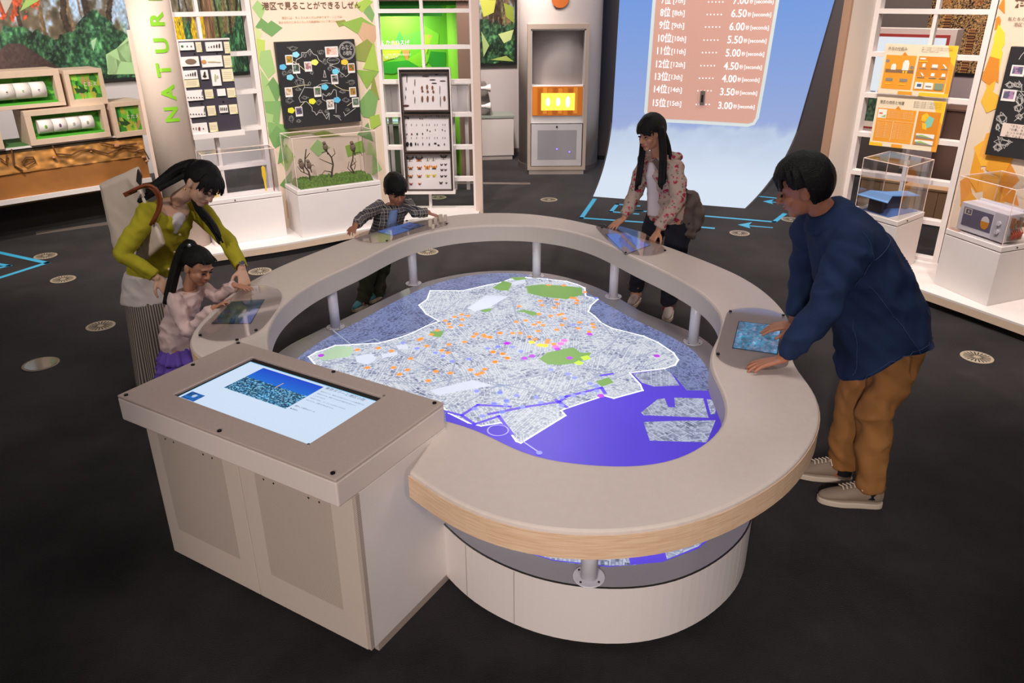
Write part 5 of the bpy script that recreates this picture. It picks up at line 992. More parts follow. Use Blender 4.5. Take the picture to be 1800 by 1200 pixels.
def photobox(lab, x0, y0, x1, y1, ox0, oy0, ox1, oy1, d, roll, seed):
    A0, Z1 = PS.px(x0, y0, d); A1, Z0 = PS.px(x1, y1, d); B0, Y1 = PS.px(ox0, oy0, d); B1, Y0 = PS.px(ox1, oy1, d)
    t = thing('display_box', lab, 'display box', PS.P((A0 + A1) / 2, Z0, d - .15)[:], 'deep beige display boxes, far left')
    mb = MB()
    for r_ in [(A0, A1, Z0, Y0), (A0, A1, Y1, Z1), (A0, B0, Y0, Y1), (B1, A1, Y0, Y1)]: PS.box(mb, *r_, d - .36, d)
    mb.build('surround', M_beige, t, bevel=.002)
    g = ['3f9a28', '5fb53a', '2f7a24', '8cc63a', 'b08a5a', '1f5a1c', '74b02c', 'a8a83a']
    dd = d - (.10 if roll else .03)
    def leafy(u, v):
        rr = np.random.RandomState(seed); P = rr.rand(40, 2) * [1.8, 1]; cl = np.array([[int(c[i:i + 2], 16) / 255 for i in (0, 2, 4)] for c in [g[k % (3 if roll else 8)] for k in rr.randint(0, 8, 40)]])
        D = (np.abs(u[:, None] * 1.8 - P[None, :, 0]) + np.abs(v[:, None] - P[None, :, 1]) * .8); return cl[D.argmin(1)]
    grid_print('leaf_print', PS.P(B0, Y0, dd), PS.P(B1, Y0, dd), PS.P(B1, Y1, dd), PS.P(B0, Y1, dd), 90, 50, leafy, colmat('print_matt', 0, .7), t)
    if roll:
        n = 4; w = (B1 - B0) * .80 / n; a0 = B0 + (B1 - B0) * .07; h = (Y1 - Y0); rr = h * .30
        mb = MB(); PS.box(mb, B0, B1, Y0, Y0 + .02, d - .10, d - .02); mb.build('leaf_shelf', mat('shelf_green', '4aa52c', .6), t)
        for k in range(n):
            c = PS.P(a0 + w * k + .002, Y0 + h * .50, dd + rr * .6); mb = MB(); mb.cyl(c, rr, w - .004, 28, PS.u); ro = mb.build('roller', mat('roller_white', 'ece6e0', .5), t)
            ro.data.polygons.foreach_set('use_smooth', [len(f.vertices) == 4 for f in ro.data.polygons])
            x = a0 + w * (k + .5); zc = Y0 + h * .5; mb = MB(); f_ = dd + rr * 1.52
            cc = ['a9a4a0', '9a948c', '7a4a3a', '6aa03a', '6b4a80'][(k + seed) % 5]
            mb.ball(PS.P(x, zc, f_), (.026, .006, .02), 10, 6, Matrix.Rotation(math.atan2(PS.u.y, PS.u.x), 3, 'Z')); mb.tube([PS.P(x - .04, zc - .03, f_ - .006), PS.P(x, zc, f_)], .003, 5)
            mb.build('specimen_print', mat('sp_' + cc, cc, .6), ro)
    else: 
        text('こたえ', PS.P(B0 + (B1 - B0) * .42, Y0 + (Y1 - Y0) * .50, dd + .003), PS.u, UP, .045, M_pw, t)
        mb = MB(); PS.poly(mb, [(B0 + (B1 - B0) * a, Y0 + (Y1 - Y0) * b) for a, b in [(.1, .45), (.3, .40), (.25, .58), (.42, .42), (.55, .30), (.35, .22), (.15, .28)]], dd, dd + .002); mb.build('leaf_shape', mat('leaf_dark', '24481c', .7), t)
    return t
photobox('long beige display box with a row of white rollers, upper left edge', -70, 131, 117, 184.5, -50, 142, 104.5, 179, .0, True, 1)
photobox('square beige display box with green leaf print, upper row', 110, 124, 191, 182, 121, 131, 182, 171, .0, False, 2)
photobox('long beige display box with four white rollers, lower row in full view', 40, 196, 196, 240, 54, 204.5, 185.4, 232, .05, True, 3)
photobox('square beige display box with green leaf print, lower row beside the fin board', 192, 181, 262, 236, 202, 188.5, 252, 228, .05, False, 4)
photobox('beige display box cut by the left picture edge, lower row', -90, 212, 9, 262, -80, 222, 0, 252, .05, False, 6)

# ================================================================ big photo murals on the back walls
def forest(seed, autumn=True, U=4.0):
    def fn(u, v):
        x = u * U; rr = np.random.RandomState(seed); n1 = fbm(x, v, 4, seed); n2 = fbm(x, v, 16, seed + 9, 3); n3 = vnoise(x, v, 70, seed + 4)
        sky = np.array([.62, .70, .80]); br = np.array([.42, .36, .28])
        k = np.clip((n1 * .6 + n2 * .6 - .55) * 6 + (v - .6) * 1.5, 0, 1)[:, None]; c = br * (.4 + 1.0 * n2[:, None]) * (1 - k) + sky * k * (.75 + .4 * n3[:, None])
        gk = np.clip((fbm(x, v, 3, seed + 20) - .5) * 8, 0, 1)[:, None] * .7; c = c * (1 - gk) + gk * np.array([.36, .46, .20]) * (.5 + n3[:, None])
        for i in range(26):
            bx = rr.rand() * U; sl = rr.uniform(-.35, .35); w = rr.uniform(.006, .038); px_ = bx; py_ = .25
            for s in range(5):
                nx_ = px_ + sl * .18 + rr.uniform(-.06, .06); d, tt = segd(x, v, (px_, py_), (nx_, py_ + .18)); m = d < w * (1 - s * .14)
                c[m] = (np.array([.20, .15, .11]) * (.6 + .9 * n3[:, None]))[m] if i % 3 else (np.array([.50, .40, .28]) * (.6 + .6 * n3[:, None]))[m]
                if s > 1:
                    bx2 = px_ + rr.uniform(-.4, .4); d, tt = segd(x, v, (px_, py_), (bx2, py_ + .22)); m = d < .010; c[m] = [.16, .12, .10]
                px_, py_ = nx_, py_ + .18
        hb = .33 + .16 * (fbm(x, v * 0, 2.2, seed + 2) - .5) * 2 + .05 * (vnoise(x, v, 18, seed + 5) - .5); m = v < hb; lf_n = vnoise(x, v, 38, seed + 6)[:, None]; lump = vnoise(x, v, 9, seed + 7)[:, None]
        g = np.array([.10, .20, .13]) * (.35 + 1.1 * lump) + np.array([.20, .30, .17]) * np.clip(lf_n * 1.6 - .6, 0, 1) * (.4 + lump) + np.array([.10, .14, .12]) * (n3[:, None] > .62); c[m] = g[m]
        if autumn:
            m = (np.hypot((x - U * .715) / .30, (v - .60) / .17) + .35 * (vnoise(x, v, 22, 77) - .5) * 2 < 1) & (vnoise(x, v, 34, 78) > .32); c[m] = (np.array([.74, .30, .16]) * (.55 + .7 * n3[:, None]))[m]
            path = (v < .26) & (np.abs(x - U * .705) < .06 + (.26 - v) * 1.7); c[path] = (np.array([.36, .27, .25]) * (.75 + .3 * n3[:, None]) * (1 - .5 * np.clip((x - U * .705) * 1.2 + .2, 0, 1))[:, None])[path]
        return c
    return fn
def mural(lab, pl, A0, A1, Z0, Z1, fn, nx, ny, par=None):
    t = thing('photo_mural', lab, 'mural', pl.P((A0 + A1) / 2, Z0, .03)[:])
    mb = MB(); pl.box(mb, A0 - .03, A1 + .03, Z0 - .03, Z1, .0, .05); mb.build('frame', M_black, t)
    grid_print('photo_print', pl.P(A0, Z0, .055), pl.P(A1, Z0, .055), pl.P(A1, Z1, .055), pl.P(A0, Z1, .055), nx, ny, fn, colmat('print_satin', 0, .45), t); return t
W1, W2, W3 = PL(BW[0], BW[1]), PL(BW[1], BW[2]), PL(BW[2], BW[3])
m1 = mural('huge park photo with red maple, dark trunks and bushes, at the far left', W1, 1.5, W1.L - .10, 1.28, 3.0, forest(3), 420, 170)
for pts, c in [([(186, 96), (205, 85), (228, 62), (240, 130), (190, 131)], '9cbc84'), ([(190, 95), (212, 108), (204, 131), (189, 130)], 'd2deb0'), ([(205, 85), (228, 70), (232, 110), (212, 108)], 'b9cc8c'), ([(160, 72), (170, 66), (164, 90)], '9ab894'), ([(35, 20), (45, 0), (70, 0)], '8ea858'), ([(0, 0), (22, 0), (10, 25)], 'a89a8c')]:
    mb = MB(); W1.pxpoly(mb, pts, .055, .0575); mb.build('pale_facet', mat('facet_' + c, c, .5), m1)
def yellow(u, v):
    c = forest(8, False, 2.2)(u, v); x = u * 2.2; n = vnoise(x, v, 60, 2)[:, None]; m = (v < .42) & (v > .18) & (fbm(x, v, 5, 12) > .42) & (x < 1.35); c[m] = (np.array([.92, .74, .10]) * (.6 + .5 * n))[m]
    tr = np.abs(x - 1.35 - .15 * (v - .4)) < .13 + .06 * np.maximum(0, .35 - v); c[tr] = (np.array([.52, .38, .26]) * (.5 + .9 * vnoise(x * 3, v * .4, 30, 6)[:, None]))[tr]; return c
mural('park photo with yellow leaves and a thick trunk, behind the dark specimen board', W2, .12, W2.L - .08, 1.28, 3.0, yellow, 260, 200)
A0 = W3.px(820, 50)[0]; A1 = W3.px(903, 50)[0]
m3 = mural('tall photo of a bare branching tree, behind the end of the insect case lattice', W3, W3.L - 1.45 if A1 > W3.L else A0 - .9, min(A1, W3.L - .02), 1.30, 3.0, forest(15, False, 1.4), 150, 180)
for pts, c in [([(843, 0), (872, 0), (868, 22), (850, 30)], 'b5b84a'), ([(876, 60), (903, 52), (898, 70), (886, 76)], 'c0cf8a'), ([(846, 55), (860, 80), (850, 100)], '9ab070'), ([(862, 105), (890, 98), (903, 108)], '9fb35a'), ([(885, 5), (903, 12), (903, 40), (890, 30)], '8a9a3a')]:
    mb = MB(); W3.pxpoly(mb, pts, .055, .0575); mb.build('pale_facet', mat('facet_' + c, c, .5), m3)
def citynight(u, v):
    x = u * 5; c = np.stack([.16 + 0 * u, .10 + 0 * u, .12 + 0 * u], 1); n = R.rand(len(u)); n2 = vnoise(x, v, 9, 6)
    m = (n * (.5 + n2) > .45); c[m] = (np.array([.85, .66, .42]) * (.45 + .7 * n[:, None]))[m]
    for i in range(26):
        a = i * .2 + .03; w = .11; h = .15 + .5 * np.random.RandomState(i + 60).rand(); m = (x > a) & (x < a + w) & (v < h); gx = (np.floor((x - a) * 90) % 2 == 0) & (np.floor(v * 110) % 2 == 0)
        b = np.array([.50, .24, .18]) if i % 2 else np.array([.42, .32, .22]); c[m] = b * .6; m2 = m & gx; c[m2] = [.96, .70, .42]
    m = v > .75; c[m] = [.13, .09, .14]; m = ((u * 11) % 1 < .25) & (v > .45); c[m] = c[m] * .5 + np.array([.45, .28, .15]); return c
W4 = PL(BR[0], BR[1])
mural('wide photo of a city at night with lit windows, behind the right lattice', W4, .15, W4.L - .2, 1.28, 3.0, citynight, 480, 200)
mb = MB(); W4.box(mb, .0, W4.L, .0, 1.25, 0, .02); tag(mb.build('trim_3', mat('wall_mauve', 'b8a4a6', .8)), kind='structure')

# things seen through the right lattice
PT = PL((4.15, 8.9), (5.05, 8.1))
t = thing('wall_monitor', 'white framed monitor unit with red inner line, behind the upper orange poster', 'monitor', PT.P(.4, 1.3)[:])
A0 = PT.px(1530, 60)[0]; A1, Z1 = PT.px(1684, 52); mb = MB(); PT.box(mb, A0, A1, .75, Z1, -.25, 0); mb.build('housing', mat('monitor_white', 'd8c2ba', .5), t)
mb = MB(); PT.box(mb, A0 + .05, A1 - .055, .8, Z1 - .055, -.02, .004); mb.build('red_reveal', mat('reveal_red', 'a83a34', .5), t)
def dayskyline(u, v):
    c = np.tile([[.93, .95, .98]], (len(u), 1)) * np.ones((len(u), 1)); n = vnoise(u, v, 40, 3)
    for i in range(14):
        r_ = np.random.RandomState(i + 5); a = r_.rand(); w = .04 + .05 * r_.rand(); h = .3 + .25 * r_.rand(); m = (u > a) & (u < a + w) & (v < h); c[m] = np.array([.45, .50, .56]) * (.7 + .5 * r_.rand())
    m = (v < .34 + .12 * fbm(u, v, 6, 3)); c[m] = (np.array([.22, .28, .20]) * (.5 + n[:, None]))[m]; m = v < .06; c[m] = [.8, .7, .62]; return c
grid_print('monitor_image', PT.P(A0 + .05, .82, .006), PT.P(A1 - .085, .82, .006), PT.P(A1 - .085, Z1 - .085, .006), PT.P(A0 + .05, Z1 - .085, .006), 120, 120, dayskyline, colmat('monitor_light', .9), t)
PQ = PL((3.75, 8.3), (5.3, 6.9))
for lab, x0, y0, x1, y1, c in [('brown cabinet behind the right lattice, right of the orange posters', 1655, 190, 1745, 300, '6e5248'), ('low beige cabinet behind the right lattice, right of the small blue roofed model', 1590, 325, 1720, 480, 'c8a078'), ('low beige cabinet behind the small blue roofed model', 1515, 310, 1586, 470, 'c39c74')]:
    PQ = PL((4.5, 9.1), (6.1, 7.7)) if c == '6e5248' else PL((3.75, 8.3), (5.3, 6.9))
    A0, Z1 = PQ.px(x0, y0); A1, _ = PQ.px(x1, y0); cb = thing('low_cabinet', lab, 'cabinet', PQ.P((A0 + A1) / 2, 0, -.2)[:])
    mb = MB(); PQ.box(mb, A0, A1, .05, Z1 - .02, -.4, -.012); mb.build('carcass', mat('cab_' + c, c, .6), cb, bevel=.004); mb = MB(); PQ.box(mb, A0 + .01, A1 - .01, 0, .05, -.38, -.03); mb.build('toe_kick', M_black, cb)
    mb = MB(); PQ.box(mb, A0 - .01, A1 + .01, Z1 - .02, Z1, -.41, .01); mb.build('top', mat('cab_' + c, c, .6), cb)
    am = (A0 + A1) / 2
    for b0_, b1_ in ((A0 + .008, am - .003), (am + .003, A1 - .008)): mb = MB(); PQ.box(mb, b0_, b1_, .06, Z1 - .03, -.012, 0); mb.build('door', mat('cab_' + c, c, .6), cb)

# ================================================================ green booth behind the insect lattice
t = thing('green_booth', 'bright green lined booth with leaf facets, seen through the insect case lattice', 'booth', (-1.3, 10.6, 0))
M_g1 = mat('booth_green', '66b820', .6); M_g2 = mat('booth_side', '8fd43c', .6); GB = PL((-2.3, 10.9), (-.83, 10.9)); zt = aty(790, 9, 10.3).z
mb = MB(); GB.box(mb, 0, GB.L, 0, zt, -.06, 0); mb.build('back_panel', M_g1, t)
GS = PL((-.83, 10.9), (-.66, 10.2)); mb = MB(); mb.prism([(-.83, 10.9, 0), (-.655, 10.2, 0), (-.60, 10.2, 0), (-.77, 10.9, 0)], UP * zt); mb.build('side_panel', M_g2, t)
mb = MB(); mb.prism([(-2.3, 10.2, zt), (-.655, 10.2, zt), (-.83, 10.9, zt), (-2.3, 10.9, zt)], UP * .05); mb.build('canopy', mat('canopy_green', '2a8a1c', .6), t)
mb = MB(); mb.prism([(-2.3, 10.17, zt - .12), (-.83, 10.17, zt - .12), (-.83, 10.2, zt - .12), (-2.3, 10.2, zt - .12)], UP * .12); mb.build('canopy_front', mat('canopy_dark', '1f7a1a', .6), t)
mb = MB(); mb.prism([(-.655, 10.16, 0), (-.50, 10.16, 0), (-.50, 10.9, 0), (-.66, 10.9, 0)], UP * 2.9); tag(mb.build('wall_booth_end', mat('booth_brown', '84695a', .8)), kind='structure')
mb = MB(); mb.prism([(-2.3, 10.14, zt + .05), (-.5, 10.14, zt + .05), (-.5, 10.2, zt + .05), (-2.3, 10.2, zt + .05)], UP * .8); tag(mb.build('wall_booth_head', mat('booth_brown', '84695a', .8)), kind='structure')
for k, (pts, c) in enumerate([([(695, 72), (702, 54), (711, 72), (706, 80)], '3f9a3c'), ([(711, 62), (752, 50), (756, 80), (708, 80)], '5ac034'), ([(745, 45), (772, 60), (770, 80), (742, 80)], '7fcf2c'), ([(740, 60), (760, 62), (748, 100), (740, 120)], 'a8cc2a'), ([(752, 60), (760, 63), (753, 68)], 'c8a85a'), ([(665, 88), (706, 88), (700, 100), (668, 110)], 'b4c828'), ([(706, 88), (720, 88), (716, 110)], 'c88a4a'), ([(715, 105), (740, 90), (757, 100), (750, 112), (738, 118)], '7ac41e'), ([(757, 90), (783, 92), (783, 118), (760, 118), (752, 108)], '1f8f1a'), ([(668, 110), (716, 106), (738, 118), (690, 130), (668, 128)], '2a9a20'), ([(692, 72), (703, 78), (690, 80)], 'c4d034')]):
    mb = MB(); GB.pxpoly(mb, pts, 0, .004 + .0006 * k); mb.build('facet', mat('facet_' + c, c, .6), t)
for s, x, y, sz, w in [('みんなのひろば', 662, 82, .10, 58), ('港区には、どんないきものがいるのかな？', 662, 98, .035, 60), ('観察してみよう！', 676, 103, .035, 24)]: pltext(GB, s, x, y, sz, M_pw, t, d=.014, wpx=w)
light('booth_lamp', 'AREA', (-1.5, 10.5, zt - .03), (-1.5, 10.75, 0), 18, (1, 1, .9), .5)
mb = MB(); GC = PL((-2.2, 10.35), (-.83, 10.35)); zc = GC.px(690, 217)[1]
ct = thing('booth_counter', 'dark green counter with cupboard doors inside the green booth', 'counter', (-1.5, 10.5, 0)); GC.box(mb, 0, GC.L, zc - .03, zc, -.5, .02); mb.build('worktop', mat('counter_grey', '8a9a80', .5), ct)
mb = MB(); GC.box(mb, .02, GC.L - .02, .0, zc - .03, -.48, -.015); mb.build('carcass', mat('cupboard_green', '4d5a44', .7), ct)
for k in range(3): mb = MB(); w = (GC.L - .04) / 3; GC.box(mb, .022 + w * k, .018 + w * (k + 1), .05, zc - .04, -.015, 0); d = mb.build('door', mat('cupboard_green', '4d5a44', .7), ct); mb = MB(); GC.box(mb, .03 + w * k + w * .85, .045 + w * k + w * .85, zc * .55, zc * .75, 0, .012); mb.build('handle', M_dark, d)
mb = MB(); GC.box(mb, GC.px(668, 208)[0], GC.px(700, 208)[0], zc + .002, zc + .012, -.3, -.1); tag(mb.build('leaflet', mat('leaflet_blue', '9ab4c8', .5)), 'pale blue leaflet lying on the counter in the green booth', 'leaflet')
GD = PL((-1.5, 9.3), (-.35, 9.3))
for lab, x0, x1 in [('white shelf unit behind the left edge of the insect cases', 671, 704), ('white shelf unit behind the right edge of the insect cases', 786, 824)]:
    A0, Z1 = GD.px(x0, 149); A1, Z0 = GD.px(x1, 203); s_ = thing('shelf_unit', lab, 'shelf unit', GD.P((A0 + A1) / 2, 0, -.15)[:])
    mb = MB(); GD.box(mb, A0, A1, Z0, Z1, -.3, -.02); GD.box(mb, A0 + .02, A0 + .06, 0, Z0, -.25, -.2); GD.box(mb, A1 - .06, A1 - .02, 0, Z0, -.25, -.2); mb.build('carcass', M_plinth, s_); mb = MB(); GD.box(mb, A0 - .02, A1 + .02, Z1, Z1 + .02, -.32, 0); mb.build('top', M_plinth, s_)
    mb = MB(); GD.box(mb, A0 + .02, (A0 + A1) / 2 - .005, Z0 + .02, Z1 - .02, -.02, -.008); GD.box(mb, (A0 + A1) / 2 + .005, A1 - .02, Z0 + .02, Z1 - .02, -.02, -.008); mb.build('front_panels', mat('shelf_grey', 'cfc6c8', .6), s_)

# ================================================================ middle: low cabinet with listening horns, round pillar, niche kiosk
LC = PL((-.52, 11.35), (.05, 11.42)); A0 = LC.px(826, 210)[0]; A1, Z1 = LC.px(903, 203)
t = thing('low_cabinet', 'low pale cabinet with grey green top against the back wall', 'cabinet', LC.P((A0 + A1) / 2, 0, -.2)[:])
mb = MB(); LC.box(mb, A0, A1, .06, Z1 - .03, -.42, 0); mb.build('carcass', mat('lowcab', 'cdc3bf', .6), t, bevel=.004); mb = MB(); LC.box(mb, A0 - .01, A1 + .01, Z1 - .03, Z1, -.44, .01); mb.build('top', mat('lowcab_top', '8d948a', .5), t); mb = MB(); LC.box(mb, A0, A1 - .02, 0, .06, -.4, -.01); mb.build('toe_kick', mat('lowcab_toe', 'a69b96', .6), t)
t = thing('listening_horns', 'two white listening horns on a grey wedge above the low pale cabinet', 'horns', LC.P(LC.px(856, 205)[0], Z1, -.2)[:])
mb = MB(); P = [LC.px(x, y) for x, y in [(838, 201), (868, 199), (856, 147), (838, 147)]]; LC.poly(mb, [(P[0][0], Z1), (P[1][0], Z1), P[2], P[3]], -.35, -.12); mb.build('wedge', mat('horn_wedge', '7d7672', .7), t)
for y in (155, 187):
    a, z = LC.px(862, y); c = LC.P(a, z, -.02); mb = MB(); mb.tube([c, c - LC.u * .08 , c - LC.u * .17], [.055, .025, .018], 20); mb.tube([c + LC.u * .002, c - LC.u * .07], [.048, .018], 20); mb.build('horn', M_plinth, t, smooth=False)
PC0 = Vector((.665, 11.02, 0)); mb = MB(); mb.cyl(PC0, .555, 3.4, 64); o = mb.build('pillar_shaft', mat('pillar_grey', 'b3a9a6', .7, noise=.02, nscale=3)); t = thing('round_pillar', 'very thick pale grey round pillar behind the niche kiosk', 'pillar', PC0[:]); o.parent = t; o.location = -PC0
o.data.polygons.foreach_set('use_smooth', [len(f.vertices) == 4 for f in o.data.polygons])
mb = MB(); mb.cyl(PC0, .562, .07, 64); o = mb.build('skirting', mat('skirting', '5a5150', .6)); o.parent = t; o.location = -PC0
mb = MB(); p = aty(985, -3, 10.44); mb.cyl((p.x, 10.46, p.z), .11, .012, 32, (0, -1, 0)); tag(mb.build('round_sign', mat('sign_orange', 'c8682a', .5)), 'round orange sign on the pillar, cut by the top picture edge', 'sign')
NK = PL((.20, 10.36), (1.0, 10.36)); t = thing('niche_kiosk', 'tall pale kiosk with an open niche, orange screen and speckled lower panel', 'kiosk', NK.P(.38, 0, -.1)[:])
def nb(name, m, x0, y0, x1, y1, d0, d1, par=None, **k): mb = MB(); NK.pxbox(mb, x0, y0, x1, y1, d0, d1); return mb.build(name, m, par or t, **k)
M_nf = mat('kiosk_frame', 'b3a193', .6); X0 = NK.px(927.7, 100)[0]; X1 = NK.px(1035, 100)[0]; ZT = NK.px(980, 42)[1]; Y0_ = NK.px(933.4, 51)[0]; Y1_ = NK.px(1029, 100)[0]; zn1 = NK.px(980, 51)[1]; zn0 = NK.px(980, 151)[1]; zs0 = NK.px(980, 203)[1]; zl1 = NK.px(980, 217)[1]; zl0 = NK.px(980, 293)[1]
mb = MB(); NK.box(mb, X0, Y0_, .06, ZT, -.35, 0); NK.box(mb, Y1_, X1, .06, ZT, -.35, 0); NK.box(mb, Y0_, Y1_, zn1, ZT, -.35, 0); NK.box(mb, Y0_, Y1_, .06, zl0, -.35, 0); mb.build('frame', M_nf, t)
mb = MB(); NK.box(mb, X0 + .02, X1 - .02, 0, .06, -.33, -.01); mb.build('plinth', mat('kiosk_base', 'a0948c', .6), t)
mb = MB(); NK.box(mb, Y0_, Y1_, zn0, zn1, -.34, -.30); NK.box(mb, Y0_, Y0_ + .015, zn0, zn1, -.30, -.01); NK.box(mb, Y1_ - .015, Y1_, zn0, zn1, -.30, -.01); NK.box(mb, Y0_, Y1_, zn1 - .015, zn1, -.3, -.01); mb.build('niche_lining', mat('niche_white', 'c9c2c0', .6), t)
mb = MB(); NK.box(mb, Y0_, Y1_, zl1, zn0, -.30, -.02); mb.build('shelf', M_plinth, t)
mb = MB(); NK.box(mb, Y0_ + .02, Y1_ - .02, zs0, zn0 - .01, -.02, .0); so = mb.build('screen_surround', mat('orange_surround', 'b8661a', .5, emit=.35), t)
for k in range(9):
    mb = MB(); a = Y0_ + .03 + (Y1_ - Y0_ - .1) * k / 9; NK.box(mb, a, a + .05, zs0 + .005 + .01 * (k % 3), zn0 - .02 - .012 * (k % 2), 0, .0015 + .0003 * k); mb.build('stripe', mat('stripe_%d' % (k % 3), ['c8741e', 'a85814', 'd6862a'][k % 3], .5, emit=.35), so)
a0n, z1n = NK.px(951.4, 163.7); a1n, z0n = NK.px(1010, 193.8); mb = MB(); NK.box(mb, a0n, a1n, z0n, z1n, 0, .006); mb.build('screen', mat('yellow_screen', 'ffc94a', .4, emit=1.1), so)
for x, h in [(963, 9), (981, 9), (998, 12)]:
    a, z = NK.px(x, 179); mb = MB(); mb.ball(NK.P(a, z, .007), (.030, .002, .006 * h), 16, 8); mb.build('figure_shape', mat('screen_cream', 'fff3c8', .4, emit=1.2), so)
mb = MB(); NK.box(mb, Y0_ + .01, Y1_ - .012, zl0 + .01, zl1 - .01, -.02, -.006); lp = mb.build('lower_panel', mat('lower_white', 'c6bfc0', .5), t)
a0n, z1n = NK.px(945, 229); a1n, z0n = NK.px(1012.5, 280)
mb = MB(); NK.box(mb, a0n, a1n, z0n, z1n, -.008, -.004); mb.build('mesh_panel', mat('mesh_grey', '99949a', .6, noise=.25, nscale=500), lp)
for x, y in [(979, 262), (1001, 267)]:
    a, z = NK.px(x, y); mb = MB(); mb.cyl(NK.P(a, z, -.004), .010, .003, 12, NK.n); mb.build('indicator', mat('led_violet', '7a5cff', .4, emit=3), lp)
a, z = NK.px(979, 223); mb = MB(); mb.cyl(NK.P(a, z, -.006), .012, .006, 12, NK.n); mb.build('lock', M_dark, lp)

# ================================================================ dark wall piece and swept projection screen
mb = MB(); DW = PL((1.10, 11.45), (5.0, 9.95)); DW.box(mb, 0, DW.L, 0, 3.4, -.1, 0); tag(mb.build('wall_dark', mat('wall_umber', '5c504a', .85, noise=.03, nscale=2)), kind='structure')
mb = MB(); DW.box(mb, 0, DW.L, 0, .06, 0, .012); tag(mb.build('baseboard_dark', M_black), kind='structure')
SL, SR = Vector((1.37, 10.75, 0)), Vector((3.77, 9.87, 0)); _sp = PL(SL, SR)
def sedge(z):
    a0, z0 = _sp.px(1077, 200); a1, z1 = _sp.px(1089, 0); b0, y0 = _sp.px(1396, 245); b1, y1 = _sp.px(1467, 0)
    return _sp.P(a0 + (a1 - a0) * (z - z0) / (z1 - z0), z), _sp.P(b0 + (b1 - b0) * (z - y0) / (y1 - y0), z)
FL, FR = Vector((.98, 9.11, 0)), Vector((2.63, 8.51, 0)); SP = PL(SL, SR); SN = SP.n
t = thing('projection_screen', 'tall white projection screen sweeping onto the floor, ranking list over sky and clouds', 'screen', ((SL + SR) / 2)[:])
NV, NU = 90, 80; ZV = .62; prof = []
for j in range(NV):
    s = j / (NV - 1)
    if s < .45:
        k = s / .45; k2 = 1 - k; E0, E1 = sedge(ZV); G0, G1 = sedge(.12); P0, P1, P2 = FL, G0 + (FL - G0) * .16, E0; Q0, Q1, Q2 = FR, G1 + (FR - G1) * .16, E1
        prof.append((P0 * k2 * k2 + P1 * 2 * k * k2 + P2 * k * k, Q0 * k2 * k2 + Q1 * 2 * k * k2 + Q2 * k * k))
    else:
        z = ZV + (s - .45) / .55 * (3.3 - ZV); prof.append(sedge(z))
def skyc(u, z, y):
    k = np.clip((z - .3) / 1.9, 0, 1)[:, None]; c = np.array([.66, .71, .88]) * (1 - k) + np.array([.46, .62, .90]) * k
    b = .66 + .22 * (fbm(u * 3, z * .7 + 3, 2.5, 5, 5) - .5) * 2; cl = np.clip((b - z) * 14, 0, 1)[:, None]
    w = np.array([.74, .80, .90]) * (1 - .0 * k) + .07 * (fbm(u * 3, z * 2, 4, 9)[:, None] - .3); low = np.clip((.55 - z) * 2.2, 0, 1)[:, None]; w = w * (1 - low) + np.array([.86, .91, .97]) * low
    return c * (1 - cl) + w * cl
V = []; F = []
for j, (p, q) in enumerate(prof):
    for i in range(NU): V.append(p.lerp(q, i / (NU - 1)) - Vector(((SL + SR) / 2)[:]))
for j in range(NV - 1):
    for i in range(NU - 1): F.append((j * NU + i, j * NU + i + 1, (j + 1) * NU + i + 1, (j + 1) * NU + i))
me = bpy.data.meshes.new('screen_sheet'); me.from_pydata([v[:] for v in V], [], F); arr = np.array([v[:] for v in V]); uu = np.tile(np.linspace(0, 1, NU), NV)
col = np.clip(skyc(uu, arr[:, 2], arr[:, 1]), 0, 1); col = np.where(col <= .04045, col / 12.92, ((col + .055) / 1.055) ** 2.4)
ca = me.color_attributes.new('Col', 'FLOAT_COLOR', 'POINT'); ca.data.foreach_set('color', np.c_[col, np.ones(len(col))].astype(np.float32).ravel()); me.polygons.foreach_set('use_smooth', [True] * len(F))
me.materials.append(colmat('projected_sky', .92, .8)); o = bpy.data.objects.new('screen_sheet', me); COL.objects.link(o); o.parent = t
so = o.modifiers.new('thickness', 'SOLIDIFY'); so.thickness = .006; so.offset = -1 if True else 1
mb = MB(); e_ = .02
for i in range(len(prof) - 1): 
    for k, sg in ((0, -1), (1, 1)):
        a, b = prof[i][k], prof[i + 1][k]; u_ = SP.u * .02 * sg; mb.prism([a, b, b + u_, a + u_], -SN * .02 if i > 38 else UP * -.0 + SN * -.02 )
tag(mb.build('screen_edges', mat('screen_edge_dark', '3a3432', .6), t), kind='stuff')
# list panel
d = .006; cx = [(1147, 0), (1140, 208), (1315, 217), (1363, 0)]
zb_ = SP.px(1228, 211, d)[1]
def pan(k):
    o_ = 6 * k; P = [SP.px(x, y, d) for x, y in [(1153 - o_, 0), (1143 - o_, 130), (1138 - o_, 197), (1141 - o_ * .6, 204 + o_ * .8), (1149, 208 + o_), (1230, 212 + o_), (1314, 217 + o_), (1323 + o_ * .6, 215 + o_ * .7), (1328 + o_, 207), (1342 + o_, 130), (1364 + o_, 0)]]
    a, z = P[0]; b, y = P[-1]; e = 3.05 + .03 * k; sl = (P[0][0] - P[1][0]) / (P[0][1] - P[1][1]); sr = (P[-1][0] - P[-2][0]) / (P[-1][1] - P[-2][1]); return P + [(b + sr * (e - y), e), (a + sl * (e - z), e)]
def rrect(a0, a1, z0, z1, r): 
    P = []
    for (x, z, s0) in [(a1 - r, z0 + r, -PI / 2), (a1 - r, z1 - r, 0), (a0 + r, z1 - r, PI / 2), (a0 + r, z0 + r, PI)]: P += [(x + r * math.cos(s0 + k * PI / 12), z + r * math.sin(s0 + k * PI / 12)) for k in range(7)]
    return P
mb = MB(); SP.poly(mb, pan(1), .001, .003); mb.build('list_glow', mat('list_glow', 'b4bcba', .6, emit=.85), t)
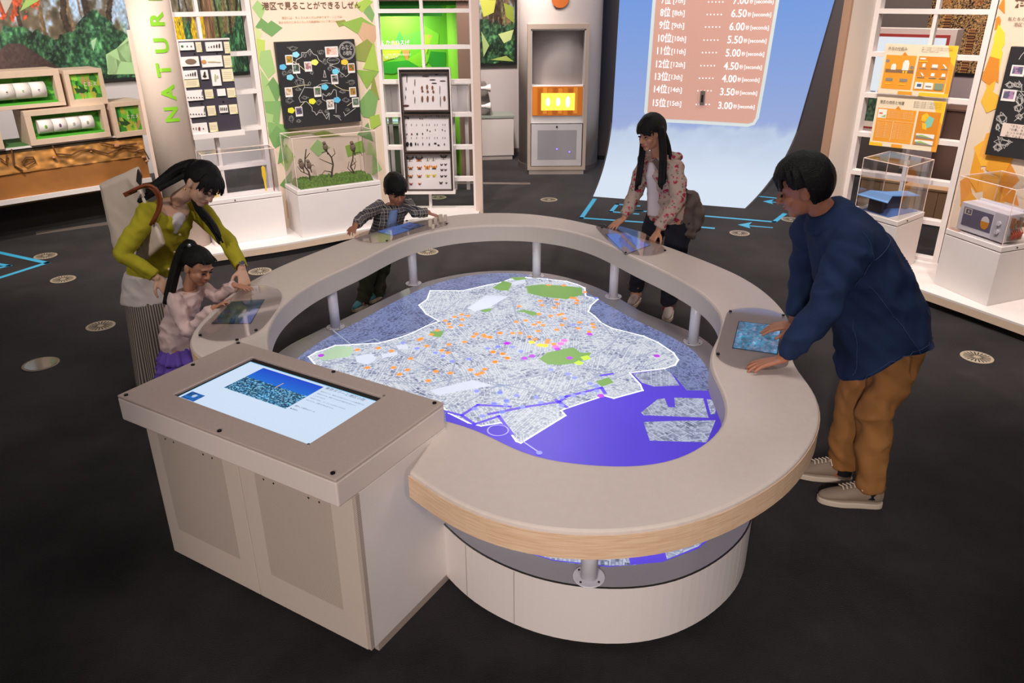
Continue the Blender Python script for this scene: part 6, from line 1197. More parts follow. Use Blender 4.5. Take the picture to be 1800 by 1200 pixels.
mb = MB(); SP.poly(mb, pan(0), .003, d); mb.build('list_panel', mat('list_brown', 'bd8f80', .7, emit=.72), t)
M_lt = mat('list_text', 'eef0f4', .6, emit=1.0)
for k, (n, s, yl, yr) in enumerate([(15, '3.00', 186, 191), (14, '3.50', 162, 167), (13, '4.00', 140, 144), (12, '4.50', 118, 122), (11, '5.00', 95, 99), (10, '5.50', 73, 76), (9, '6.00', 50, 53), (8, '6.50', 28, 30), (7, '7.00', 6, 7)]):
    q_ = (186 - yl) / 158.; X = lambda x15, x8: x15 + (x8 - x15) * q_; sp_ = lambda a, z: SP.P(a, z, d + .003)
    def put(s_, x0, x1, size, bold=0, dz=0, yy=yl):
        a, z = SP.px(x0, yy, d); b, _ = SP.px(x1, yy, d); text(s_, sp_(a, z + dz), SP.u, UP, size, M_lt, t, 'lettering', b - a, bold)
    put('%d位' % n, X(1147.5, 1160.5) if n > 9 else X(1147.5, 1160.5), X(1170, 1178) if n < 10 else X(1170, 1184), .118, .001)
    put('[%dth]' % n, X(1173, 1182) + (2 if 9 < n < 13 else 0), X(1197, 1203) + (4 if 9 < n < 13 else 0), .085, 0, .005)
    for j in range(5):
        a, z = SP.px(X(1224, 1243) + X(5.7, 6.2) * j, yl - 3 + .5, d); mb = MB(); mb.cyl(sp_(a, z), .008, .002, 8, SN); mb.build('list_dot', M_lt, t)
    put(s, X(1262, 1285), X(1287, 1312), .125, .001, 0, yr); put('秒', X(1288.5, 1314), X(1295, 1320), .055, 0, .008, yr); put('[seconds]', X(1297, 1322.5), X(1326, 1355), .065, 0, .008, yr)
a, z = SP.px(1235, 172, d); mb = MB(); SP.box(mb, a - .03, a + .03, z - .09, z + .09, d, d + .03); sb_ = mb.build('sensor_plate', mat('sensor_metal', '9a8c86', .35, metal=.5), t, bevel=.004); mb = MB(); SP.box(mb, a - .012, a + .012, z - .05, z + .04, d + .03, d + .034); mb.build('sensor_window', M_black, sb_)

# ================================================================ people
def basis(f, up=(0, 0, 1)):
    f = Vector(f).normalized(); u = Vector(up); u = (u - f * u.dot(f)).normalized(); r = f.cross(u); return f, u, r      # r = own right side... f x u
class Body:
    def __init__(s): s.mb = MB()
    def cap(s, pts, rad, n=14):
        """rounded limb through points"""
        pts = [Vector(p) for p in pts]; s.mb.tube(pts, rad, n)
        for p, r in zip(pts, rad): s.mb.ball(p, r * .995, n, max(6, n // 2))
        return s
    def flat(s, pts, rad, n=16): s.mb.tube([Vector(p) for p in pts], rad, n); return s
    def ell(s, c, r, f=(0, -1, 0), up=(0, 0, 1)):
        """r = (side, forward, up)"""
        f, u, rr = basis(f, up); s.mb.ball(Vector(c), r, 18, 12, Matrix((rr, f, u)).transposed()); return s
    def loft(s, rings, n=28):
        """rings: (centre, half vector a, half vector b)"""
        v = []; f = []
        for c, a, b in rings:
            c, a, b = Vector(c), Vector(a), Vector(b)
            for k in range(n):
                t = 2 * PI * k / n; ct, st = math.cos(t), math.sin(t); v.append(c + a * ct + b * st)
        for i in range(len(rings) - 1):
            for k in range(n): f.append((i * n + k, i * n + (k + 1) % n, (i + 1) * n + (k + 1) % n, (i + 1) * n + k))
        f.append(tuple(range(n - 1, -1, -1))); f.append(tuple(range((len(rings) - 1) * n, len(rings) * n))); s.mb.add(v, f); return s
    def make(s, name, m, parent, vox=.008, sm=4, fn=None, wr=0, wsc=9, cap_=None):
        o = s.mb.build(name, m, parent)
        bm_ = bmesh.new(); bm_.from_mesh(o.data); bmesh.ops.recalc_face_normals(bm_, faces=bm_.faces); bm_.to_mesh(o.data); bm_.free()
        r = o.modifiers.new('r', 'REMESH'); r.mode = 'VOXEL'; r.voxel_size = vox
        if sm: q = o.modifiers.new('s', 'SMOOTH'); q.iterations = sm; q.factor = .5
        bpy.context.view_layer.update(); me = bpy.data.meshes.new_from_object(o.evaluated_get(bpy.context.evaluated_depsgraph_get()))
        o.modifiers.clear(); old = o.data; o.data = me; bpy.data.meshes.remove(old); me.name = name
        if not me.materials: me.materials.append(m)
        n = len(me.vertices); co = np.empty(n * 3, np.float32); me.vertices.foreach_get('co', co); co = co.reshape(-1, 3); off = np.array(world_loc(parent)) if parent is not None else 0
        if wr:
            no = np.empty(n * 3, np.float32); me.vertices.foreach_get('normal', no); no = no.reshape(-1, 3)
            w = co + off; a = np.abs(fbm(w[:, 0] * 1.2 + w[:, 1] * 1.1 + w[:, 2] * .5 + 10, w[:, 2] * .9 - w[:, 0] * .5 + 10, wsc * .9, 5, 2) - .5) * -2 + .3; b = vnoise(w[:, 0] + w[:, 2] * 1.2 + 20, w[:, 1] - w[:, 2] * .7 + 20, wsc * 2.0, 8) - .5
            co = co + no * ((a * 1.6 + b * .6) * wr)[:, None]
        if fn is not None: co = fn(co + off) - off
        me.vertices.foreach_set('co', co.astype(np.float32).ravel()); me.polygons.foreach_set('use_smooth', [True] * len(me.polygons)); me.update()
        return o

def head_prims(B, c, f, up, s, neck, neck_r=.05, child=False):
    f, u, r = basis(f, up); P = lambda a, b, d: Vector(c) + r * a * s + f * b * s + u * d * s
    B.ell(P(0, -.008, .022), (.073 * s, .092 * s, .092 * s), f, u)
    B.ell(P(0, .026, -.040), (.056 * s, .062 * s, .066 * s), f, u)
    if child: B.ell(P(0, .03, -.045), (.062 * s, .060 * s, .052 * s), f, u)
    B.ell(P(0, .060, -.088), (.026 * s, .022 * s, .020 * s), f, u)
    for sg in (-1, 1):
        B.ell(P(sg * .034, .056, -.030), (.024 * s, .026 * s, .026 * s), f, u)
        B.ell(P(sg * .075, -.008, -.012), (.009 * s, .019 * s, .031 * s), f, u); B.ell(P(sg * .080, -.014, .0), (.008 * s, .012 * s, .020 * s), f, u)
    k = .75 if child else 1
    B.cap([P(0, .078, .008), P(0, .088 + .006 * k, -.012), P(0, .090 + .012 * k, -.030)], [.009 * s, .010 * s, .0125 * s], 10)
    for sg in (-1, 1): B.ell(P(sg * .011, .090, -.034), (.008 * s, .010 * s, .007 * s), f, u)
    B.ell(P(0, .080, -.060), (.024 * s, .012 * s, .012 * s), f, u)
    B.ell(P(0, .075, .022), (.052 * s, .014 * s, .010 * s), f, u)
    B.cap([P(0, -.02, -.05), Vector(neck)], [neck_r * .95, neck_r], 16)
def face_bits(par, c, f, up, s, m_lip, closed=True):
    f, u, r = basis(f, up); P = lambda a, b, d: Vector(c) + r * a * s + f * b * s + u * d * s
    for sg in (-1, 1):
        b = Body(); b.ell(P(sg * .031, .0815, -.004), (.0155 * s, .006 * s, .0055 * s), f, u); b.mb.build('eye', mat('eye_dark', '1a1210', .25), par, smooth=True)
        if not closed: 
            b = Body(); b.ell(P(sg * .031 + .008 * sg, .0835, -.0045), (.006 * s, .004 * s, .003 * s), f, u); b.mb.build('eye_white', mat('eye_white', 'c9c0ba', .3), par, smooth=True)
        b = MB(); b.tube([P(sg * .016, .088, .018), P(sg * .032, .086, .022), P(sg * .047, .076, .017)], [.0028 * s, .0032 * s, .0015 * s], 6); b.build('eyebrow', mat('hair_black', '100c0b', .45), par)
    b = Body(); b.ell(P(0, .0895, -.0585), (.019 * s, .006 * s, .0045 * s), f, u); b.ell(P(0, .0875, -.066), (.016 * s, .006 * s, .0045 * s), f, u); b.mb.build('lips', m_lip, par, smooth=True)
def hand_prims(B, w, d, n, side, s=1.0, curl=.35, spread=1.0, curls=None, thumb=.8):
    """w wrist, d direction of the fingers, n direction of the back of the hand, side = +1 thumb on d x n side"""
    d = Vector(d).normalized(); n = Vector(n); n = (n - d * n.dot(d)).normalized(); x = d.cross(n) * side; w = Vector(w)
    K = []
    for i, (o, L) in enumerate([(.029, .080), (.010, .086), (-.010, .082), (-.028, .073)]):
        k = w + d * L * s + x * o * s; K.append(k); B.cap([w + d * .008 * s + x * o * .55 * s, k], [.0125 * s, .0105 * s], 10)
    B.ell(w + d * .045 * s, (.036 * s, .045 * s, .0125 * s), d, n)
    for i, (L, a) in enumerate([(.070, 10), (.078, 3), (.073, -4), (.058, -12)]):
        q = K[i]; c_ = curls[i] if curls else curl; A = math.radians(a) * spread; dd = (d * math.cos(A) + x * math.sin(A)); pts = [q]; ang = c_ * .35
        for fr, da in ((.45, c_), (.30, c_), (.25, c_ * .8)):
            dv = dd * math.cos(ang) - n * math.sin(ang); q = q + dv * L * fr * s; pts.append(q); ang += da
        B.cap(pts, [.0098 * s, .0090 * s, .0080 * s, .0066 * s], 9)
    t0 = w + d * .020 * s + x * .024 * s - n * .004 * s; t1 = t0 + (d * .65 + x * thumb - n * .25).normalized() * .040 * s; t2 = t1 + (d * .85 + x * .45 * thumb - n * .3).normalized() * .028 * s; t3 = t2 + (d * .95 + x * .2 * thumb - n * .3).normalized() * .022 * s
    B.cap([t0, t1, t2, t3], [.0140 * s, .0115 * s, .0100 * s, .0078 * s], 10)
def hair_shell(B, c, f, up, s, fringe=.35, side=.12, nape=-.55, grow=1.10, nu=96, nv=64, ear=True, part=0, seed=3):
    """closed hair surface wrapped on the skull; it dives under the skin where the face shows"""
    f, u, r = basis(f, up); C0 = Vector(c) + f * (-.008 * s) + u * (.022 * s); v = []; F = []; rr = np.random.RandomState(seed)
    R_ = (.073 * s, .092 * s, .092 * s)
    for j in range(nv + 1):
        b = PI * j / nv
        for i in range(nu):
            a = 2 * PI * i / nu; x = math.sin(b) * math.cos(a); y = math.sin(b) * math.sin(a); z = math.cos(b)
            # y forward, z up, x side
            az = math.atan2(x, y)
            fr = fringe + .05 * math.sin(az * 23 + seed) + .03 * math.sin(az * 41)
            if z > fr: lim = 9
            elif z > -.05: lim = side + .35 * max(0, (z + .05)) + .03 * math.sin(z * 60)
            elif ear and z > -.62: lim = -.12 - .12 * (abs(z + .3) < .0) + .02 * math.sin(z * 50)
            else: lim = -.10
            inside = (y > lim) or (z < nape)
            g = (grow + .012 * math.sin(az * 31 + z * 3) + .010 * math.sin(az * 57 + 1.3 * seed)) if not inside else .84
            if not inside and z > .2: g += .015 * math.sin(z * 9 + az * 5)
            v.append(C0 + r * x * R_[0] * g + f * y * R_[1] * g + u * z * R_[2] * g)
    for j in range(nv):
        for i in range(nu): F.append((j * nu + i, (j + 1) * nu + i, (j + 1) * nu + (i + 1) % nu, j * nu + (i + 1) % nu))
    B.mb.add(v, F)
def strands(B, P0, P1, P2, n, sp, r0, r1, seed=1, wave=0):
    rr = np.random.RandomState(seed); P0, P1, P2 = Vector(P0), Vector(P1), Vector(P2)
    for k in range(n):
        j = Vector(rr.normal(0, 1, 3) * sp); j2 = Vector(rr.normal(0, 1, 3) * sp * .7); pts = []
        for i in range(9):
            t = i / 8; p = P0 * (1 - t) ** 2 + P1 * 2 * t * (1 - t) + P2 * t * t + j * (.5 + .5 * t) * (1 - .5 * t) + j2 * t
            if wave: p += Vector((math.sin(t * 9 + k) * wave, math.cos(t * 8 + k * 2) * wave, 0))
            pts.append(p)
        B.mb.tube(pts, [r0 * (1 - t / 9) + r1 * t / 9 for t in range(9)], 7)
def skin(name, c): 
    m = mat(name, c, .5, noise=.05, nscale=25, bump=.05, bscale=300); b = m.node_tree.nodes['Principled BSDF']; b.inputs['Subsurface Weight'].default_value = .12; b.inputs['Subsurface Scale'].default_value = .02
    b.inputs['Subsurface Radius'].default_value = (1, .35, .2); return m
M_skinA = skin('skin_light', 'd3a78e'); M_skinB = skin('skin_warm', 'b98468'); M_skinC = skin('skin_shade', 'a86f55')
M_hair = mat('hair_black', '090707', .5, bump=.5, bscale=220, spec=.25); M_lip = mat('lip_rose', 'b0605a', .4)
def sole_shoe(par, heel, toe, h, m_up, m_sole, m_lace=None, w=.045):
    heel, toe = Vector(heel), Vector(toe); d = (toe - heel); L = d.length; d.normalize(); x = d.cross(UP)
    def ring(t, ww, z0, z1): c = heel + d * L * t; return c, ww, z0, z1
    b = Body(); prof = [(0.0, .62, .0), (.10, .80, .0), (.35, .82, .0), (.65, 1.0, .0), (.88, .80, .0), (1.0, .40, .0)]
    n = 20; P = []
    for t, ww, _ in prof: P.append((t, ww))
    pts = [heel + d * L * t + x * ww * w for t, ww in P] + [heel + d * L * t - x * ww * w for t, ww in P[::-1]]
    pts = smooth_path([(p.x, p.y) for p in pts], .01, 1.6, True)
    mb = MB(); mb.prism([Z(p, .001) for p in pts], UP * .028); sh = mb.build('shoe', m_sole, par, bevel=.004)
    rings = []
    for t, ww, hh in [(.02, .5, .075), (.10, .74, .088), (.30, .76, .092), (.45, .80, .082), (.62, .86, .062), (.80, .78, .045), (.93, .55, .032), (.985, .25, .022)]:
        c = heel + d * L * t; rings.append((c + UP * (.026 + hh * h / 2 - .004), x * ww * w, UP * (hh * h / 2)))
    b.loft(rings, 18); b.make('upper', m_up, sh, .005, 3)
    if m_lace:
        for k in range(5):
            t = .42 + .055 * k; c = heel + d * L * t + UP * (.028 + h * (.088 - .10 * (t - .38)) - .004)
            mb = MB(); mb.tube([c - x * .020, c + UP * .006, c + x * .020 + d * .012], [.0032] * 3, 6); mb.build('lace', m_lace, sh)
        c = heel + d * L * .38 + UP * (.028 + h * .088); mb = MB(); mb.tube([c, c + x * .03 + UP * .012, c + x * .045 - UP * .015], [.003] * 3, 6); mb.tube([c, c - x * .03 + UP * .012 + d * .01, c - x * .045 - UP * .015], [.003] * 3, 6); mb.build('lace', m_lace, sh)
    return sh

def fabric(name, c, bump=.25, bscale=350, noise=.08, rough=.85, nscale=12): return mat(name, c, rough, noise=noise, nscale=nscale, bump=bump, bscale=bscale, spec=.2)

# ---------------------------------------------------------------- man in the denim shirt
t = thing('person', 'man in dark blue denim shirt and tan trousers leaning on the counter with both hands', 'person', (1.63, 3.1, 0))
hf, hu = (-.86, .38, -.40), (-.28, .05, 1); hc = (1.20, 3.14, 1.478)
B = Body(); head_prims(B, hc, hf, hu, 1.06, (1.315, 3.14, 1.36), .054)
B.loft([((1.68, 3.13, .84), (.075, 0, .02), (0, .12, 0)), ((1.56, 3.13, 1.10), (.10, 0, .06), (0, .14, 0)), ((1.40, 3.14, 1.27), (.09, 0, .07), (0, .17, 0)), ((1.33, 3.14, 1.35), (.06, 0, .05), (0, .10, 0))])
shN, elN, wrN = Vector((1.37, 2.98, 1.28)), Vector((1.285, 2.93, 1.03)), Vector((1.165, 2.985, .775)); shF, elF, wrF = Vector((1.34, 3.32, 1.28)), Vector((1.37, 3.43, 1.02)), Vector((1.345, 3.38, .79))
B.cap([shN, elN, wrN], [.05, .042, .027]); B.cap([shF, elF, wrF], [.05, .042, .027])
hand_prims(B, (1.165, 2.99, .765), (-.96, .16, -.32), (-.32, .1, .95), 1, 1.0, .22, 1.3)
hand_prims(B, (1.345, 3.375, .765), (-.95, .30, -.28), (-.3, 0, .95), -1, 1.0, .28, 1.2, curls=[.18, .22, .35, .4])
B.cap([(1.67, 3.06, .80), (1.64, 3.05, .46), (1.69, 3.0, .09), (1.66, 3.0, .06)], [.062, .050, .040, .038]); B.cap([(1.67, 3.19, .80), (1.61, 3.20, .46), (1.63, 3.19, .09), (1.60, 3.2, .06)], [.062, .050, .040, .038])
B.make('body', M_skinC, t, .0048, 2); face_bits(t, hc, hf, hu, 1.06, mat('lip_brown', '8f5348', .5))
B = Body(); hair_shell(B, hc, hf, hu, 1.06, .36, .36, -.78, 1.27, seed=2)
f_, u_, r_ = basis(hf, hu)
for k in range(46):
    a = rg.uniform(-.2, 6.2); p0 = Vector(hc) + u_ * .09; d_ = (f_ * math.cos(a) + r_ * math.sin(a)); strands(B, p0 + d_ * .03, p0 + d_ * .100 + u_ * .022, p0 + d_ * (.100 if abs(a - 3) < 2 else .096) - u_ * ((.045 + .03 * rg.random()) if math.cos(a) > .3 else (.06 + .07 * rg.random())) , 1, .006, .013, .002, k)
B.make('hair', M_hair, t, .0045, 1)
# shirt
M_den = fabric('denim_blue', '1f3052', .35, 500, .14, .8, 7)
sp = Vector((-.60, 0, .80)); B = Body()
B.loft([((1.655, 3.12, .58), (.185, 0, 0), (0, .200, 0)), ((1.66, 3.12, .70), (.185, 0, 0), (0, .200, 0)), ((1.635, 3.12, .84), (.200, 0, .01), (0, .20, 0)), ((1.59, 3.13, .95), (.195, 0, .03), (0, .19, 0)), ((1.52, 3.13, 1.07), (.175, 0, .06), (0, .19, 0)), ((1.45, 3.14, 1.17), (.145, 0, .09), (0, .195, 0)), ((1.40, 3.14, 1.245), (.115, 0, .085), (0, .21, 0)), ((1.355, 3.14, 1.315), (.085, 0, .07), (0, .19, 0)), ((1.325, 3.14, 1.36), (.062, 0, .05), (0, .10, 0)), ((1.30, 3.14, 1.385), (.055, 0, .045), (0, .066, 0))], 40)
B.cap([shN + Vector((.01, .03, 0)), shN + Vector((-.01, -.01, -.06))], [.088, .080]); B.flat([shN + Vector((0, 0, -.02)), elN.lerp(shN, .5) , elN, elN.lerp(wrN, .5), wrN + Vector((.012, 0, .015))], [.084, .074, .064, .054, .042], 20)
B.ell(elN, (.064, .064, .064)); B.cap([shF + Vector((.01, -.03, 0)), shF + Vector((-.01, .01, -.06))], [.088, .080]); B.flat([shF, elF.lerp(shF, .5), elF, elF.lerp(wrF, .5), wrF + Vector((0, 0, .02))], [.082, .072, .064, .054, .040], 20); B.ell(elF, (.064, .064, .064))
def hem(co):
    x, y, z = co[:, 0], co[:, 1], co[:, 2]; L = np.interp(x, [1.42, 1.47, 1.53, 1.60, 1.65, 1.72, 1.85], [.645, .635, .69, .765, .81, .82, .83]) + .008 * np.sin(y * 14)
    co[:, 2] = np.where(x > 1.38, np.maximum(z, L), z); return co
S = B.make('denim_shirt', M_den, t, .0085, 3, hem, .022, 7)
B = Body(); B.loft([((1.335, 3.14, 1.335), (.092, 0, .06), (0, .112, 0)), ((1.325, 3.14, 1.355), (.090, 0, .06), (0, .108, 0)), ((1.300, 3.14, 1.392), (.064, 0, .045), (0, .074, 0))], 30); B.make('collar', M_den, S, .006, 1)
M_seam = mat('denim_seam', '2b3d62', .8)
from mathutils.bvhtree import BVHTree
def seams(par, src, runs, m, r=.0018, off=.0008):
    me = src.data; wl = world_loc(src); bv = BVHTree.FromPolygons([v.co + wl for v in me.vertices], [p.vertices[:] for p in me.polygons])
    for run in runs:
        P = [Vector(p) for p in run]; Q = []
        for a, b in zip(P, P[1:]):
            n_ = max(2, int((b - a).length / .012))
            for k in range(n_):
                h = bv.find_nearest(a.lerp(b, k / n_)); Q.append(h[0] + h[1] * off)
        mb = MB(); mb.tube(Q, r, 5); mb.build('seam', m, par)
seams(S, S, [[(1.38, 2.93, 1.35), (1.43, 2.90, 1.30), (1.46, 2.90, 1.22), (1.44, 2.90, 1.15), (1.40, 2.92, 1.10)], [(1.46, 2.90, 1.22), (1.56, 3.05, 1.28), (1.56, 3.2, 1.28)], [(1.45, 2.92, 1.12), (1.55, 2.91, 1.00), (1.66, 2.90, .90), (1.72, 2.90, .82)], [(1.40, 2.96, .93), (1.45, 2.98, .80), (1.48, 3.0, .66)], [(1.49, 2.98, .665), (1.54, 2.94, .715), (1.62, 2.92, .80), (1.72, 2.92, .84), (1.80, 2.98, .85)]], M_seam)
mb = MB(); q = wrN + Vector((.015, 0, .02)); ax = (elN - wrN).normalized(); mb.cyl(q, .044, .045, 24, ax, .047); mb.build('cuff', M_den, S)
mb = MB(); q = wrF + Vector((.0, 0, .02)); ax = (elF - wrF).normalized(); mb.cyl(q, .042, .045, 24, ax, .046); mb.build('cuff', M_den, S)
M_chino = fabric('chino_tan', '9a6a3c', .2, 500, .07)
B = Body(); B.loft([((1.68, 3.12, .84), (.09, 0, .0), (0, .14, 0)), ((1.685, 3.12, .79), (.118, 0, .0), (0, .165, 0)), ((1.68, 3.12, .70), (.118, 0, 0), (0, .165, 0)), ((1.675, 3.12, .64), (.105, 0, 0), (0, .15, 0))], 30)
B.flat([(1.685, 3.04, .80), (1.665, 3.04, .62), (1.64, 3.045, .46), (1.655, 3.02, .26), (1.675, 3.0, .085)], [.098, .088, .075, .068, .062], 22); B.flat([(1.68, 3.21, .80), (1.645, 3.21, .62), (1.61, 3.20, .46), (1.61, 3.195, .26), (1.625, 3.19, .085)], [.098, .086, .074, .066, .060], 22)
B.make('tan_trousers', M_chino, t, .0085, 2, None, .024, 8)
M_can = fabric('canvas_taupe', '8d7c6c', .2, 600, .05); M_sol = mat('sole_cream', 'c9b8a4', .6); M_lace = mat('lace_cream', 'd8c8b4', .7)
sole_shoe(t, (1.735, 2.985, 0), (1.445, 3.03, 0), 1.0, M_can, M_sol, M_lace, .052); sole_shoe(t, (1.675, 3.185, 0), (1.395, 3.255, 0), 1.0, M_can, M_sol, M_lace, .052)
for q in [(1.675, 3.0, .05), (1.625, 3.19, .05)]: mb = MB(); mb.cyl(q, .045, .06, 20); mb.build('sock', M_black, t)

# ---------------------------------------------------------------- standing woman in the floral hoodie
t = thing('person', 'standing woman with long black hair in a floral hoodie, both hands on the counter', 'person', (1.1, 5.4, 0))
hf, hu = (-.80, -.52, -.26), (-.12, -.06, 1); hc = (.925, 5.17, 1.375); fw = Vector((-.87, -.49, 0)); lf_ = Vector((.49, -.87, 0))
B = Body(); head_prims(B, hc, hf, hu, .98, (.985, 5.235, 1.22), .043)
sc = Vector((1.015, 5.25, 1.155)); shL, shR = sc + lf_ * .155, sc - lf_ * .155; elL, wrL = Vector((1.10, 5.00, .965)), Vector((.985, 4.985, .775)); elR, wrR = Vector((.87, 5.35, .93)), Vector((.80, 5.30, .775))
B.loft([((1.12, 5.33, .76), fw * .10, lf_ * .14), ((1.08, 5.30, .95), fw * .085, lf_ * .115), ((1.03, 5.26, 1.10), fw * .095, lf_ * .14), ((1.0, 5.245, 1.20), fw * .05, lf_ * .08)])
B.cap([shL, elL, wrL], [.042, .035, .023]); B.cap([shR, elR, wrR], [.042, .035, .023])
hand_prims(B, wrL + Vector((-.004, -.003, -.012)), (-.55, -.25, -.80), (-.75, -.3, .5), -1, .90, .55, 1.4, curls=[.5, .55, .55, .5], thumb=1.2)
hand_prims(B, wrR + Vector((-.004, -.003, -.012)), (-.85, -.42, -.45), (-.4, -.2, .9), 1, .90, .25, 1.6, thumb=1.2)
B.cap([(1.165, 5.24, .76), (1.17, 5.28, .42), (1.17, 5.36, .07)], [.085, .052, .036]); B.cap([(1.06, 5.42, .76), (1.0, 5.50, .42), (.96, 5.62, .07)], [.085, .052, .036])
B.make('body', M_skinB, t, .0055, 2); face_bits(t, hc, hf, hu, .98, M_lip, False)
B = Body(); hair_shell(B, hc, hf, hu, .98, .30, .42, -.75, 1.17, ear=False, seed=5); f_, u_, r_ = basis(hf, hu); H = Vector(hc)
for k in range(14): a = -1.0 + 2.0 * k / 13; strands(B, H + u_ * .095 + f_ * .03, H + u_ * .09 + f_ * (.10 * math.cos(a)) + r_ * .09 * math.sin(a), H + u_ * (.022 - .02 * abs(a)) + f_ * (.097 * math.cos(a)) + r_ * .082 * math.sin(a), 1, .002, .012, .004, k)
for k in range(16): strands(B, H - r_ * .075 - f_ * .02 + u_ * .03, H - r_ * .10 - f_ * .01 - u_ * .12, Vector((1.0, 5.075, 1.06 - .02 * rg.random())), 1, .013, .018, .005, 40 + k)
for k in range(14): strands(B, H + r_ * .075 - f_ * .01 + u_ * .03, H + r_ * .10 - u_ * .12, Vector((.87, 5.24, 1.02 - .03 * rg.random())), 1, .012, .017, .005, 80 + k)
for k in range(14): strands(B, H - f_ * .08 + u_ * .03, H - f_ * .12 - u_ * .10, H - f_ * .055 - u_ * .20, 1, .03, .02, .010, 120 + k)
B.make('hair', M_hair, t, .0055, 1)
def floral():
    m = fabric('floral_cotton', 'bda79a', .2, 400); nt = m.node_tree; b = nt.nodes['Principled BSDF']; L = nt.links.new; tc = nt.nodes.new('ShaderNodeTexCoord')
    def spots(sc, th, col, prev, rnd=1):
        v = nt.nodes.new('ShaderNodeTexVoronoi'); v.inputs['Scale'].default_value = sc; nz = nt.nodes.new('ShaderNodeTexNoise'); nz.inputs['Scale'].default_value = sc * 3; ad = nt.nodes.new('ShaderNodeVectorMath'); ad.operation = 'MULTIPLY_ADD'; ad.inputs[1].default_value = (.5 / sc,) * 3
        L(tc.outputs['Object'], nz.inputs['Vector']); L(nz.outputs['Color'], ad.inputs[0]); L(tc.outputs['Object'], ad.inputs[2]); L(ad.outputs[0], v.inputs['Vector'])
        lt = nt.nodes.new('ShaderNodeMath'); lt.operation = 'LESS_THAN'; lt.inputs[1].default_value = th; L(v.outputs['Distance'], lt.inputs[0]); mx = nt.nodes.new('ShaderNodeMix'); mx.data_type = 'RGBA'; L(lt.outputs[0], mx.inputs[0])
        if prev is None: mx.inputs[6].default_value = lin('b09c90')
        else: L(prev, mx.inputs[6])
        mx.inputs[7].default_value = lin(col); return mx.outputs[2]
    c = spots(34, .26, '7a7068', None); c = spots(40, .20, 'b0808a', c); c = spots(20, .30, '9c2f48', c); c = spots(27, .22, 'b84a5c', c); L(c, b.inputs['Base Color']); return m
M_flo = floral(); B = Body()
B.loft([((1.115, 5.32, .755), fw * .135, lf_ * .165), ((1.11, 5.32, .83), fw * .135, lf_ * .165), ((1.08, 5.30, .97), fw * .118, lf_ * .15), ((1.04, 5.27, 1.08), fw * .115, lf_ * .165), ((1.02, 5.255, 1.16), fw * .090, lf_ * .17), ((1.005, 5.25, 1.205), fw * .060, lf_ * .09)], 36)
for a, e, w_ in ((shL, elL, wrL), (shR, elR, wrR)): B.cap([a, a.lerp(e, .3)], [.062, .056]); B.flat([a, a.lerp(e, .5), e, e.lerp(w_, .5), w_ + Vector((0, 0, .012))], [.060, .054, .048, .044, .036], 18); B.ell(e, (.049, .049, .049))
S = B.make('floral_hoodie', M_flo, t, .008, 2, None, .016, 10)
B = Body(); c = Vector((1.05, 5.275, 1.20)); B.cap([c + lf_ * .09 - fw * .0, c + lf_ * .06 - fw * .055, c - fw * .075 - UP * .02, c - lf_ * .06 - fw * .055, c - lf_ * .09], [.026, .034, .040, .034, .026]); B.make('hood', M_flo, S, .008, 3, None, .006, 12)
B = Body(); B.loft([((1.035, 5.275, .80), fw * .10, lf_ * .055), ((1.02, 5.265, .95), fw * .09, lf_ * .05), ((.99, 5.24, 1.08), fw * .085, lf_ * .045), ((.985, 5.235, 1.17), fw * .062, lf_ * .045)], 24); B.make('white_tee', mat('tee_white', 'c6bcc4', .8), t, .008, 3)
M_jean = fabric('jean_navy', '23242e', .25, 400, .1); B = Body(); B.loft([((1.12, 5.33, .84), fw * .10, lf_ * .145), ((1.12, 5.33, .74), fw * .11, lf_ * .155), ((1.12, 5.34, .68), fw * .10, lf_ * .15)], 28)
B.flat([(1.165, 5.25, .76), (1.17, 5.25, .58), (1.165, 5.27, .42), (1.17, 5.32, .24), (1.17, 5.36, .10)], [.095, .080, .066, .060, .056], 20); B.flat([(1.07, 5.41, .76), (1.03, 5.46, .58), (1.0, 5.50, .42), (.975, 5.57, .24), (.96, 5.62, .12)], [.095, .080, .066, .058, .054], 20)
B.make('dark_jeans', M_jean, t, .008, 2, None, .016, 10)
for q in [(1.17, 5.362, .095), (.96, 5.622, .115)]: mb = MB(); mb.cyl(q, .060, .045, 22, r2=.060); mb.build('turn_up', mat('jean_inside', '4e463e', .8), t)
sole_shoe(t, (1.20, 5.42, 0), (1.13, 5.20, 0), .9, mat('shoe_pale', 'b8a8a4', .6), M_sol, None, .042); sole_shoe(t, (1.00, 5.68, 0), (.90, 5.48, 0), .9, mat('shoe_pale', 'b8a8a4', .6), M_sol, None, .042)
mb = MB(); mb.cyl((1.17, 5.35, .05), .042, .06, 20); mb.build('sock', mat('sock_red', '9c2a34', .8), t); mb = MB(); mb.cyl((.965, 5.61, .05), .040, .07, 20); mb.build('sock', M_skinB, t)
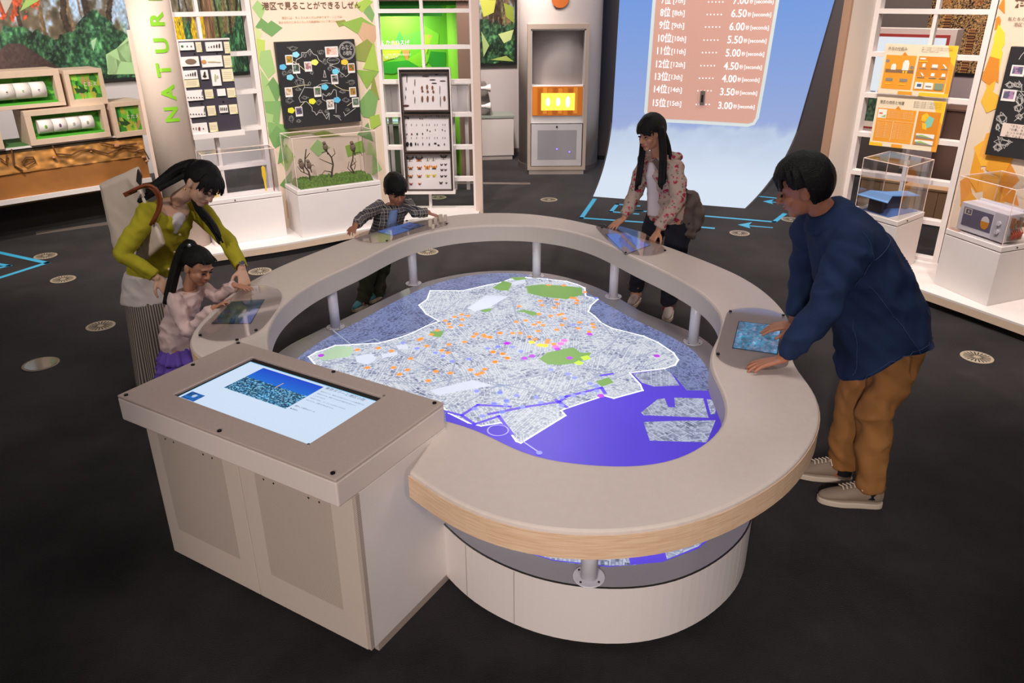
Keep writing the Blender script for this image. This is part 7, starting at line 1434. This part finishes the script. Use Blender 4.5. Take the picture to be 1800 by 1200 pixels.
# her shoulder bag
t = thing('shoulder_bag', 'soft grey brown shoulder bag hanging at the hip of the woman in the floral hoodie', 'bag', (1.24, 5.2, .7))
M_bag = fabric('bag_taupe', '5c504c', .3, 300, .1, .7); B = Body(); c = Vector((1.245, 5.235, .80)); bx = Vector((.80, .45, 0)).normalized()
B.loft([(c + UP * .17 - bx * .02, bx * .03, lf_ * .02), (c + UP * .12, bx * .06, lf_ * .045), (c + UP * .02, bx * .105, lf_ * .060), (c - UP * .07 + bx * .01, bx * .12, lf_ * .065), (c - UP * .13, bx * .10, lf_ * .055), (c - UP * .165 - bx * .01, bx * .05, lf_ * .03)], 26); B.make('bag_body', M_bag, t, .008, 2, None, .024, 9)
mb = MB(); P = [c + UP * .16, Vector((1.17, 5.10, 1.0)), Vector((1.08, 5.105, 1.06)), Vector((1.0, 5.12, 1.13)), Vector((.955, 5.17, 1.20))]
for a, b_ in zip(P, P[1:]): u_ = (b_ - a).cross(Vector((-.5, -.8, .2))).normalized() * .017; mb.prism([a - u_, b_ - u_, b_ + u_, a + u_], Vector((-.5, -.8, .2)).normalized() * .004)
mb.build('strap', M_bag, t)

# ---------------------------------------------------------------- boy in the checked shirt
t = thing('person', 'small boy in a dark checked shirt, arms spread on the counter', 'person', (-1.12, 5.6, 0))
hf, hu = (.42, -.80, -.42), (.10, -.35, 1); hc = (-.838, 5.54, .925); s_ = .98; fw = Vector((.25, -.97, 0)); lf_ = Vector((.97, .25, 0))
B = Body(); head_prims(B, hc, hf, hu, s_, (-.865, 5.60, .82), .032, True)
sc = Vector((-.875, 5.615, .785)); s1, s2 = sc - lf_ * .105, sc + lf_ * .105; e1, w1 = Vector((-1.075, 5.40, .745)), Vector((-1.085, 5.235, .745)); e2, w2 = Vector((-.70, 5.52, .755)), Vector((-.61, 5.545, .75))
B.loft([((-1.0, 5.70, .47), fw * .075, lf_ * .095), ((-.94, 5.67, .62), fw * .075, lf_ * .09), ((-.88, 5.62, .75), fw * .07, lf_ * .095), ((-.87, 5.61, .80), fw * .04, lf_ * .05)])
B.cap([s1, e1, w1], [.032, .027, .019]); B.cap([s2, e2, w2], [.032, .027, .019])
hand_prims(B, w1 + Vector((0, 0, -.005)), (-.25, -.9, -.28), (0, -.3, .95), 1, .66, .5, 1.2); hand_prims(B, w2 + Vector((0, 0, -.006)), (.9, -.15, -.25), (.3, 0, .95), -1, .66, .3, 1.2)
B.cap([(-1.05, 5.68, .48), (-1.10, 5.60, .26), (-1.15, 5.53, .05)], [.052, .036, .026]); B.cap([(-.96, 5.73, .48), (-1.02, 5.70, .26), (-1.07, 5.72, .05)], [.052, .036, .026])
B.make('body', M_skinC, t, .005, 2); face_bits(t, hc, hf, hu, s_, mat('lip_brown', '8f5348', .5))
B = Body(); hair_shell(B, hc, hf, hu, s_, .16, .36, -.50, 1.16, seed=9); f_, u_, r_ = basis(hf, hu); H = Vector(hc)
for k in range(30): a = -2.9 + 5.8 * k / 29; q = .085 if abs(a) < 1.2 else .075; strands(B, H + u_ * .082, H + u_ * .07 + (f_ * math.cos(a) + r_ * .9 * math.sin(a)) * .088, H + u_ * (.008 if abs(a) < 1.1 else -.012) + (f_ * math.cos(a) * 1.04 + r_ * .86 * math.sin(a)) * .086, 1, .002, .014, .006, k)
B.make('hair', M_hair, t, .0045, 1)
def plaid():
    m = fabric('plaid_cotton', '3c3a3c', .15, 400); nt = m.node_tree; b = nt.nodes['Principled BSDF']; L = nt.links.new; tc = nt.nodes.new('ShaderNodeTexCoord'); sx = nt.nodes.new('ShaderNodeSeparateXYZ'); L(tc.outputs['Object'], sx.inputs[0])
    def line(src, per, th):
        a = nt.nodes.new('ShaderNodeMath'); a.operation = 'MULTIPLY'; a.inputs[1].default_value = 1 / per; L(src, a.inputs[0]); fr = nt.nodes.new('ShaderNodeMath'); fr.operation = 'FRACT'; L(a.outputs[0], fr.inputs[0]); lt = nt.nodes.new('ShaderNodeMath'); lt.operation = 'LESS_THAN'; lt.inputs[1].default_value = th; L(fr.outputs[0], lt.inputs[0]); return lt.outputs[0]
    def mixc(fac, prev, col, k):
        mm = nt.nodes.new('ShaderNodeMath'); mm.operation = 'MULTIPLY'; mm.inputs[1].default_value = k; L(fac, mm.inputs[0]); mx = nt.nodes.new('ShaderNodeMix'); mx.data_type = 'RGBA'; L(mm.outputs[0], mx.inputs[0])
        if prev is None: mx.inputs[6].default_value = lin('34343a')
        else: L(prev, mx.inputs[6])
        mx.inputs[7].default_value = lin(col); return mx.outputs[2]
    ad = nt.nodes.new('ShaderNodeMath'); ad.operation = 'ADD'; L(sx.outputs['X'], ad.inputs[0]); L(sx.outputs['Y'], ad.inputs[1])
    c = mixc(line(sx.outputs['Z'], .05, .5), None, '5c5a60', .6); c = mixc(line(ad.outputs[0], .05, .5), c, '62606a', .55); c = mixc(line(sx.outputs['Z'], .025, .14), c, 'b8b0a4', .8); c = mixc(line(ad.outputs[0], .025, .14), c, 'b8b0a4', .8); L(c, b.inputs['Base Color']); return m
M_pl = plaid(); B = Body(); B.loft([((-1.0, 5.70, .455), fw * .105, lf_ * .125), ((-.97, 5.69, .55), fw * .105, lf_ * .12), ((-.92, 5.65, .66), fw * .098, lf_ * .115), ((-.885, 5.62, .75), fw * .088, lf_ * .118), ((-.875, 5.61, .795), fw * .06, lf_ * .07)], 30)
for a, e, w_ in ((s1, e1, w1), (s2, e2, w2)): B.cap([a, a.lerp(e, .3)], [.048, .044]); B.flat([a, a.lerp(e, .5), e, w_ + (e - w_).normalized() * .006], [.046, .042, .038, .031], 16); B.ell(e, (.038, .038, .038))
S = B.make('checked_shirt', M_pl, t, .007, 2, None, .013, 12)
B = Body(); B.loft([((-.905, 5.55, .60), fw * .03, lf_ * .035), ((-.875, 5.535, .70), fw * .03, lf_ * .035), ((-.86, 5.55, .77), fw * .03, lf_ * .03)], 18); B.make('blue_tee', mat('tee_blue', '6f86b8', .8), t, .006, 2)
M_ol = fabric('trouser_olive', '2c2d20', .2, 400, .1); B = Body(); B.loft([((-1.0, 5.70, .54), fw * .085, lf_ * .105), ((-1.01, 5.70, .44), fw * .085, lf_ * .11)], 24); B.flat([(-1.05, 5.68, .50), (-1.08, 5.63, .34), (-1.11, 5.58, .20), (-1.15, 5.54, .045)], [.068, .064, .058, .054], 18); B.flat([(-.96, 5.72, .50), (-.99, 5.71, .34), (-1.03, 5.71, .20), (-1.06, 5.72, .045)], [.068, .064, .058, .054], 18)
B.make('olive_trousers', M_ol, t, .007, 2, None, .014, 12)
sole_shoe(t, (-1.13, 5.60, 0), (-1.21, 5.44, 0), .8, mat('shoe_teal', '3f7f86', .6), M_sol, None, .034); sole_shoe(t, (-1.05, 5.78, 0), (-1.12, 5.62, 0), .8, mat('shoe_teal', '3f7f86', .6), M_sol, None, .034)

# ---------------------------------------------------------------- girl with the ponytail
t = thing('person', 'small girl with a ponytail in a pale pink top and purple ruffled skirt', 'person', (-1.85, 3.93, 0))
hf, hu = (.80, -.38, -.42), (.22, 0, 1); hc = (-1.70, 3.97, .875); s_ = .89; fw = Vector((.95, -.30, 0)); lf_ = Vector((-.30, -.95, 0))
B = Body(); head_prims(B, hc, hf, hu, s_, (-1.765, 3.97, .755), .032, True)
sc = Vector((-1.785, 3.965, .715)); s1, s2 = sc + lf_ * .105, sc - lf_ * .105; e1, w1 = Vector((-1.745, 3.82, .555)), Vector((-1.575, 3.795, .70)); e2, w2 = Vector((-1.66, 4.08, .66)), Vector((-1.535, 4.02, .745))
B.loft([((-1.87, 3.93, .42), fw * .07, lf_ * .085), ((-1.84, 3.94, .55), fw * .07, lf_ * .085), ((-1.80, 3.96, .67), fw * .065, lf_ * .09), ((-1.775, 3.97, .73), fw * .04, lf_ * .05)])
B.cap([s1, e1, w1], [.030, .026, .018]); B.cap([s2, e2, w2], [.030, .026, .018])
hand_prims(B, w1 + Vector((.004, 0, .0)), (.80, -.05, .50), (-.45, .1, .85), -1, .64, .12, 1.5, curls=[.05, .12, .5, .6]); hand_prims(B, w2, (.95, -.18, -.15), (.1, 0, 1), -1, .64, .2, 1.3)
B.cap([(-1.86, 3.88, .42), (-1.87, 3.88, .22), (-1.88, 3.88, .05)], [.045, .034, .026]); B.cap([(-1.87, 3.98, .42), (-1.88, 3.98, .22), (-1.89, 3.98, .05)], [.045, .034, .026])
B.make('body', M_skinB, t, .0048, 2); face_bits(t, hc, hf, hu, s_, mat('lip_child', 'a8655a', .5))
B = Body(); hair_shell(B, hc, hf, hu, s_, .40, .34, -.42, 1.13, seed=4); f_, u_, r_ = basis(hf, hu); H = Vector(hc); T = H - f_ * .072 + u_ * .085
B.ell(T, (.030, .030, .032))
for k in range(26): strands(B, T, T - f_ * .065 + u_ * .005, Vector((-1.865, 3.89 + .03 * rg.random(), .72 - .05 * rg.random())), 1, .014, .019, .005, 200 + k)
for k in range(8): a = -.9 + 1.8 * k / 7; strands(B, T, H + u_ * .10 + r_ * .03 * a, H + f_ * .07 + u_ * (.062) + r_ * .05 * a, 1, .002, .010, .005, k)
hr = B.make('hair', M_hair, t, .0045, 1)
mb = MB(); mb.ball(T + u_ * .012 - r_ * -.026 + f_ * .01, (.010, .006, .010), 10, 8); mb.build('hair_clip', mat('clip_silver', 'c8c8d0', .25, metal=.6), hr, smooth=True)
M_pk = fabric('top_pink', 'd8bcb8', .15, 400, .04); B = Body(); B.loft([((-1.865, 3.935, .395), fw * .085, lf_ * .095), ((-1.87, 3.935, .45), fw * .095, lf_ * .108), ((-1.845, 3.945, .57), fw * .092, lf_ * .105), ((-1.805, 3.96, .67), fw * .085, lf_ * .112), ((-1.785, 3.965, .725), fw * .065, lf_ * .085)], 30)
for a, e, w_ in ((s1, e1, w1), (s2, e2, w2)): B.cap([a, a.lerp(e, .3)], [.044, .041]); B.flat([a, a.lerp(e, .5), e, e.lerp(w_, .5), w_ + (e - w_).normalized() * .008], [.043, .041, .040, .034, .027], 16); B.ell(e, (.040, .040, .040))
B.make('pink_top', M_pk, t, .0065, 2, None, .013, 14)
M_pu = fabric('ruffle_purple', '6a4fae', .15, 400, .1)
for k, (z1, z0, r1, r0) in enumerate([(.43, .345, .088, .135), (.37, .285, .105, .150), (.31, .22, .115, .165)]):
    v = []; F = []; n = 90; c0 = Vector((-1.865, 3.935, 0))
    for j in range(6):
        tt = j / 5; z = z1 + (z0 - z1) * tt; r = (r1 + (r0 - r1) * tt)
        for i in range(n): a = 2 * PI * i / n; q = r * (1 + .09 * tt * math.sin(a * 13 + k) + .04 * tt * math.sin(a * 23)); v.append(c0 + Vector((q * math.cos(a) * .92, q * math.sin(a), z + .008 * tt * math.sin(a * 13 + k))))
    for j in range(5):
        for i in range(n): F.append((j * n + i, j * n + (i + 1) % n, (j + 1) * n + (i + 1) % n, (j + 1) * n + i))
    mb = MB(); mb.add(v, F); o = mb.build('skirt_ruffle', M_pu, t, smooth=True); q = o.modifiers.new('s', 'SOLIDIFY'); q.thickness = .004
for y in (3.88, 3.98): sole_shoe(t, (-1.93, y, 0), (-1.77, y - .03, 0), .8, mat('shoe_pinkish', 'b88a9a', .6), M_sol, None, .032)

# ---------------------------------------------------------------- woman in the yellow cardigan
t = thing('person', 'woman in yellow green cardigan and long striped wide trousers bending over the girl', 'person', (-2.15, 4.32, 0))
hf, hu = (.66, -.46, -.60), (.62, -.05, .80); hc = (-1.70, 4.22, 1.265); s_ = 1.0; fw = Vector((.92, -.38, 0)); lf_ = Vector((.38, .92, 0))   # lf_ points to her left (away)
B = Body(); head_prims(B, hc, hf, hu, s_, (-1.855, 4.24, 1.175), .043)
s1, s2 = Vector((-1.965, 4.10, 1.135)), Vector((-1.80, 4.36, 1.085)); e1, w1 = Vector((-2.105, 3.98, .935)), Vector((-1.945, 3.99, .800)); e2, w2 = Vector((-1.655, 4.33, .90)), Vector((-1.525, 4.14, .805))
B.loft([((-2.14, 4.33, .66), fw * .085, lf_ * .12), ((-2.06, 4.29, .84), Vector((.07, -.025, -.035)), lf_ * .10), ((-1.96, 4.25, 1.02), Vector((.06, -.025, -.05)), lf_ * .13), ((-1.88, 4.235, 1.13), Vector((.05, -.02, -.05)), lf_ * .09)])
B.cap([s1, e1, w1], [.042, .034, .023]); B.cap([s2, e2, w2], [.042, .034, .023])
hand_prims(B, w1 + Vector((.004, 0, -.004)), (.55, .0, -.83), (.55, -.6, .35), 1, .88, .5, .9); hand_prims(B, w2 + Vector((0, -.004, -.008)), (.28, -.62, -.72), (.45, -.4, .75), 1, .90, .45, 1.1, curls=[.12, .6, .8, .8], thumb=.9)
B.cap([(-2.15, 4.29, .64), (-2.16, 4.27, .36), (-2.16, 4.25, .07)], [.065, .050, .034]); B.cap([(-2.15, 4.39, .64), (-2.16, 4.40, .36), (-2.16, 4.41, .07)], [.065, .050, .034])
B.make('body', M_skinA, t, .0052, 2); face_bits(t, hc, hf, hu, s_, M_lip)
B = Body(); hair_shell(B, hc, hf, hu, s_, .34, .30, -.60, 1.17, seed=6); f_, u_, r_ = basis(hf, hu); H = Vector(hc)
for k in range(14): a = -1.1 + 2.2 * k / 13; strands(B, H + u_ * .09 + f_ * .02, H + u_ * .10 + f_ * (.11 * math.cos(a)) + r_ * .10 * math.sin(a), H + u_ * (.030 - .03 * abs(a)) + f_ * (.115 * math.cos(a)) + r_ * .095 * math.sin(a), 1, .004, .014, .004, 300 + k, .003)
for k in range(16): strands(B, H - f_ * .085 + u_ * .05, H - f_ * .15 + u_ * .03, Vector((-1.96 - .03 * rg.random(), 4.15 + .03 * rg.random(), 1.235)), 1, .014, .020, .007, 340 + k, .007)
for k in range(8): strands(B, H - f_ * .10 + u_ * .03, Vector((-1.86, 4.11, 1.26)), Vector((-2.0, 4.08, 1.20)), 1, .009, .012, .003, 370 + k, .008)
for k in range(16): strands(B, H - r_ * -.02 - f_ * .06 - u_ * .05, H - u_ * .16 + f_ * .0 + Vector((.02, .05, 0)), Vector((-1.645, 4.20, .985 - .03 * rg.random())), 1, .013, .019, .005, 400 + k, .008)
B.make('hair', M_hair, t, .005, 1)
M_yc = fabric('knit_yellow', 'b5ab2e', .3, 600, .05); ax = Vector((.55, -.2, .80)).normalized(); B = Body()
def tilt(c, a, b): return (c, a, b)
B.loft([((-2.125, 4.32, .72), Vector((.112, -.042, -.02)), lf_ * .150), ((-2.10, 4.31, .78), Vector((.115, -.045, -.03)), lf_ * .145), ((-2.05, 4.285, .90), Vector((.112, -.045, -.05)), lf_ * .142), ((-1.985, 4.255, 1.0), Vector((.105, -.04, -.075)), lf_ * .158), ((-1.93, 4.24, 1.085), Vector((.078, -.03, -.065)), lf_ * .162), ((-1.895, 4.235, 1.13), Vector((.05, -.02, -.045)), lf_ * .105)], 36)
for a, e, w_ in ((s1, e1, w1), (s2, e2, w2)): B.cap([a, a.lerp(e, .3)], [.062, .056]); B.flat([a, a.lerp(e, .5), e, e.lerp(w_, .5), w_ + (e - w_).normalized() * .012], [.060, .053, .048, .042, .034], 18); B.ell(e, (.049, .049, .049))
S = B.make('yellow_cardigan', M_yc, t, .0075, 2, None, .015, 10)
for i in range(3):
    p = Vector((-1.86 - .055 * i, 4.185 + .012 * i, .985 - .105 * i)); mb = MB(); mb.ball(p, .008, 10, 8); mb.build('button', mat('button_pearl', 'd8cf9a', .3), S, smooth=True)
B = Body(); B.ell((-1.862, 4.205, 1.07), (.050, .030, .042), Vector((.7, -.3, -.5)), (.5, 0, .8)); B.cap([(-1.868, 4.19, 1.06), (-1.885, 4.185, 1.01)], [.038, .022]); B.make('white_camisole', mat('camisole_white', 'd8d0cc', .8), t, .006, 2)
B = Body(); B.loft([((-2.16, 4.335, .56), Vector((.150, -.055, 0)), lf_ * .185), ((-2.145, 4.33, .64), Vector((.138, -.05, 0)), lf_ * .178), ((-2.125, 4.32, .74), Vector((.120, -.045, 0)), lf_ * .160)], 34); B.make('white_tunic', fabric('tunic_white', 'dccfca', .1, 300, .03), t, .007, 2, None, .009, 11)
def stripes():
    m = fabric('striped_linen', '6e625a', .2, 400); nt = m.node_tree; b = nt.nodes['Principled BSDF']; L = nt.links.new; uv = nt.nodes.new('ShaderNodeUVMap'); uv.uv_map = 'UVMap'; sx = nt.nodes.new('ShaderNodeSeparateXYZ'); L(uv.outputs[0], sx.inputs[0])
    a = nt.nodes.new('ShaderNodeMath'); a.operation = 'MULTIPLY'; a.inputs[1].default_value = 74; L(sx.outputs['X'], a.inputs[0]); fr = nt.nodes.new('ShaderNodeMath'); fr.operation = 'FRACT'; L(a.outputs[0], fr.inputs[0]); lt = nt.nodes.new('ShaderNodeMath'); lt.operation = 'LESS_THAN'; lt.inputs[1].default_value = .42; L(fr.outputs[0], lt.inputs[0])
    mx = nt.nodes.new('ShaderNodeMix'); mx.data_type = 'RGBA'; L(lt.outputs[0], mx.inputs[0]); mx.inputs[6].default_value = lin('5a5150'); mx.inputs[7].default_value = lin('b3a494'); L(mx.outputs[2], b.inputs['Base Color']); return m
n = 120; nz = 24; v = []; F = []; UVs = []
for j in range(nz):
    tt = j / (nz - 1); z = .60 - .575 * tt; c = Vector((-2.15 + .0 * tt, 4.335, z))
    for i in range(n + 1): a = 2 * PI * i / n; q = 1 + tt * (.045 * math.sin(a * 7 + 1) + .03 * math.sin(a * 12 + tt * 2)); v.append(c + Vector((.92, -.38, 0)) * (.142 + .03 * tt) * q * math.cos(a) + lf_ * (.175 + .045 * tt) * q * math.sin(a)); UVs.append((i / n, tt))
for j in range(nz - 1):
    for i in range(n): F.append((j * (n + 1) + i, j * (n + 1) + i + 1, (j + 1) * (n + 1) + i + 1, (j + 1) * (n + 1) + i))
mb = MB(); mb.add(v, F); o = mb.build('striped_trousers', stripes(), t, smooth=True); ul = o.data.uv_layers.new(name='UVMap')
for lp_ in o.data.loops: ul.data[lp_.index].uv = UVs[lp_.vertex_index]
q = o.modifiers.new('s', 'SOLIDIFY'); q.thickness = .004
for y in (4.24, 4.42): sole_shoe(t, (-2.22, y, 0), (-2.0, y - .07, 0), .8, M_black, M_black, None, .04)
mb = MB(); ax = (e2 - w2).normalized(); mb.cyl(w2 + ax * .0 , .029, .020, 22, ax); w_ = mb.build('watch_strap', mat('watch_brown', '4a2420', .4), t); mb = MB(); mb.cyl(w2 + ax * .010 + Vector((.012, -.012, .022)), .017, .008, 20, Vector((.3, -.3, .8))); mb.build('watch_dial', M_chrome, w_)
mb = MB(); f_, u_, r_ = basis(hf, hu); mb.ball(Vector(hc) + r_ * .083 - f_ * .006 - u_ * .052, .005, 8, 6); mb.build('earring', mat('gold', 'd0a850', .25, metal=1), t, smooth=True)
# her cream tote with brown handles
t = thing('tote_bag', 'large cream canvas tote bag with brown leather handles on the shoulder of the woman', 'bag', (-2.3, 4.2, .75))
M_tote = fabric('tote_cream', 'e6d3c2', .2, 350, .04); M_le = mat('leather_brown', '84401f', .45)
o1 = [aty(174, 322, 4.30), aty(243, 294, 4.22), aty(250, 335, 4.12), aty(286, 415, 4.05), aty(289, 428, 4.05), aty(248, 466, 4.18), aty(206, 452, 4.28)]
nrm = Vector((.30, -.93, .1)).normalized(); c = sum(o1, Vector()) / len(o1); v = []; F = []; n = 48
PTS = [(p - c) for p in o1]; pp = []
for i in range(len(PTS)):
    a, b_ = PTS[i], PTS[(i + 1) % len(PTS)]
    for k in range(7): pp.append(a.lerp(b_, k / 7))
B = Body(); rings = []; vv = []; FF = []; m_ = len(pp)
for (sc_, d_) in [(.90, -.055), (1.0, -.035), (1.0, .030), (.90, .052)]: vv += [c + p * sc_ + nrm * d_ for p in pp]
for j in range(3):
    for i in range(m_): FF.append((j * m_ + i, j * m_ + (i + 1) % m_, (j + 1) * m_ + (i + 1) % m_, (j + 1) * m_ + i))
FF.append(tuple(range(m_ - 1, -1, -1))); FF.append(tuple(range(3 * m_, 4 * m_))); B.mb.add(vv, FF); B.make('bag_body', M_tote, t, .008, 3, None, .008, 6)
mo_ = [aty(243, 296, 4.19), aty(250, 308, 4.13), aty(248, 326, 4.11), aty(241, 318, 4.15)]; mb = MB(); mb.prism([p + nrm * -.01 for p in mo_], nrm * .05); mb.build('bag_opening', mat('bag_inside', '2e2826', .8), t, bevel=.004)
mb = MB(); hp = [aty(x_, y_, 4.0) for x_, y_ in [(230, 336), (238, 332), (247, 328), (257, 325), (266, 326), (274, 331), (280, 339), (283, 349), (283, 360), (280, 371), (275, 381), (269, 393)]]; mb.tube(hp, .0085, 8); mb.build('handle', M_le, t, smooth=True)
mb = MB(); hp = [p + Vector((-.022, .015, -.012)) for p in hp]; mb.tube(hp, .0085, 8); mb.build('handle', M_le, t, smooth=True)
mb = MB(); p, q = aty(218, 343, 4.03), aty(240, 333, 4.02); u_ = (q - p).cross(nrm).normalized() * .012; mb.prism([p - u_, q - u_, q + u_, p + u_], nrm * .008); mb.build('handle_tab', M_le, t, bevel=.002)
